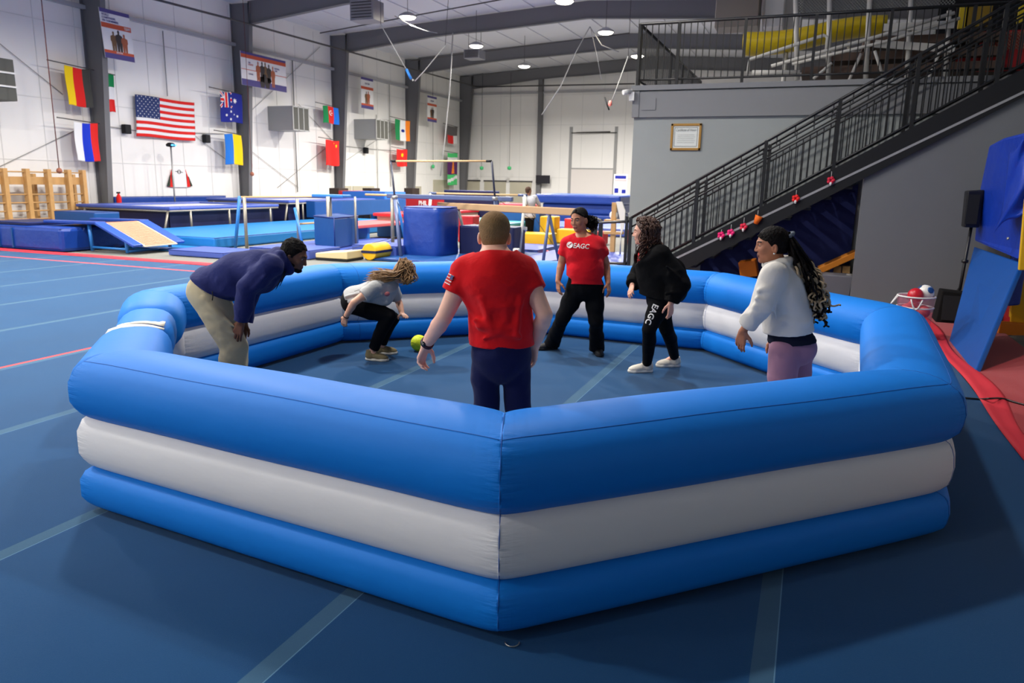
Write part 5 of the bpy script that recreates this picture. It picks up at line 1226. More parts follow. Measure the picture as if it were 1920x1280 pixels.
def az_extra(t, P):
    b = MB(); out = [(.5+.11*math.cos(a), .62+.15*math.sin(a)) for a in np.linspace(.9, 2*math.pi-.9+0, 20)] ; inn = [(.53+.085*math.cos(a), .62+.115*math.sin(a)) for a in np.linspace(2*math.pi-1.05, 1.05, 20)]
    decal(b, P, out+inn, .010); decal(b, P, star((.545, .62), .05, 8, .5), .011); b.build('crescent', F_W, t)
flag(33.6, 35.0, 4.75, 5.6, -23.85, [F_G, F_R, F_AZ], V3s, 'green, red and blue upright striped flag with a crescent at the third column', ph=6, extra=az_extra)
def cn_extra(t, P):
    b = MB(); decal(b, P, star((.75, .80), .09), .010); decal(b, P, star((.58, .9), .03), .010); b.build('stars', F_Y, t)
flag(33.75, 35.0, 2.6, 3.9, -23.85, [F_R], lambda u, v: 0, 'plain bright red flag, lower one at the third column', ph=7, extra=cn_extra, skew=-.08)
def in_extra(t, P):
    b = MB(); b.add([P(.5+.1*math.cos(a), .5+.075*math.sin(a)) + Vector((.01, 0, 0)) for a in np.linspace(0, 6.2832, 17)[:-1]], [tuple(range(16))]); b.build('wheel', F_NV, t)
flag(40.85, 42.7, 4.3, 5.52, -23.85, [F_G, F_W, F_O], V3s, 'green, white and orange upright striped flag with a blue wheel', ph=8, extra=in_extra)
def mn_extra(t, P):
    b = MB(); decal(b, P, star((.5, .68), .14, 6, .6), .010); b.build('emblem', F_Y, t)
flag(41.0, 42.3, 2.75, 3.78, -23.85, [F_R], lambda u, v: 0, 'red flag with a gold emblem, lower one at the fourth column', ph=9, extra=mn_extra)
flag(47.9, 49.5, 4.5, 5.66, -23.85, [M_('flag_grey', (96, 92, 92)), F_R, F_W], lambda u, v: (0 if v > .45 else (1 if u < .55 else 2)), 'small grey, red and white flag at the farthest column', ph=2)
m_pur = M_('banner_purple', (84, 30, 92)); m_mint = M_('banner_green', (70, 196, 110))
flag(47.95, 49.5, 1.65, 3.85, -23.85, [m_pur, m_mint, F_W, F_O], lambda u, v: (1 if v > .86 else 2 if v > .72 else (3 if v > .36 and abs(u-.55) < .17*(1-(v-.36)*1.6) else 0) if v > .34 else (2 if abs(v-.17-u*.14+.05) < .05 else 1)), 'purple and green hanging banner with an orange flame at the farthest column', ph=3)

# ---------------- team banners high on the wall
m_bw, m_br, m_bp = mat('banner_white', (226, 224, 222), .6), mat('banner_rust', (196, 84, 52), .6), mat('banner_violet', (78, 70, 128), .6)
m_fig = [mat('print_figure_brown', (112, 84, 58), .7), mat('print_figure_dark', (62, 54, 52), .7), mat('print_figure_rust', (164, 92, 62), .7)]
def panel_banner(X, y0, y1, z0, z1, label, rows, texts, figs, skew=0.0):
    """rows: (v0, v1, material); texts: (string, u, v, height, material, align); figs: (u, v0, width, height, kind)"""
    t = thing('team_banner', (X, (y0+y1)/2, z0), label, 'banner', 'team banners high on the left wall')
    Wd, Hh = y1-y0, z1-z0; P = lambda u, v, o=0: Vector((X+o, y0+Wd*u+skew*(1-v), z0+Hh*v))
    MB().hexa([P(0, 0, -.01), P(0, 0, .01), P(1, 0, .01), P(1, 0, -.01), P(0, 1, -.01), P(0, 1, .01), P(1, 1, .01), P(1, 1, -.01)]).build('sheet', m_bw, t)
    for (v0, v1, m) in rows: MB().add([P(0, v0, .013), P(1, v0, .013), P(1, v1, .013), P(0, v1, .013)], [(0, 1, 2, 3)]).build('colour_band', m, t)
    for i, (s, u, v, h, m, al) in enumerate(texts): lettering('lettering', s, m, t, P(u, v, .016), (0, 1, 0), (0, 0, 1), h*Hh, .003, al, bold=.012)
    for (u, v0, w, h, k) in figs:
        b = MB(); prof = [(-.32, 0), (-.38, .45), (-.5, .52), (-.46, .74), (-.14, .80), (-.10, .84), (-.15, .9), (-.10, .985), (0, 1), (.10, .985), (.15, .9), (.10, .84), (.14, .80), (.46, .74), (.5, .52), (.38, .45), (.32, 0), (.05, 0), (0, .3), (-.05, 0)]
        b.add([P(u+w*x, v0+h*y, .0145+.0004*k) for x, y in prof], [tuple(range(len(prof)))]); b.build('printed_figure', m_fig[k % 3], t)
    return t
panel_banner(-23.45, 20.28, 21.52, 5.92, 7.54, 'tall team banner beside the nearest column with three printed athletes', [(.92, 1, m_bp), (.62, .72, m_br), (.11, .17, m_br), (0, .11, m_bp)],
    [('WORLD', .05, .88, .05, m_bp, 'LEFT'), ('CHAMPIONSHIPS', .05, .82, .045, m_bp, 'LEFT'), ('USA TEAM MEMBERS', .05, .76, .045, m_bp, 'LEFT'), ('TEAM', .86, .67, .06, m_bw, 'CENTER'), ('EMPOWER', .5, .14, .035, m_bw, 'CENTER')],
    [(.36, .17, .22, .40, 0), (.54, .17, .25, .44, 1), (.72, .17, .23, .38, 2)], skew=.10)
panel_banner(-23.4, 27.15, 30.15, 5.83, 7.22, 'wide team banner at the second column with a row of printed athletes', [(.93, 1, m_bp), (.82, .93, m_br), (.47, .49, m_br), (0, .19, m_bp)],
    [('TEAM', .15, .70, .04, m_bp, 'LEFT'), ('ATHLETES', .15, .64, .05, m_br, 'LEFT'), ('COACHES', .15, .36, .045, m_bp, 'LEFT'), ('NATIONAL', .73, .68, .05, m_bp, 'LEFT'), ('TEAM', .73, .61, .05, m_bp, 'LEFT')],
    [(.36, .19, .10, .60, 2), (.45, .19, .11, .62, 1), (.52, .19, .11, .62, 0), (.60, .19, .11, .58, 1), (.69, .08, .10, .66, 2), (.50, .02, .30, .42, 1)])
for (y0, y1, z0, z1, lb) in ((36.8, 38.05, 5.78, 7.42, 'narrow poster on the wall above the second vent box, two printed athletes'), (44.5, 45.8, 5.68, 7.28, 'narrow poster farthest along the left wall')):
    panel_banner(-23.6, y0, y1, z0, z1, lb, [(.92, 1, m_bp), (.62, .71, m_br), (.10, .16, m_br), (0, .10, m_bp)], [('USA TEAM', .5, .81, .06, m_bp, 'CENTER')], [(.42, .16, .28, .40, 0), (.58, .16, .28, .42, 2 if y0 < 40 else 1)])

# ---------------- framed shirt, sensor, lights and cords on the left wall
t = thing('wall_shirt', (XL+.06, 24.2, 1.48), 'white, red and black jersey pinned flat on the left wall below the stripes flag', 'jersey')
P = lambda y, z, o=.03: (XL+o, y, z)
MB().prism([P(23.85, 1.46), P(24.6, 1.46), P(24.62, 1.9), P(24.55, 2.2), P(24.32, 2.24), P(24.1, 2.24), P(23.9, 2.2), P(23.8, 1.9)], (.03, 0, 0)).build('front_panel', F_W, t)
MB().prism([P(23.86, 2.18), P(23.62, 1.48), P(23.86, 1.46)], (.03, 0, 0)).build('sleeve', [F_R], t); MB().prism([P(24.58, 2.18), P(24.84, 1.5), P(24.6, 1.46)], (.03, 0, 0)).build('sleeve', [F_R], t)
MB().prism([P(23.76, 1.95, .035), P(23.56, 1.50, .035), P(23.70, 1.48, .035)], (.03, 0, 0)).build('sleeve_stripe', [mat('cloth_dark_green', (34, 52, 40), .8)], t); MB().prism([P(24.72, 1.9, .035), P(24.9, 1.52, .035), P(24.78, 1.48, .035)], (.03, 0, 0)).build('sleeve_stripe', [MATS['cloth_dark_green']], t)
b = MB(); b.tube([(XL+.065, 24.22+.09*math.cos(a), 2.08+.07*math.sin(a)) for a in np.linspace(0, 6.283, 20)], .012, 5, cap=False); b.tube([(XL+.065, 24.02, 2.1), (XL+.065, 24.42, 2.06)], .010, 5); b.build('emblem', m_dark, t)
t = thing('tall_stand', (-22.8, 23.4, 0), 'thin stand with a small glowing blue lamp head below the stripes flag', 'lamp stand')
a = Vector(onX(320, 272, -23.6)); bt = Vector((a.x, a.y, 0)); MB().tube([bt, a], .03, 8).build('pole', m_conduit, t)
MB().lathe([(0, -.08), (.16, -.05), (.18, .02), (.10, .09), (0, .1)], a, 14).build('lamp_head', m_dark, t)
for dy in (-.06, .08): MB().lathe([(0, -.03), (.05, -.02), (.05, .02), (0, .03)], a + Vector((.15, dy, .0)), 10).build('blue_light', mat('blue_led', (60, 150, 255), .4, emit=6), t)
for (x, y0_, y1_, lb) in ((556, 113, 360, 'pale conduit pipe down the wall beside the first louvred vent box'), (706, 215, 372, 'pale conduit pipe down the wall past the second louvred vent box'), (730, 158, 350, 'thin conduit pipe just left of the fourth column'), (313, 58, 180, 'thin conduit pipe running down to the stripes flag')):
    p0, p1 = onX(x-8 if x < 600 else x, y0_, XL+.08), onX(x, y1_, XL+.08); MB().tube([p0, (p0.x, p0.y, p1.z)], .03 if x < 600 and x > 400 else .02, 8).build('conduit_pipe', m_conduit, label=lb, cat='pipe')
for (x, y, lb) in ((387, 260, 'small dark speaker on the cable right of the stripes flag'), (686, 282, 'small dark speaker on the cable below the second vent box'), (237, 242, 'small dark fixture on the cable left of the stripes flag')):
    p = Vector(onX(x, y, XL+.15)); t = thing('wall_speaker', p, lb, 'speaker'); MB().box(p, (.22, .28, .34)).build('cabinet', m_dark, t, bevel=.03); MB().bb((XL, p.y-.03, p.z-.03), (p.x, p.y+.03, p.z+.03)).build('bracket', m_pipe, t)
MB().tube([onX(194, 236, XL+.06), onX(262, 246, XL+.06), onX(420, 251, XL+.06)], .012, 5).build('wall_cable', m_pipe, label='dark cable strung along the wall behind the stripes flag', cat='cable')
MB().tube([onX(640, 273, XL+.06), onX(690, 279, XL+.06), onX(748, 283, XL+.06)], .012, 5).build('wall_cable', m_pipe, label='dark cable strung along the wall behind the second vent box', cat='cable')
def cord(p0, z1, r, label, knob=True, m=None):
    p0 = Vector(p0); t = thing('pull_cord', (p0.x, p0.y, z1), label, 'rope'); MB().tube([p0, (p0.x, p0.y, z1)], r, 6).build('cord', m or mat('cord_red', (112, 60, 52), .8), t)
    if knob: MB().lathe([(0, -.09), (.07, -.06), (.09, 0), (.06, .07), (0, .1)], (p0.x, p0.y, z1), 12).build('knob', mat('knob_wood', (150, 92, 70), .6), t)
cord((-22.0, 17.05, roof_z(-22)), 2.0, .014, 'long red cord with a wooden knob hanging over the climbing bars'); cord((-22.0, 25.85, roof_z(-22)), 2.05, .010, 'thin cord with a wooden knob hanging right of the second column')
for (x, lb) in ((903, 'thin cord with a green weight hanging left on the back wall'), (955, 'thin cord with a green weight hanging right on the back wall')):
    p = Vector(onY(x, 315, 50.0)); t = thing('pull_cord', p, lb, 'rope'); MB().tube([p, (p.x, p.y, 9.3)], .014, 6).build('cord', m_pipe, t); MB().lathe([(0, -.14), (.13, -.09), (.14, .08), (0, .14)], p, 12).build('weight', mat('weight_green', (70, 190, 120), .6), t)
p = Vector(onX(812, 312, XL+.2)); t = thing('pull_cord', p, 'thin cord with a green weight hanging on the left wall beside the back corner', 'rope'); MB().tube([p, (p.x, p.y, 9.0)], .014, 6).build('cord', m_pipe, t); MB().lathe([(0, -.14), (.10, -.09), (.11, .08), (0, .14)], p, 12).build('weight', MATS['weight_green'], t)

# ---------------- ring and rope rigging under the roof
m_strap = mat('white_strap', (166, 166, 162), .8); m_bstrap = mat('blue_sleeve', (40, 120, 200), .6)
def rig(pts, label, name='rigging_strap', r=.02): return MB().tube([Vector(p) for p in pts], r, 6).build(name, m_strap, label=label, cat='strap')
Yr = 25.0; t = thing('hoist_rope', onY(772, 150, Yr), 'Y-shaped white training strap with a blue sleeve hanging below the heater box', 'strap')
MB().tube([onY(714, 46, Yr), onY(762, 130, Yr)], .018, 6).build('strap', m_strap, t); MB().tube([onY(762, 130, Yr), onY(771, 148, Yr)], .05, 8).build('blue_sleeve', m_bstrap, t); MB().tube([onY(835, 85, Yr), onY(794, 135, Yr), onY(778, 152, Yr)], .018, 6).build('strap', m_strap, t); MB().lathe([(0, -.05), (.05, 0), (0, .05)], onY(774, 150, Yr), 8).build('buckle', m_conduit, t); MB().tube([onY(714, 46, Yr), (onY(714, 46, Yr).x, Yr, roof_z(-14))], .01, 5).build('hanger', m_pipe, t); MB().tube([onY(835, 85, Yr), (onY(848, 60, Yr).x, Yr, roof_z(-11))], .01, 5).build('hanger', m_pipe, t)
rig([onY(849, 62, 33.0), onY(843, 170, 33.0), onY(834, 262, 33.0), onY(826, 330, 33.0)], 'long white climbing rope hanging beside the farthest column', 'climbing_rope', .03)
rig([onY(740, 30, 28.0), onY(770, 47, 28.0), onY(800, 58, 28.0), onY(820, 62, 28.0)], 'slack white rope looped under the second roof beam beside the nearest lamp', r=.014)
rig([onY(1106, 50, 33.0), onY(1078, 100, 33.0), onY(1052, 160, 33.0), onY(1016, 215, 33.0)], 'white training strap slanting down left from the roof peak')
rig([onY(1106, 50, 33.0), onY(1128, 85, 33.0), onY(1160, 97, 33.0)], 'short white rope curving right from the roof peak', r=.02)
rig([onY(1107, 50, 33.0), onY(1118, 100, 33.0), onY(1128, 150, 33.0)], 'thin grey line hanging straight from the roof peak', r=.012)
t = thing('hoist_rope', onY(1142, 195, 30.0), 'slanting white strap with a red hook and dark handle near the mezzanine corner', 'strap'); MB().tube([onY(1178, 105, 30.0), onY(1160, 155, 30.0), onY(1147, 190, 30.0)], .02, 6).build('strap', m_strap, t); MB().lathe([(0, -.12), (.09, -.05), (.05, .1), (0, .12)], onY(1144, 194, 30.0), 8).build('hook', mat('hook_pink', (222, 120, 110), .6), t); MB().tube([onY(1134, 182, 30.0), onY(1138, 196, 30.0), onY(1142, 206, 30.0)], .03, 6).build('handle', m_dark, t)
MB().tube([onY(1178, 105, 30.0), Vector((onY(1178, 105, 30.0).x, 30.0, roof_z(-9)))], .012, 5).build('rigging_line', m_pipe, label='thin line holding the slanting strap with the red hook', cat='line')

# ---------------- stall bars at the left
def stall_bars():
    t = thing('climbing_wall_bars', (-23.6, 17.0, 0), 'pale wooden climbing wall bars with tall posts along the left wall', 'wall bars')
    ys = [onX(px, 355, -23.5).y for px in (-30, 11, 53, 93, 131, 158)]
    for y in ys: MB().bb((-23.62, y-.07, 0), (-23.42, y+.07, 2.05)).build('post', m_wood, t, bevel=.01)
    for y in [onX(px, 355, -24.1).y for px in (66, 140)]: MB().bb((-24.2, y-.05, 0), (-24.05, y+.05, 1.9)).build('rear_post', m_wood, t, bevel=.01)
    for z in np.arange(.2, 1.5, .26): MB().tube([(-23.5, 13.1, z), (-23.5, ys[-1]+.05, z)], .022, 8).build('rung', m_wood, t)
    MB().bb((-23.65, 13.1, 1.55), (-23.58, ys[-1]+.05, 1.80)).build('top_rail', m_wood, t, bevel=.008); MB().tube([(-23.5, 13.1, 1.95), (-23.5, ys[-1]+.05, 1.95)], .022, 8).build('rung', m_wood, t); MB().bb((-23.66, 13.1, .12), (-23.58, ys[-1]+.05, .34)).build('bottom_rail', m_wood, t, bevel=.008)
stall_bars()
t = thing('fire_extinguisher', (-23.5, 20.75, .75), 'red fire extinguisher hung on the nearest column', 'extinguisher'); MB().lathe([(0, 0), (.08, .0), (.085, .05), (.085, .40), (.04, .48), (.03, .52), (0, .52)], (-23.80, 20.72, .72), 14).build('cylinder', F_R, t); MB().box((-23.80, 20.72, 1.27), (.06, .12, .06)).build('handle', m_dark, t)

# ---------------- back wall: garage door, mirror panels, screen, sign
b = MB(); b.bb((-16.16, YB-.06, 0), (-15.95, YB, 5.75)); b.bb((-12.95, YB-.06, 0), (-12.75, YB, 5.75)); struct(b.build('trim_40', mat('door_track', (150, 150, 150), .5)))
b = MB(); b.bb((-15.95, YB-.05, 0), (-12.95, YB, 2.95)); struct(b.build('door_1', mat('door_white', (214, 208, 204), .6)))
b = MB(); b.tube([(-15.6, YB-.3, 5.35), (-13.2, YB-.3, 5.4)], .04, 6); b.tube([(-16, YB-.15, 5.35), (-12.8, YB-.15, 5.35)], .03, 6); struct(b.build('trim_41', m_pipe))
b = MB(); b.bb((-15.95, YB-.08, 2.92), (-12.95, YB, 2.99)); struct(b.build('trim_42', MATS['door_track']))
m_mir = mat('mirror_beige_reflection', (186, 180, 160), .12, .6)  # the beige that the mirrors reflect is painted into the glass colour
mw_ = ['second panel from the corner', 'third panel from the corner, beside the far coach', 'panel nearest the back left corner']
for i, (x0, x1) in enumerate(((908, 948), (956, 996), (866, 899))):
    a, c = onY(x0, 340, YB-.05), onY(x1, 366, YB-.05); t = thing('mirror_panel', (a.x, YB-.05, .3), 'tall beige mirror on the back wall, ' + mw_[i], 'mirror', 'beige mirrors on the back wall')
    MB().bb((a.x, YB-.04, .1), (c.x, YB, 1.98)).build('glass', m_mir, t); MB().bb((a.x-.05, YB-.07, 1.95), (c.x+.05, YB, 2.05)).build('top_edge', m_pipe, t)
for i, (x0, x1, lb) in enumerate(((640, 660, 'wall mirror just right of the third column'), (662, 702, 'wide wall mirror between the third and fourth column'), (764, 790, 'wall mirror just right of the fourth column'), (813, 842, 'tall beige mirror on the left wall beside the back corner'))):
    a, c = onX(x0, 346, XL+.05), onX(x1, 366, XL+.05); z1 = 1.55 if i < 3 else 2.0; MB().bb((XL, a.y, .4), (XL+.05, c.y, z1)).build('wall_mirror', m_mir, label=lb, cat='mirror', group='mirrors on the left wall')
for (x, lb) in ((635, 'dark speaker box at the foot of the third column'), (696, 'dark speaker box standing in front of the left wall mirrors'), (772, 'dark speaker box at the foot of the fourth column')):
    a = onX(x, 350, -23.4); t = thing('speaker_box', (-23.4, a.y, .3), lb, 'speaker'); MB().bb((-23.7, a.y-.45, .3), (-23.1, a.y+.45, 1.45)).build('cabinet', mat('box_brown_dark', (54, 42, 38), .7), t, bevel=.02); MB().bb((-23.6, a.y-.2, 0), (-23.2, a.y+.2, .31)).build('stand', m_dark, t)
t = thing('wall_screen', (-17.8, YB-.5, 1.9), 'black flat screen mounted on the back wall column', 'screen'); MB().bb((-18.4, YB-.55, 1.88), (-17.35, YB-.48, 2.45)).build('panel', mat('screen_black', (16, 20, 30), .2, .6), t, bevel=.01); MB().bb((-18.0, YB-.5, 2.1), (-17.8, YB-.3, 2.25)).build('bracket', m_dark, t)
t = thing('wall_sign', onY(1163, 350, 40.0), 'white wall sign with navy and pink blocks beside the mezzanine edge', 'sign'); p = Vector(t['_o'])
b = MB(); b.box(p, (.72, .03, 1.3)); b.build('board', F_W, t); [MB().box(p+Vector(q), d).build('navy_block', F_NV, t) for q, d in (((.0, -.02, .5), (.6, .02, .16)), ((-.2, -.02, -.2), (.22, .02, .25)), ((.2, -.02, -.24), (.22, .02, .2)))]; b = MB(); b.box(p+Vector((0, -.02, .34)), (.66, .02, .1)); b.build('pink_band', mat('print_pink_pale', (226, 160, 160), .7), t)
t = thing('wall_banner', (-19.8, 33.5, .8), 'long red banner with white lettering behind the far bars', 'banner')
p0, p1 = onY(756, 389, 36.0), onY(852, 374, 36.0); MB().bb((p0.x, 36.0, p0.z), (p1.x, 36.03, p1.z)).build('sheet', mat('banner_red', (168, 24, 34), .7), t); lettering('lettering', 'PHIL A', m_bw, t, ((p0.x+p1.x)/2-.2, 35.98, (p0.z+p1.z)/2), (1, 0, 0), (0, 0, 1), .26, .01, bold=.02)
MB().bb((p0.x+.1, 36.03, 0), (p0.x+.2, 36.1, p1.z)).build('post', m_pipe, t); MB().bb((p1.x-.2, 36.03, 0), (p1.x-.1, 36.1, p1.z)).build('post', m_pipe, t)
# certificate and camera on the grey wall
cx0, cx1, cz0, cz1 = -2.63, -2.06, 2.56, 3.05; t = thing('framed_certificate', (-2.35, MY-.03, cz0), 'certificate in a gold frame on the grey wall beside the stairs', 'framed certificate')
b = MB()
for (a, c) in (((cx0, cz0), (cx1, cz0+.045)), ((cx0, cz1-.045), (cx1, cz1)), ((cx0, cz0), (cx0+.045, cz1)), ((cx1-.045, cz0), (cx1, cz1))): b.bb((a[0], MY-.035, a[1]), (c[0], MY+.0, c[1]))
b.build('frame', mat('frame_gold', (168, 126, 58), .4, .5, metal=.3), t, bevel=.006); MB().bb((cx0+.03, MY-.018, cz0+.03), (cx1-.03, MY-.0, cz1-.03)).build('paper', mat('certificate_paper', (222, 226, 220), .5), t)
b = MB()
for (a, c) in (((cx0+.07, cz0+.07), (cx1-.07, cz0+.078)), ((cx0+.07, cz1-.078), (cx1-.07, cz1-.07)), ((cx0+.07, cz0+.07), (cx0+.078, cz1-.07)), ((cx1-.078, cz0+.07), (cx1-.07, cz1-.07))): b.bb((a[0], MY-.021, a[1]), (c[0], MY-.018, c[1]))
for k in range(5): b.bb((cx0+.13, MY-.0205, cz0+.14+.035*k), (cx1-.13+.02*(k % 2), MY-.018, cz0+.144+.035*k))
b.build('ornament_border', mat('ink_grey', (110, 112, 112), .7), t); lettering('lettering', 'Certificate of Honor', MATS['ink_grey'], t, (-2.345, MY-.02, cz1-.12), (1, 0, 0), (0, 0, 1), .05, .002, width=.38, shear=.2)
p = Vector(onY(1178, 171, MY-.2)); t = thing('security_camera', p, 'small white security camera at the corner of the mezzanine', 'security camera'); MB().tube([p, p+Vector((.07, .2, .04))], .03, 8).build('arm', m_white, t); MB().tube([p+Vector((-.08, -.08, -.03)), p+Vector((.03, .03, .0))], .045, 10).build('body', m_white, t); MB().box((MX-.03, MY-.12, 3.55), (.1, .1, .16)).build('junction_box', m_white, t)
# ================================================================ GYM EQUIPMENT ACROSS THE FLOOR
m_vb = mat('mat_royal_blue', (17, 58, 142), 0.36, 0.5, bump=(4.5, .8, 5), var=.05, vscale=2)
m_vb2 = mat('mat_mid_blue', (15, 72, 134), 0.42, 0.45, bump=(4, .3, 4), var=.05, vscale=2)
m_vbd = mat('mat_dark_blue', (14, 22, 66), 0.5, 0.4, bump=(4, .3, 4), var=.08, vscale=2)
m_vlt = mat('mat_light_blue', (30, 116, 182), 0.45, 0.4, bump=(4, .25, 4), var=.05, vscale=2)
m_vpu = mat('mat_violet_blue', (64, 86, 166), 0.42, 0.45, bump=(4, .25, 4), var=.05, vscale=2)
m_yel = mat('foam_yellow', (232, 182, 30), .5, .4); m_redf = mat('foam_red', (190, 36, 44), .5, .4)
m_gpost = mat('post_grey', (150, 144, 132), .4, .5, metal=.4); m_bpost = mat('post_blue', (40, 116, 190), .4, .5); m_wbar = mat('bar_wood', (210, 174, 124), .45, .3)
m_wpost = mat('post_white', (214, 212, 198), .4, .5); m_npost = mat('post_slate_blue', (78, 92, 130), .4, .5); m_beige = mat('beam_suede', (178, 146, 110), .8, .2)
m_piping = mat('mat_piping', (16, 40, 110), .5)
def foam(name, label, cat, a, b, m, bevel=.04, group=None, seam=True, loc=None):
    """a padded mat block with welded piping round the top edge"""
    o = MB().bb(a, b).build(name, m, bevel=bevel, label=label, cat=cat, group=group)
    if seam:
        z = max(a[2], b[2]); x0, x1 = min(a[0], b[0]), max(a[0], b[0]); y0, y1 = min(a[1], b[1]), max(a[1], b[1]); e = bevel*.35
        MB().tube([(x0+e, y0+e, z-e), (x1-e, y0+e, z-e), (x1-e, y1-e, z-e), (x0+e, y1-e, z-e), (x0+e, y0+e, z-e)], .012, 5).build('piping', m_piping, o)
    return o
# landing mats at the left
t = foam('landing_mat', 'big soft blue landing mat at the far left behind the red border', 'mat', (-20.4, 13.15, 0), (-17.15, 15.6, .60), m_vb, .09)
b = MB()
for x in (-19.4, -18.9): b.bb((x, 13.12, .05), (x+.05, 13.16, .55))
b.build('strap', m_vb2, t)
foam('folded_mat', 'thin dark blue mat lying on the big landing mat at the far left', 'mat', (-19.9, 13.3, .60), (-18.5, 14.6, .68), m_vbd, .02)
p_, q_ = onY(100, 395, 16.3), onY(176, 397, 16.3)
foam('mat_block', 'blue mat block standing behind the flat end of the mini trampoline', 'mat block', (p_.x, 16.3, 0), (q_.x, 17.2, p_.z), m_vb2, .04)
# double mini trampoline
t = thing('mini_trampoline', (-16.8, 14.5, 0), 'blue double mini trampoline with a sloping woven bed on the left', 'trampoline')
for y in (13.8, 15.15):
    b = MB(); b.beam((-18.4, y, .70), (-16.55, y, .72), .30, .07); b.build('side_pad', m_vb, t, bevel=.02)
    b = MB(); b.beam((-16.6, y, .72), (-15.35, y, .20), .30, .07); b.build('sloping_pad', mat('mat_bright_blue', (34, 74, 164), .4, .45), t, bevel=.02)
    for x, z in ((-16.95, .68), (-15.75, .36)): MB().tube([(x, y, z), (x+.04, y, 0.01)], .045, 8).build('leg', m_bpost, t)
m_bed = mat('woven_bed', (226, 200, 168), .7, .25, bump=(90, .5, 2))
MB().hexa([(-18.3, 13.95, .66), (-16.6, 13.95, .66), (-16.6, 15.0, .66), (-18.3, 15.0, .66), (-18.3, 13.95, .68), (-16.6, 13.95, .68), (-16.6, 15.0, .68), (-18.3, 15.0, .68)]).build('flat_bed', m_vbd, t)
bed = MB().hexa([(-16.6, 13.95, .70), (-15.3, 13.95, .17), (-15.3, 15.0, .17), (-16.6, 15.0, .70), (-16.6, 13.95, .72), (-15.3, 13.95, .19), (-15.3, 15.0, .19), (-16.6, 15.0, .72)]).build('sloping_bed', m_bed, t)
b = MB()
for k in range(24): u = k/24; b.bb((-16.6+1.3*u, 14.0, .722-.53*u-.002), (-16.57+1.3*u, 14.95, .727-.53*u))
b.build('bed_webbing', mat('webbing_red', (214, 150, 122), .8), bed if False else t)
MB().tube([(-15.7, 13.8, .05), (-15.7, 15.15, .05)], .035, 8).build('cross_brace', m_bpost, t); MB().tube([(-16.95, 13.8, .1), (-15.75, 13.8, .1)], .03, 8).build('cross_brace', m_bpost, t)
# wall pad
foam('wall_pad', 'long blue pad standing at the foot of the left wall behind the trampolines', 'pad', (-24.2, 20.6, 0), (-23.85, 26.3, 1.12), m_vb, .04)
# competition trampolines with padded frames and dark skirts
def big_tramp(y0, y1, z, label, skirt):
    x0, x1 = -23.4, -19.2; t = thing('trampoline', ((x0+x1)/2, (y0+y1)/2, 0), label, 'trampoline', 'large trampolines along the left wall')
    b = MB(); b.bb((x0, y0, z-.10), (x1, y0+.45, z)); b.build('frame_pad', m_vpu, t, bevel=.03); MB().bb((x0, y1-.45, z-.10), (x1, y1, z)).build('frame_pad', m_vpu, t, bevel=.03)
    MB().bb((x0, y0+.44, z-.10), (x0+.7, y1-.44, z)).build('frame_pad', m_vpu, t, bevel=.03); MB().bb((x1-.7, y0+.44, z-.10), (x1, y1-.44, z)).build('frame_pad', m_vpu, t, bevel=.03)
    MB().bb((x0+.7, y0+.44, z-.08), (x1-.7, y1-.44, z-.06)).build('bed', mat('bed_white', (206, 206, 212), .7), t)
    for (a, c) in (((x0+.3, y0+.15), (x1-.2, y0+.17)), ((x1-.22, y0+.15), (x1-.20, y1-.15))): MB().bb((a[0], a[1], .02), (c[0], c[1], z-.12)).build('skirt', skirt, t)
    MB().tube([(x0+.1, y0+.05, z-.13), (x1-.03, y0+.05, z-.13), (x1-.03, y1-.05, z-.13)], .035, 8).build('frame_tube', m_gpost, t)
    for (x, y) in ((x0+.4, y0+.04), (x1-.1, y0+.02), (x1-.03, y0+.9), (x1-.03, (y0+y1)/2), (x1-.03, y1-.5)): MB().tube([(x, y, z-.13), (x+.02, y-.25 if x < x1-.04 else y, 0.02)], .035, 8).build('leg', m_gpost, t)
big_tramp(18.6, 24.0, .92, 'large trampoline with violet-blue frame pads nearest the mini trampoline', m_vbd)
big_tramp(24.6, 31.0, 1.05, 'large trampoline with a white bed edge farther along the left wall', m_vbd)
foam('end_deck', 'blue padded end deck standing behind the two large trampolines', 'mat', (-19.15, 25.6, .35), (-18.7, 33.0, 1.02), m_vb2, .03)
t = foam('stacked_mat', 'blue mat with red end lying on the far trampoline below the wall conduit', 'mat', (-21.4, 31.5, 0), (-19.0, 33.5, 1.35), mat('mat_azure', (44, 110, 200), .45), .04)
MB().bb((-21.62, 31.5, 0), (-21.4, 33.5, 1.36)).build('red_end', m_redf, t, bevel=.03)
# low light-blue landing mat
foam('long_mat', 'long light-blue landing mat with dark sides in front of the trampolines', 'mat', (-18.9, 15.9, 0), (-14.9, 27.5, .30), m_vlt, .05)
foam('floor_mat', 'pale blue thin mat at the corner beside the sloping trampoline end', 'mat', (-17.0, 14.75, 0), (-14.4, 15.85, .05), m_vlt, .01)
foam('low_mat', 'dark blue low mat just behind the bent-over man', 'mat', (-14.6, 14.0, 0), (-12.9, 15.2, .14), m_vpu, .03)
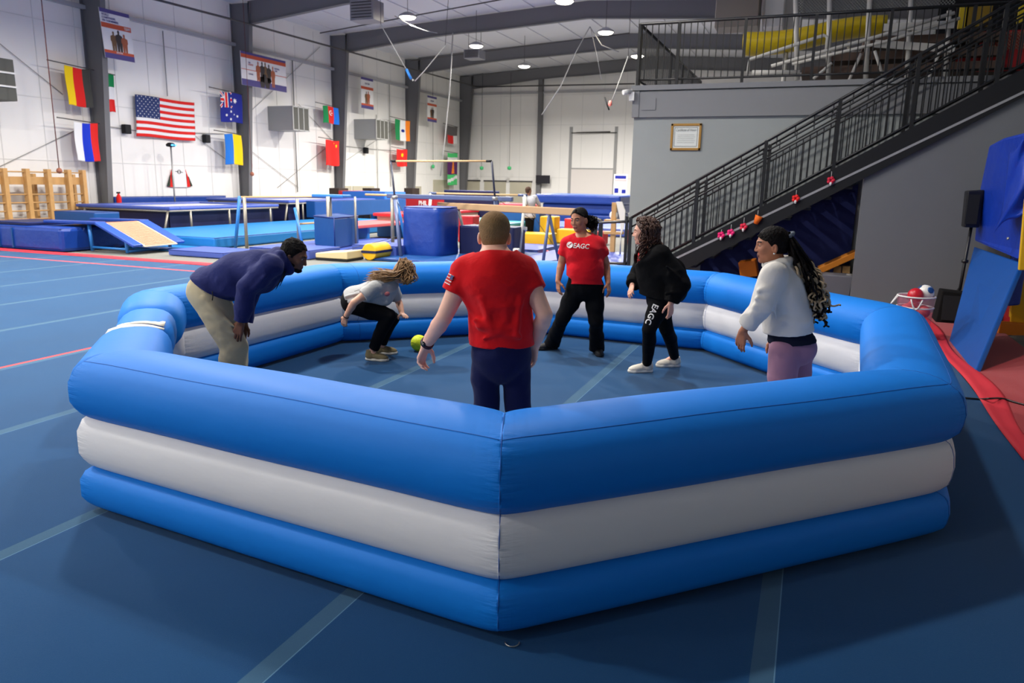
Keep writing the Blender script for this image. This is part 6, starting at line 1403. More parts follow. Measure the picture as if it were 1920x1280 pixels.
# bars set in front of the blue cube
t = thing('gymnastics_bars', (-12.6, 16.6, 0), 'low set of wooden bars with blue braces behind the bent-over man', 'bars')
for (x, z1, y) in ((-14.35, 1.38, 16.5), (-13.3, 1.36, 17.4), (-12.15, 1.45, 17.3)): MB().tube([(x, y, 0.0), (x, y, z1)], .045, 10).build('post', m_gpost, t)
MB().tube([(-14.75, 16.5, .0), (-14.5, 16.5, 1.40)], .045, 8).build('brace', m_bpost, t); MB().tube([(-12.85, 17.0, .0), (-13.35, 17.35, 1.1)], .04, 8).build('brace', m_bpost, t)
MB().tube([(-14.45, 16.5, 1.38), (-12.15, 17.3, 1.44)], .024, 8).build('wooden_bar', m_wbar, t); MB().tube([(-13.3, 17.4, .66), (-11.7, 17.4, .80)], .026, 8).build('wooden_bar', m_wbar, t)
MB().bb((-12.6, 17.1, 1.42), (-11.6, 17.5, 1.50)).build('cross_head', m_bpost, t, bevel=.02)
for (x, y) in ((-12.0, 17.0), (-11.55, 17.6)): MB().tube([(x, y, 0), (x, y, 1.45)], .05 if x < -11.8 else .03, 10).build('post', m_gpost, t)
t = thing('gymnastics_bars', (-10.5, 18.2, 0), 'long slate-blue bar on grey and blue posts left of the tall blue block', 'bars')
MB().tube([(-11.6, 18.2, 1.50), (-10.2, 18.2, 1.50)], .03, 8).build('wooden_bar', m_wbar, t); MB().bb((-10.9, 18.15, 1.42), (-7.2, 18.3, 1.54)).build('slate_rail', m_npost, t, bevel=.02)
MB().tube([(-10.75, 18.2, .0), (-10.75, 18.2, 1.45)], .05, 10).build('post', m_gpost, t); MB().tube([(-10.45, 18.5, .0), (-10.68, 18.3, 1.4)], .045, 8).build('brace', m_bpost, t)
# blue cube
n_, l_, r_2 = (onZ(x, y, .12) for x, y in ((628, 467), (590, 460), (673, 459))); f_ = l_ + r_2 - n_; up_ = Vector((0, 0, .80))
o = MB().hexa([n_, r_2, f_, l_, n_+up_, r_2+up_, f_+up_, l_+up_]).build('mat_block', m_vb2, bevel=.04, label='square blue cube mat standing right of the low bars', cat='mat block')
MB().tube([n_+up_, r_2+up_, f_+up_, l_+up_, n_+up_], .014, 5).build('piping', m_piping, o); MB().tube([n_, n_+up_], .014, 5).build('piping', m_piping, o)
foam('floor_mat', 'violet-blue floor mat under the square blue cube', 'mat', (-13.6, 16.3, 0), (-10.9, 20.4, .12), m_vpu, .03)
# red-topped runway on blue trestles
t = thing('padded_runway', (-13.6, 24, 0), 'long red-topped padded runway on blue legs behind the cube', 'runway')
MB().bb((-14.0, 19.2, .46), (-12.6, 30.0, .56)).build('lower_pad', mat('pad_coral', (214, 92, 92), .6), t, bevel=.02); MB().bb((-13.95, 22.6, .56), (-12.65, 30.0, .70)).build('core', mat('pad_beige', (196, 178, 156), .7), t); MB().bb((-14.0, 22.4, .70), (-12.6, 30.0, .80)).build('upper_pad', m_redf, t, bevel=.02)
for y in (20.0, 22.5, 25.0, 27.5): MB().bb((-13.9, y, 0), (-12.7, y+.12, .46)).build('leg', m_bpost, t)
# tall blue blocks
def round_block(c, rx, ry, h, label, e=.45, skew=0):
    b = MB(); rows = []; n = 40; zs = [0, .04, .12, .3, .5, .7, .88, .96, 1]
    for z in zs:
        for k in range(n):
            a = 2*math.pi*k/n; cx, sx = math.cos(a), math.sin(a); w = 1 - .05*(abs(2*z-1)**14) + .012*math.sin(5*a+7*z) + .01*math.sin(11*z+a*2)
            rows.append(Vector((c[0]+rx*w*math.copysign(abs(cx)**e, cx), c[1]+ry*w*math.copysign(abs(sx)**e, sx), c[2]+h*z)))
    fs = [(i*n+k, i*n+(k+1) % n, (i+1)*n+(k+1) % n, (i+1)*n+k) for i in range(len(zs)-1) for k in range(n)] + [tuple(range(n)), tuple((len(zs)-1)*n+k for k in range(n))]
    b.add(rows, fs, 0, True); o = b.build('mat_block', m_vb, label=label, cat='mat block')
    top = MB(); top.add([rows[(len(zs)-1)*n+k] + Vector((0, 0, .004)) for k in range(n)], [tuple(range(n))]); top.build('top_panel', m_vpu, o)
    MB().tube([*[rows[(len(zs)-1)*n+k] for k in range(n)], rows[(len(zs)-1)*n]], .012, 5).build('piping', m_piping, o)
round_block((-9.13, 17.4, 0), .60, .62, 1.25, 'tall rounded blue mat block left of the red-shirted man\'s head')
foam('mat_block', 'lower dark blue mat block just behind the red-shirted man\'s head', 'mat block', (-8.55, 17.85, 0), (-7.0, 18.7, .78), m_vbd, .04)
foam('floor_mat', 'blue floor mat under the lower dark blue block', 'mat', (-10.0, 15.6, 0), (-6.2, 19.2, .05), m_vb2, .02)
# springboard, yellow roller and mats in front of it
t = thing('springboard', (-10.6, 15.4, 0), 'tan-topped springboard beside the yellow roller', 'springboard'); MB().hexa([(-11.0, 15.0, .05), (-10.1, 15.0, .05), (-10.1, 15.7, .05), (-11.0, 15.7, .05), (-11.0, 15.0, .16), (-10.1, 15.0, .24), (-10.1, 15.7, .24), (-11.0, 15.7, .16)]).build('top', mat('board_tan', (214, 196, 150), .7), t, bevel=.02); MB().bb((-11.0, 15.0, 0), (-10.1, 15.7, .05)).build('base', m_dark, t)
t = thing('foam_roller', (-9.85, 15.6, 0), 'round yellow foam roller with a navy stripe just beyond the pit wall', 'foam roller'); MB().tube([(-9.85, 15.55, .20), (-9.85, 16.3, .20)], .2, 20).build('body', m_yel, t, bevel=.02); MB().bb((-10.055, 15.53, .17), (-9.645, 16.32, .23)).build('stripe', m_vbd, t)
foam('floor_mat', 'small violet-blue mat stack right behind the yellow roller', 'mat', (-10.9, 16.4, 0), (-9.6, 17.5, .28), m_vpu, .03)
foam('folded_mat', 'dark blue mat edge behind the springboard', 'mat', (-12.9, 14.9, 0), (-11.1, 16.2, .22), m_vpu, .03)
# tall uneven bars with guy cables
t = thing('uneven_bars', (-8.9, 17.2, 0), 'tall uneven bars with slate-blue posts and a wooden top bar', 'uneven bars')
pl, pr_ = onY(733, 302, 17.2), onY(922, 302, 17.6); bl, br = onZ(752, 484), onZ(938, 482)
for p, q in ((pl, bl), (pr_, br)):
    md = p.lerp(q, .38); MB().tube([md, q], .05, 10).build('lower_post', m_npost, t); MB().tube([p, md], .028, 8).build('upper_post', mat('post_dark', (52, 56, 74), .4, .5), t); MB().lathe([(0, -.05), (.075, -.04), (.075, .04), (0, .05)], md, 10).build('collar', m_conduit, t)
d = (pr_-pl).normalized(); MB().tube([pl+d*.12, pr_-d*.12], .024, 10).build('wooden_bar', m_wbar, t)
for p, s in ((pl, 1), (pr_, -1)): MB().tube([p, p+d*.14*s], .03, 8).build('bar_end', m_dark, t)
for (p, e) in ((pr_.lerp(br, .38), onY(1000, 412, 19.0)), (pl.lerp(bl, .38), onZ(800, 476)), (pl.lerp(bl, .8), onZ(620, 484)), (pl.lerp(bl, .78), onZ(610, 478))): MB().tube([p, e], .008, 5).build('guy_cable', m_pipe, t)
# second lower bar with white posts
t = thing('uneven_bars', (-8.2, 18.6, 0), 'lower wooden bar on white posts crossing behind the red-shirted man\'s head', 'uneven bars')
pl, pr_ = onY(808, 362, 19.4), onY(985, 366, 18.6); bl, br = onY(799, 420, 19.2), onZ(973, 482)
for p, q in ((pl, bl), (pr_, br)): MB().tube([p, q if q is not bl else Vector((q.x, q.y, 0))], .042, 10).build('post', m_wpost, t)
d = (pr_-pl).normalized(); MB().tube([pl, pr_], .024, 10).build('wooden_bar', m_wbar, t)
for p, s in ((pl, 1), (pr_, -1)): MB().tube([p-d*.05*s, p+d*.22*s], .033, 8).build('bar_end', m_npost, t)
MB().box(onZ(968, 488) + Vector((0, 0, .15)), (.16, .14, .3)).build('floor_anchor', m_wpost, t, bevel=.03); MB().tube([pr_.lerp(br, .12), onZ(1045, 470)], .008, 5).build('guy_cable', m_pipe, t)
# balance beam
t = thing('balance_beam', (-7.2, 17.6, 0), 'long tan balance beam on metal legs at head height behind the players', 'balance beam')
a, c = at(822, 383, 20.6), at(1092, 390, 17.4); a.z = c.z = 1.26; MB().beam(a, c, .11, .17).build('beam', m_beige, t, bevel=.02); 
for u in (.16, .80):
    q = a.lerp(c, u); dd = (c-a).normalized(); sd = Vector((-dd.y, dd.x, 0))
    for s in (-1, 1): MB().tube([q-Vector((0, 0, .08)), Vector((q.x, q.y, .0))+sd*.32*s+dd*.1], .04, 8).build('leg', m_npost if u > .5 else m_conduit, t)
    MB().beam(Vector((q.x, q.y, .03))-sd*.5, Vector((q.x, q.y, .03))+sd*.5, .1, .06).build('foot', m_bpost, t)
# stacked landing mats at the back, beside the mezzanine
foam('landing_mat', 'lower dark blue landing mat of the stack behind the woman in red', 'mat', (-11.7, 33.0, 0), (-8.3, 36.5, .55), m_vb, .08, 'stacked landing mats'); foam('landing_mat', 'middle blue landing mat of the stack behind the woman in red', 'mat', (-11.6, 33.1, .55), (-8.25, 36.5, 1.02), m_vb, .08, 'stacked landing mats'); foam('landing_mat', 'topmost blue landing mat of the stack behind the woman in red', 'mat', (-11.9, 32.9, 1.02), (-7.9, 36.6, 1.42), m_vb, .08, 'stacked landing mats')
foam('mat_block', 'dark blue upright mat between the white-post bar and the long red banner', 'mat block', (-14.2, 28.2, 0), (-12.0, 28.9, 1.55), m_vbd, .03)
foam('landing_mat', 'teal-topped low mat behind the lower dark blue block', 'mat', (-11.4, 22.4, 0), (-8.9, 25.6, .62), mat('mat_teal', (60, 150, 150), .5), .05)
foam('floor_mat', 'pale blue floor mat along the far beam behind the woman in red', 'mat', (-10.2, 27.5, 0), (-4.6, 31.5, .30), m_vpu, .05)
foam('floor_mat', 'wide violet-blue floor mat just beyond the pit between the two t-shirted players', 'mat', (-6.7, 15.0, 0), (-4.1, 20.6, .06), m_vpu, .02)
foam('floor_mat', 'violet-blue floor mat under the yellow blocks', 'mat', (-8.9, 19.4, 0), (-6.9, 21.4, .10), m_vpu, .02)
for (x0, y0, z0, dx, dy, dz, m, lb, nm) in ((-9.0, 21.6, 0, 1.7, .7, .40, m_yel, 'long yellow foam block nearest the white bar post', 'foam_block'), (-8.2, 23.2, 0, .5, .6, .85, m_yel, 'upright yellow foam block in front of the far coach', 'foam_block'), (-7.7, 23.4, 0, 1.15, .6, .45, m_yel, 'low yellow foam block right of the far coach', 'foam_block'), (-6.5, 23.4, 0, .4, .6, .42, m_redf, 'small red foam block at the right end of the yellow ones', 'foam_block'), (-7.75, 24.4, 0, .5, .4, .75, m_redf, 'red foam block standing behind the yellow ones', 'foam_block'), (-9.9, 20.6, .1, .5, .5, .8, m_redf, 'dark red upright pad right behind the red-shirted man\'s head', 'foam_block')):
    foam(nm, lb, 'foam block', (x0, y0, z0), (x0+dx, y0+dy, z0+dz), m, .03, None, False)
MB().beam(onZ(965, 462), at(985, 428, 19.8), .1, .08).build('leaning_board', m_wpost, label='pale board leaning against the red pad behind the man\'s ear', cat='board')
foam('red_roll', 'bright red round pad lying under the far balance beam', 'pad', (-10.2, 24.4, .9), (-8.8, 24.9, 1.2), mat('pad_bright_red', (226, 40, 62), .5), .1, None, False)
foam('pad_support', 'blue box under the bright red pad below the far balance beam', 'mat block', (-10.4, 24.3, 0), (-8.6, 25.0, .9), m_vb2, .03)
MB().tube([onZ(1000, 462), onZ(1062, 486)], .05, 6).build('red_edge_tube', mat('pad_coral', (214, 92, 92)), label='thin red edging tube along the violet floor mat beside the coach', cat='edging')
# clutter at the foot of the stairs
t = thing('white_panel', (-4.4, 20.5, .3), 'tall white curved board leaning beside the mezzanine corner', 'board'); p = [onY(x, y, 20.0) for x, y in ((1155, 378), (1166, 378), (1172, 395), (1170, 424), (1164, 440), (1162, 410))]; MB().prism(p, (0, .06, 0)).build('board', mat('board_cream', (226, 220, 206), .6), t); MB().tube([p[4], (p[4].x, p[4].y+.03, 0)], .02, 6).build('prop', m_conduit, t)
t = thing('ball_rack', (-4.8, 21.0, 0), 'wooden rack with a pale ball beside the mezzanine corner', 'rack'); q = onY(1152, 400, 20.6); MB().bb((q.x-.06, 20.5, 0), (q.x+.06, 20.65, q.z+.3)).build('post', m_wood, t); MB().bb((q.x-.25, 20.45, .55), (q.x+.25, 20.8, .62)).build('shelf', m_wood, t); MB().bb((q.x-.25, 20.45, .9), (q.x+.25, 20.8, .95)).build('shelf', m_wood, t)
q = onY(1150, 393, 20.55); MB().lathe([(.12*math.sin(a), -.12*math.cos(a)) for a in np.linspace(.01, 3.13, 12)], (q.x, 20.62, 1.07), 14).build('ball', m_white, label='pale ball on the wooden rack beside the mezzanine corner', cat='ball')
foam('foam_block', 'small red pad on the floor between the entrance railing bars', 'foam block', onZ(1158, 462) + Vector((0, 1.2, 0)), onZ(1166, 455) + Vector((.3, 1.6, .45)), m_redf, .02, None, False)
# ================================================================ STAIRS, RAILINGS AND MEZZANINE
T_S = 0.601
def rail_z(x): return 1.36 + T_S*(x+2.94)
stairs = thing('staircase', (-2.9, 13.95, 0), 'black metal staircase rising to the right up to the balcony', 'staircase')
XE = 4.4
for y in (SY-.03, 14.58): MB().prism([(-3.0, y, -0.0), (-2.75, y, 0), (XE, y, stair_z(XE)), (XE, y, rail_z(XE)-1.07), (-3.0, y, rail_z(-3.0)-1.07)], (0, .05, 0)).build('stringer', m_dark, stairs)
n_t = 22
for k in range(n_t):
    x = -2.72 + k*.30; z = .17 + k*.30*T_S*.98
    if z < MZ: MB().bb((x-.03, SY+.18, z-.04), (x+.30, 14.6, z)).build('tread', m_black, stairs)
def rail_mesh(p0, p1, r): return MB().tube([p0, p1], r, 8)
def stair_rail(y, label):
    t = thing('stair_railing', (-3.0, y, 0), label, 'railing', 'stair railings')
    for off, r in ((0, .026), (-.17, .015), (-.30, .015), (-1.0, .02)): rail_mesh((-3.0, y, rail_z(-3.0)+off), (XE, y, rail_z(XE)+off), r).build('rail', m_black, t)
    for x in (-3.0, -1.87, -.80, .26, 1.30, 2.35, 3.4): MB().bb((x-.028, y-.028, rail_z(x)-1.25 if x > -2.9 else 0), (x+.028, y+.028, rail_z(x)+.01)).build('post', m_black, t)
    xs = [x for x in np.arange(-2.88, XE-.02, .098)]
    pb = None
    for x in xs:
        if pb is None:
            pb = MB().bb((-.0085, -.0085, -1.0), (.0085, .0085, -.30)).build('baluster', m_black, loc=(0, 0, 0)); pb.parent = t; pb.location = (x+3.0, 0, rail_z(x)); continue
        c = pb.copy(); COL.objects.link(c); c.parent = t; c.location = (x+3.0, 0, rail_z(x))
    ps = None
    for x in np.arange(-2.80, XE-.02, .27):
        if ps is None:
            ps = MB().bb((-.0085, -.0085, -.17), (.0085, .0085, 0)).build('upper_baluster', m_black, loc=(0, 0, 0)); ps.parent = t; ps.location = (x+3.0, 0, rail_z(x)); continue
        c = ps.copy(); COL.objects.link(c); c.parent = t; c.location = (x+3.0, 0, rail_z(x))
    for c in list(t.children):
        c['_o'] = tuple(t['_o'])
    return t
stair_rail(SY+.02, 'black stair railing on the near side of the staircase'); stair_rail(14.52, 'black stair railing on the wall side of the staircase')
# railing at the foot of the stairs
t = thing('landing_railing', (-3.6, 14.2, 0), 'short black railing with a gate gap left of the stair foot', 'railing')
for z in (.42, 1.18): MB().tube([(-3.05, 13.4, z+.08), (-3.75, 14.0, z)], .024, 8).build('rail', m_black, t)
for z in (.48, 1.22): MB().tube([(-3.75, 14.2, z), (-4.6, 16.6, z-.05)], .024, 8).build('rail', m_pipe, t)
for (x, y, h) in ((-3.08, 13.42, 1.35), (-3.7, 14.0, 1.22), (-3.78, 14.2, 1.22), (-4.1, 15.1, 1.2), (-4.35, 15.8, 1.2), (-4.6, 16.6, 1.2)): MB().bb((x-.025, y-.025, 0), (x+.025, y+.025, h)).build('post', m_black, t)
# balcony railing
def balcony_rail(p0, p1, posts, label, n):
    t = thing('balcony_railing', p0, label, 'railing', 'balcony railings'); p0 = Vector(p0); p1 = Vector(p1); d = p1-p0
    for z, r in ((1.10, .028), (.10, .02)): MB().tube([p0+Vector((0, 0, z)), p1+Vector((0, 0, z))], r, 8).build('rail', m_black, t)
    for u in posts: q = p0+d*u; MB().bb((q.x-.025, q.y-.025, q.z), (q.x+.025, q.y+.025, q.z+1.11)).build('post', m_black, t)
    pb = MB().bb((-.008, -.008, .10), (.008, .008, 1.10)).build('baluster', m_black, loc=(0, 0, 0)); pb.parent = t; pb.location = d/n; 
    for k in range(2, n): c = pb.copy(); COL.objects.link(c); c.parent = t; c.location = d*(k/n)
    for c in t.children: c['_o'] = tuple(t['_o'])
    return t
z0 = MZ+.03
balcony_rail((MX+.04, MY-.04, z0), (4.5, MY-.04, z0), [0, .095, .245, .395, .545, .70, .85, 1], 'black balcony railing along the front edge above the grey wall', 66)
balcony_rail((MX+.04, MY+.08, z0), (MX+.04, 23.0, z0), [0, .2, .4, .6, .8, 1], 'black balcony railing running back along the left side of the balcony', 64)
# ---------------- play structure on the mezzanine
m_pw = mat('play_white_metal', (196, 194, 188), .45, .4); m_py = mat('play_yellow_plastic', (226, 196, 20), .4, .5); m_pr = mat('play_red_plastic', (178, 26, 30), .5, .4); m_pb = mat('play_brown_board', (88, 70, 60), .7); m_net = mat('net_cord', (128, 130, 126), .8)
Yp = 17.5
t = thing('yellow_slide', onY(1490, 90, 19.5), 'yellow half-pipe slide behind the balcony railing', 'slide')
def sl(u, v):
    c = onY(1395+265*u, 88-32*u+5*math.sin(u*6), 19.5); a = math.pi*(v-.5)*1.5; return c + Vector((0, .42*math.sin(a), -.27*math.cos(a)*(1-.25*u)+.08))
MB().grid(sl, 24, 16).build('chute', m_py, t, solid=.03)
for u in (.3, .75): q = onY(1395+265*u, 100-30*u, 19.5); MB().tube([(q.x, 19.5, MZ), (q.x, 19.5, q.z)], .05, 8).build('support', m_pw, t)
t = thing('play_structure', onY(1600, 150, Yp), 'white-framed climbing play structure with ramps and nets on the balcony', 'play structure')
for (x0, y0, x1, y1, r) in ((1495, 150, 1492, -10, .05), (1553, 150, 1556, -10, .05), (1623, 150, 1632, -20, .05), (1700, 150, 1708, 0, .045), (1772, 150, 1780, 20, .045)): MB().tube([onY(x0, y0, Yp), onY(x1, y1, Yp)], r, 8).build('post', m_pw, t)
for (pts, r) in (([(1402, 138), (1405, 112), (1545, 66), (1552, 70), (1550, 92)], .035), ([(1446, 124), (1560, 92), (1640, 70), (1790, 24)], .035), ([(1485, 120), (1660, 78), (1800, 34)], .03), ([(1410, 136), (1500, 136)], .05)): MB().tube([onY(x, y, Yp-.4) for x, y in pts], r, 8).build('ramp_rail', m_pw, t)
for (x0, y0, x1, y1) in ((1525, 148, 1560, 118), (1592, 150, 1615, 100), (1640, 95, 1655, 140), (1740, 150, 1765, 90)): MB().tube([onY(x0, y0, Yp-.2), onY(x1, y1, Yp-.2)], .03, 6).build('diagonal_brace', m_pw, t)
for (x0, y0, x1, y1) in ((1505, 118, 1880, 130), (1560, 96, 1880, 104), (1620, 72, 1880, 76)): a, c = onY(x0, y0, Yp+.3), onY(x1, y1, Yp+.3); MB().bb((a.x, Yp+.2, c.z), (c.x, Yp+1.1, c.z+.16)).build('step_board', m_pb, t)
for (x0, y0, x1, y1) in ((1640, 82, 1790, 92), (1655, 52, 1790, 46)): a, c = onY(x0, y0, Yp-.1), onY(x1, y1, Yp-.1); MB().beam(a, c, .06, .14).build('cross_beam', m_pw, t)
def netting(x0, y0, x1, y1, Y, n, name='net', m=None, par=None):
    a, c = onY(x0, y0, Y), onY(x1, y1, Y); w, h = c.x-a.x, c.z-a.z; b = MB(); s = w/n
    for k in range(-int(abs(h)/s)-1, n+1):
        for sg in (1, -1):
            xa = a.x+k*s if sg == 1 else c.x-k*s; p = []
            for zz_ in (0, 1):
                p.append((xa+sg*abs(h)*zz_, Y+.01*sg, a.z-abs(h)*(1-zz_)))
            # clip to the panel
            q0, q1 = Vector(p[0]), Vector(p[1]); lo, hi = a.x, c.x; dx = q1.x-q0.x
            u0 = max(0, min(1, ((lo if dx > 0 else hi)-q0.x)/dx)); u1 = max(0, min(1, ((hi if dx > 0 else lo)-q0.x)/dx))
            if u1 > u0+.01: b.tube([q0.lerp(q1, u0), q0.lerp(q1, u1)], .008, 4, cap=False)
    b.build(name, m or m_net, par or t)
netting(1497, -12, 1640, 24, Yp+.05, 26); netting(1640, -14, 1790, 10, Yp+.05, 24)
t2 = thing('play_house', onY(1800, 60, Yp), 'red and yellow panels of the play house at the top of the stairs', 'play house')
for (x0, y0, x1, y1, m, nm) in ((1790, 95, 1835, 128, m_pr, 'red_panel'), (1840, 60, 1925, 132, m_pr, 'red_panel'), (1800, 12, 1812, 54, m_py, 'yellow_frame'), (1812, 12, 1856, 50, mat('play_mesh_yellow', (150, 120, 30), .6), 'yellow_panel'), (1912, 0, 1926, 44, m_py, 'yellow_frame')):
    a, c = onY(x0, y0, Yp+.5), onY(x1, y1, Yp+.5); MB().bb((a.x, Yp+.45, c.z), (c.x, Yp+.52, a.z)).build(nm, m, t2, bevel=.01)
netting(1846, 62, 1922, 92, Yp+.4, 12, 'net', mat('net_orange', (160, 110, 90), .8), t2)
a, c = onY(1760, 20, 20.5), onY(1926, 135, 20.5); MB().bb((a.x, 20.5, MZ), (c.x+.5, 20.6, a.z+.6)).build('dark_wall', m_dark, t2)
# string of small coloured cones and paper flowers hung under the stringer
for (x, y, col, kind, lb) in ((1352, 441, (230, 30, 110), 'f', 'pink paper flower lowest under the stair edge'), (1370, 436, (236, 40, 120), 'f', 'pink paper flower second from the bottom under the stair edge'), (1394, 425, (220, 40, 70), 'f', 'red-pink paper flower left of the orange cup under the stair edge'), (1420, 412, (240, 112, 24), 'c', 'orange cup hanging under the stair edge'), (1492, 372, (224, 30, 30), 'f', 'red paper flower under the middle of the stair edge'), (1558, 338, (200, 30, 60), 'f', 'dark red paper flower highest under the stair edge')):
    p = Vector(onY(x, y, SY-.06)); m = mat('paper_%d_%d' % col[:2], col, .7); t = thing('hanging_cup' if kind == 'c' else 'paper_flower', p, lb, 'decoration')
    if kind == 'c': MB().lathe([(.035, -.07), (.065, .07), (.055, .07), (.03, -.06)], p, 14, M=Matrix.Rotation(.35, 3, 'Y')).build('cup', m, t)
    else:
        b = MB()
        for k in range(5): a = k*1.2566; b.lathe([(0, -.02), (.03, -.012), (.03, .012), (0, .02)], p + Vector((.036*math.cos(a), 0, .036*math.sin(a))), 8, M=Matrix.Rotation(math.pi/2, 3, 'X'))
        b.build('petals', m, t); MB().lathe([(0, -.03), (.016, -.02), (.02, .02), (0, .03)], p + Vector((0, -.012, -.055)), 8).build('tassel', m_white, t)
    MB().tube([p + Vector((0, 0, .05)), (p.x, p.y+.02, rail_z(p.x)-1.1)], .003, 4).build('thread', m_white, t)
# ================================================================ RIGHT EDGE: LEANING PANELS, PLAY FRAME, SPEAKERS, BALL BASKET
m_pan = mat('panel_blue_vinyl', (15, 76, 152), 0.42, 0.45, bump=(2.5, .25, 4), var=.03, vscale=2)
m_tarp = mat('tarp_blue', (14, 54, 162), 0.35, 0.5, bump=(5, .8, 5), var=.05, vscale=3)
# lower leaning panel: foot on the red mat, head resting on the yellow frame
f0, f1 = onZ(1779, 640), onZ(1826, 700); u0, u1 = at(1826, 462, 11.45), at(1914, 492, 9.5)
b = MB(); th = Vector((.05, .03, 0)); n = ((f1-f0).cross(u0-f0)).normalized(); n = n if n.x > 0 else -n
b.hexa([f0, f1, f1+n*.06, f0+n*.06, u0, u1, u1+n*.06, u0+n*.06]).build('leaning_mat', m_pan, bevel=.015, label='flat blue padded panel leaning with its foot on the red mat', cat='mat')
# upper tarp-wrapped mat hanging above
t = thing('wrapped_mat', at(1870, 380, 10.6), 'blue tarp-wrapped mat hanging above the leaning panel', 'wrapped mat')
q = [at(1826, 452, 11.3), at(1905, 486, 9.6), at(1935, 478, 9.3), at(1935, 244, 9.3), at(1880, 258, 10.3), at(1854, 272, 10.9), at(1838, 350, 11.2)]
off = Vector((.30, .10, 0)); MB().prism(q, off).build('mat_body', m_tarp, t, bevel=.04)
def tp(u, v):
    x = 1872+72*u; y = 285+150*v*(1-.35*u) - 46*u*(1-v) + 6*math.sin(u*7+v*3) + (1-u)*70*max(0, .45-abs(v-.55)); return at(x + (1-v)*22*(1-u) - 8*v, y, 9.35 + .5*(1-u) - .05*math.sin(v*9+u*4) - .14*math.sin(u*3.14))
MB().grid(tp, 24, 24).build('loose_tarp_flap', m_tarp, t, solid=.008)
p = at(1890, 447, 9.55); MB().lathe([(0, -.01), (.018, -.008), (.018, .008), (0, .01)], p, 10, M=Vector((-1, -.4, 0)).to_track_quat('Z', 'Y').to_matrix()).build('grommet', m_conduit, t)
a = at(1900, 530, 10.2); MB().hexa([a+Vector(v) for v in ((-.14, 0, -.35), (.12, 0, -.3), (.12, .1, -.3), (-.14, .1, -.35), (0, 0, .75), (.12, 0, .8), (.12, .1, .8), (0, .1, .75))]).build('hanging_tarp_end', m_tarp, t, bevel=.02)
# orange and yellow frame behind the panel
m_or = mat('frame_orange', (222, 120, 16), .55, .35, var=.06, vscale=4); m_ye = mat('frame_yellow', (214, 168, 22), .55, .35)
t = thing('wooden_playset', (2.9, 10.4, 0), 'orange and yellow wooden frame propping the blue panels at the right edge', 'wooden frame')
for (x0, y0, x1, y1, D, m, w) in ((1934, 372, 1922, 506, 9.0, m_ye, .14), (1922, 510, 1912, 612, 10.3, m_ye, .26), (1868, 618, 1945, 624, 10.1, m_or, .24), (1918, 640, 1918, 700, 10.2, m_or, .22), (1880, 500, 1880, 600, 11.4, m_or, .14)):
    a, c = at(x0, y0, D), at(x1, y1, D); MB().beam(a, c, w*.5, w, up=(0, 0, 1) if abs(x1-x0) > 30 else (1, 0, 0)).build('beam', m, t, bevel=.01)
a = at(1925, 700, 10.2); MB().bb((a.x-.3, a.y, 0), (a.x+.5, a.y+.4, .35)).build('foot_block', m_pr, t, bevel=.02)
MB().bb((2.75, 12.55, 0), (4.2, 12.8, 1.7)).build('recess_shade_block', m_dark, t)  # solid dark block standing in for the shade behind the frame
# speaker on a stand and floor speaker
t = thing('speaker_stand', onY(1794, 600, 12.75), 'thin black speaker stand between the grey wall and the blue panel', 'stand'); b0 = Vector(onY(1790, 596, 12.75)); b0.z = 0; h0 = Vector(onY(1822, 420, 12.75)); MB().tube([b0, h0], .022, 8).build('pole', m_black, t); MB().lathe([(0, -.03), (.045, -.02), (.045, .02), (0, .03)], b0.lerp(h0, .62), 8).build('collar', m_black, t); MB().tube([b0+Vector((-.25, -.1, 0.02)), b0+Vector((0, 0, .5)), b0+Vector((.25, -.1, 0.02))], .014, 6).build('tripod_leg', m_black, t)
p = Vector(onY(1821, 392, 12.75)); t = thing('loudspeaker', p, 'small black loudspeaker up on the thin stand beside the blue tarp', 'loudspeaker'); MB().hexa([p+Vector(v) for v in ((-.08, -.13, -.26), (.12, -.10, -.26), (.12, .12, -.26), (-.08, .12, -.26), (-.10, -.13, .26), (.12, -.10, .28), (.12, .12, .28), (-.10, .12, .26))]).build('cabinet', m_black, t, bevel=.02); MB().box(p+Vector((-.005, -.13, .0)), (.15, .015, .42)).build('grille', m_dark, t)
MB().tube([h0, p+Vector((0.01, 0, -.25))], .02, 6).build('mount', m_black, t)
p = Vector(onY(1778, 604, 12.55)); p.z = 0; t = thing('floor_speaker', p, 'large black floor speaker box on the red mat against the grey wall', 'speaker'); MB().hexa([p+Vector(v) for v in ((-.20, -.2, 0.012), (.24, -.2, 0.012), (.24, .22, 0.012), (-.2, .22, 0.012), (-.15, -.12, .47), (.26, -.12, .44), (.26, .22, .44), (-.15, .22, .47))]).build('cabinet', mat('speaker_carpet', (26, 25, 25), .95, .1, bump=(120, .4, 2)), t, bevel=.015); MB().box(p+Vector((.04, -.175, .23)), (.34, .02, .36), M=Matrix.Rotation(-.17, 3, 'X')).build('grille', m_dark, t)
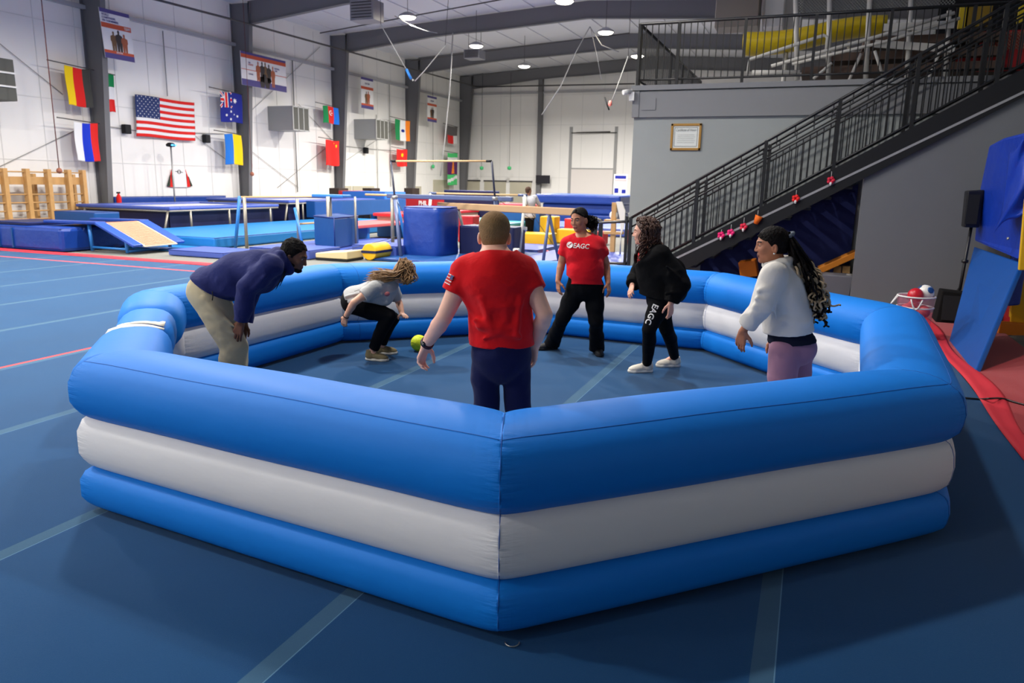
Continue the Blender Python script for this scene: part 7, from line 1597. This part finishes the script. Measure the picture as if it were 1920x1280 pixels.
# mesh basket with playground balls
pB = Vector(onZ(1708, 634)); pB.z = 0; t = thing('ball_basket', pB, 'pop-up mesh basket with white rims holding balls beside the pit', 'basket')
m_mesh = mat('basket_mesh', (214, 120, 150), .6, .3, alpha=.22); R0 = .215
MB().lathe([(R0*.92, .16), (R0*.97, .32), (R0, .48), (R0*1.02, .56)], pB, 28).build('mesh_side', m_mesh, t)
for c in ('mesh_side',): pass
for z, r in ((.16, R0*.92), (.42, R0*.99), (.56, R0*1.02)): MB().tube([pB + Vector((r*math.cos(a), r*math.sin(a), z)) for a in np.linspace(0, 6.2832, 33)], .011, 6, cap=False).build('rim', m_white, t)
MB().tube([pB + Vector((R0*math.cos(a)*1.03 - .0, R0*math.sin(a)*1.03, .54 - .13*math.sin(q_*math.pi))) for q_, a in zip(np.linspace(0, 1, 10), np.linspace(-1.95, -1.35, 10))], .009, 6).build('handle', m_white, t)
MB().tube([pB + Vector((-R0*1.0 - .07*math.sin(q_*math.pi), -.06+.1*q_, .56-.10*math.sin(q_*math.pi)*1.2)) for q_ in np.linspace(0, 1, 10)], .009, 6).build('handle', m_white, t)
MB().lathe([(0, .16), (R0*.9, .16), (R0*.9, .175), (0, .175)], pB, 24).build('mesh_floor', m_mesh, t)
MB().lathe([(0, 0), (.11, 0), (.12, .15), (.13, .158), (0, .158)], pB + Vector((.07, .0, 0)), 20).build('bucket_stand', mat('bucket_cream', (196, 188, 160), .6), label='cream bucket under the mesh ball basket', cat='bucket')
m_rb = mat('ball_red_rubber', (196, 24, 40), .3, .5, bump=(140, .12, 2)); m_pk = mat('ball_coral_rubber', (212, 84, 84), .35, .45)
def pball(d, r, m, label):
    return MB().lathe([(r*math.sin(a), -r*math.cos(a)) for a in np.linspace(.01, 3.13, 18)], pB + Vector(d), 22).build('playground_ball', m, label=label, cat='ball', group='balls in the mesh basket')
pball((-.02, -.06, .575), .095, m_rb, 'shiny red ball on top of the mesh basket'); o = pball((.10, .05, .60), .105, m_white, 'white and blue ball on top at the right of the mesh basket')
b = MB()
for a in (.5, 1.5, 2.6, 5.6): b.lathe([(.03, .1055), (.045, .0985)], pB + Vector((.10, .05, .60)), 10, M=Vector((math.cos(a)*.8, math.sin(a)*.8-.4, .6)).to_track_quat('Z', 'Y').to_matrix())
b.build('blue_patch', m_vb2, o)
for d, lb in (((-.09, -.05, .38), 'coral ball at the upper left inside the mesh basket'), ((.09, -.06, .37), 'coral ball at the upper right inside the mesh basket'), ((-.01, .11, .40), 'coral ball at the back inside the mesh basket'), ((0, -.09, .26), 'coral ball lowest at the front inside the mesh basket')): pball(d, .085, m_pk, lb)
# power cable from the pit across the red border
MB().tube(spline([onZ(1786, 744, .012), onZ(1812, 746, .012), onZ(1838, 748, .012), onZ(1856, 747, .06), onZ(1880, 747, .03), onZ(1910, 756, .02), onZ(1960, 768, .02)], 30), .009, 6).build('power_cable', m_black, label='thin black power cable running from the pit over the red border', cat='cable')
# orange ramp, bin and canister in the dark space under the stairs
t = thing('wooden_ramp', onZ(1570, 560), 'orange wooden ramp on posts in the dark space under the stairs', 'ramp'); a, c = onY(1535, 506, 14.3), onY(1606, 474, 14.3); MB().beam(a, c, .5, .10).build('ramp_board', mat('ramp_orange', (206, 124, 34), .6, .3, bump=(10, .2, 3)), t, bevel=.01)
for x in (a.x+.12, a.x+.30, a.x+.44): MB().bb((x-.06, 14.2, 0), (x+.06, 14.4, a.z+.1)).build('post', m_wood, t)
a, c = onY(1388, 505, 14.3), onY(1420, 500, 14.3); MB().beam(a, c, .4, .3).build('orange_crate', m_or, label='orange box in the dark space left of the woman in white', cat='box', bevel=.02)
a = onY(1558, 575, 13.9); MB().hexa([(a.x-.28, 13.7, 0), (a.x+.25, 13.7, 0), (a.x+.25, 14.05, 0), (a.x-.28, 14.05, 0), (a.x-.33, 13.65, .48), (a.x+.30, 13.65, .48), (a.x+.30, 14.1, .48), (a.x-.33, 14.1, .48)]).build('storage_bin', mat('bin_grey', (104, 104, 112), .6), bevel=.02, label='grey storage bin under the orange ramp', cat='bin')
a = onY(1588, 560, 13.8); MB().lathe([(0, 0), (.055, 0), (.06, .3), (.05, .42), (.055, .5), (0, .5)], (a.x, 13.8, 0), 12).build('canister', mat('canister_grey', (128, 124, 120), .5), label='grey canister at the edge of the grey wall under the stairs', cat='canister')

# ---------------------------------------------------------------- tidy up
for o in list(S.objects):
    if '_o' in o: del o['_o']
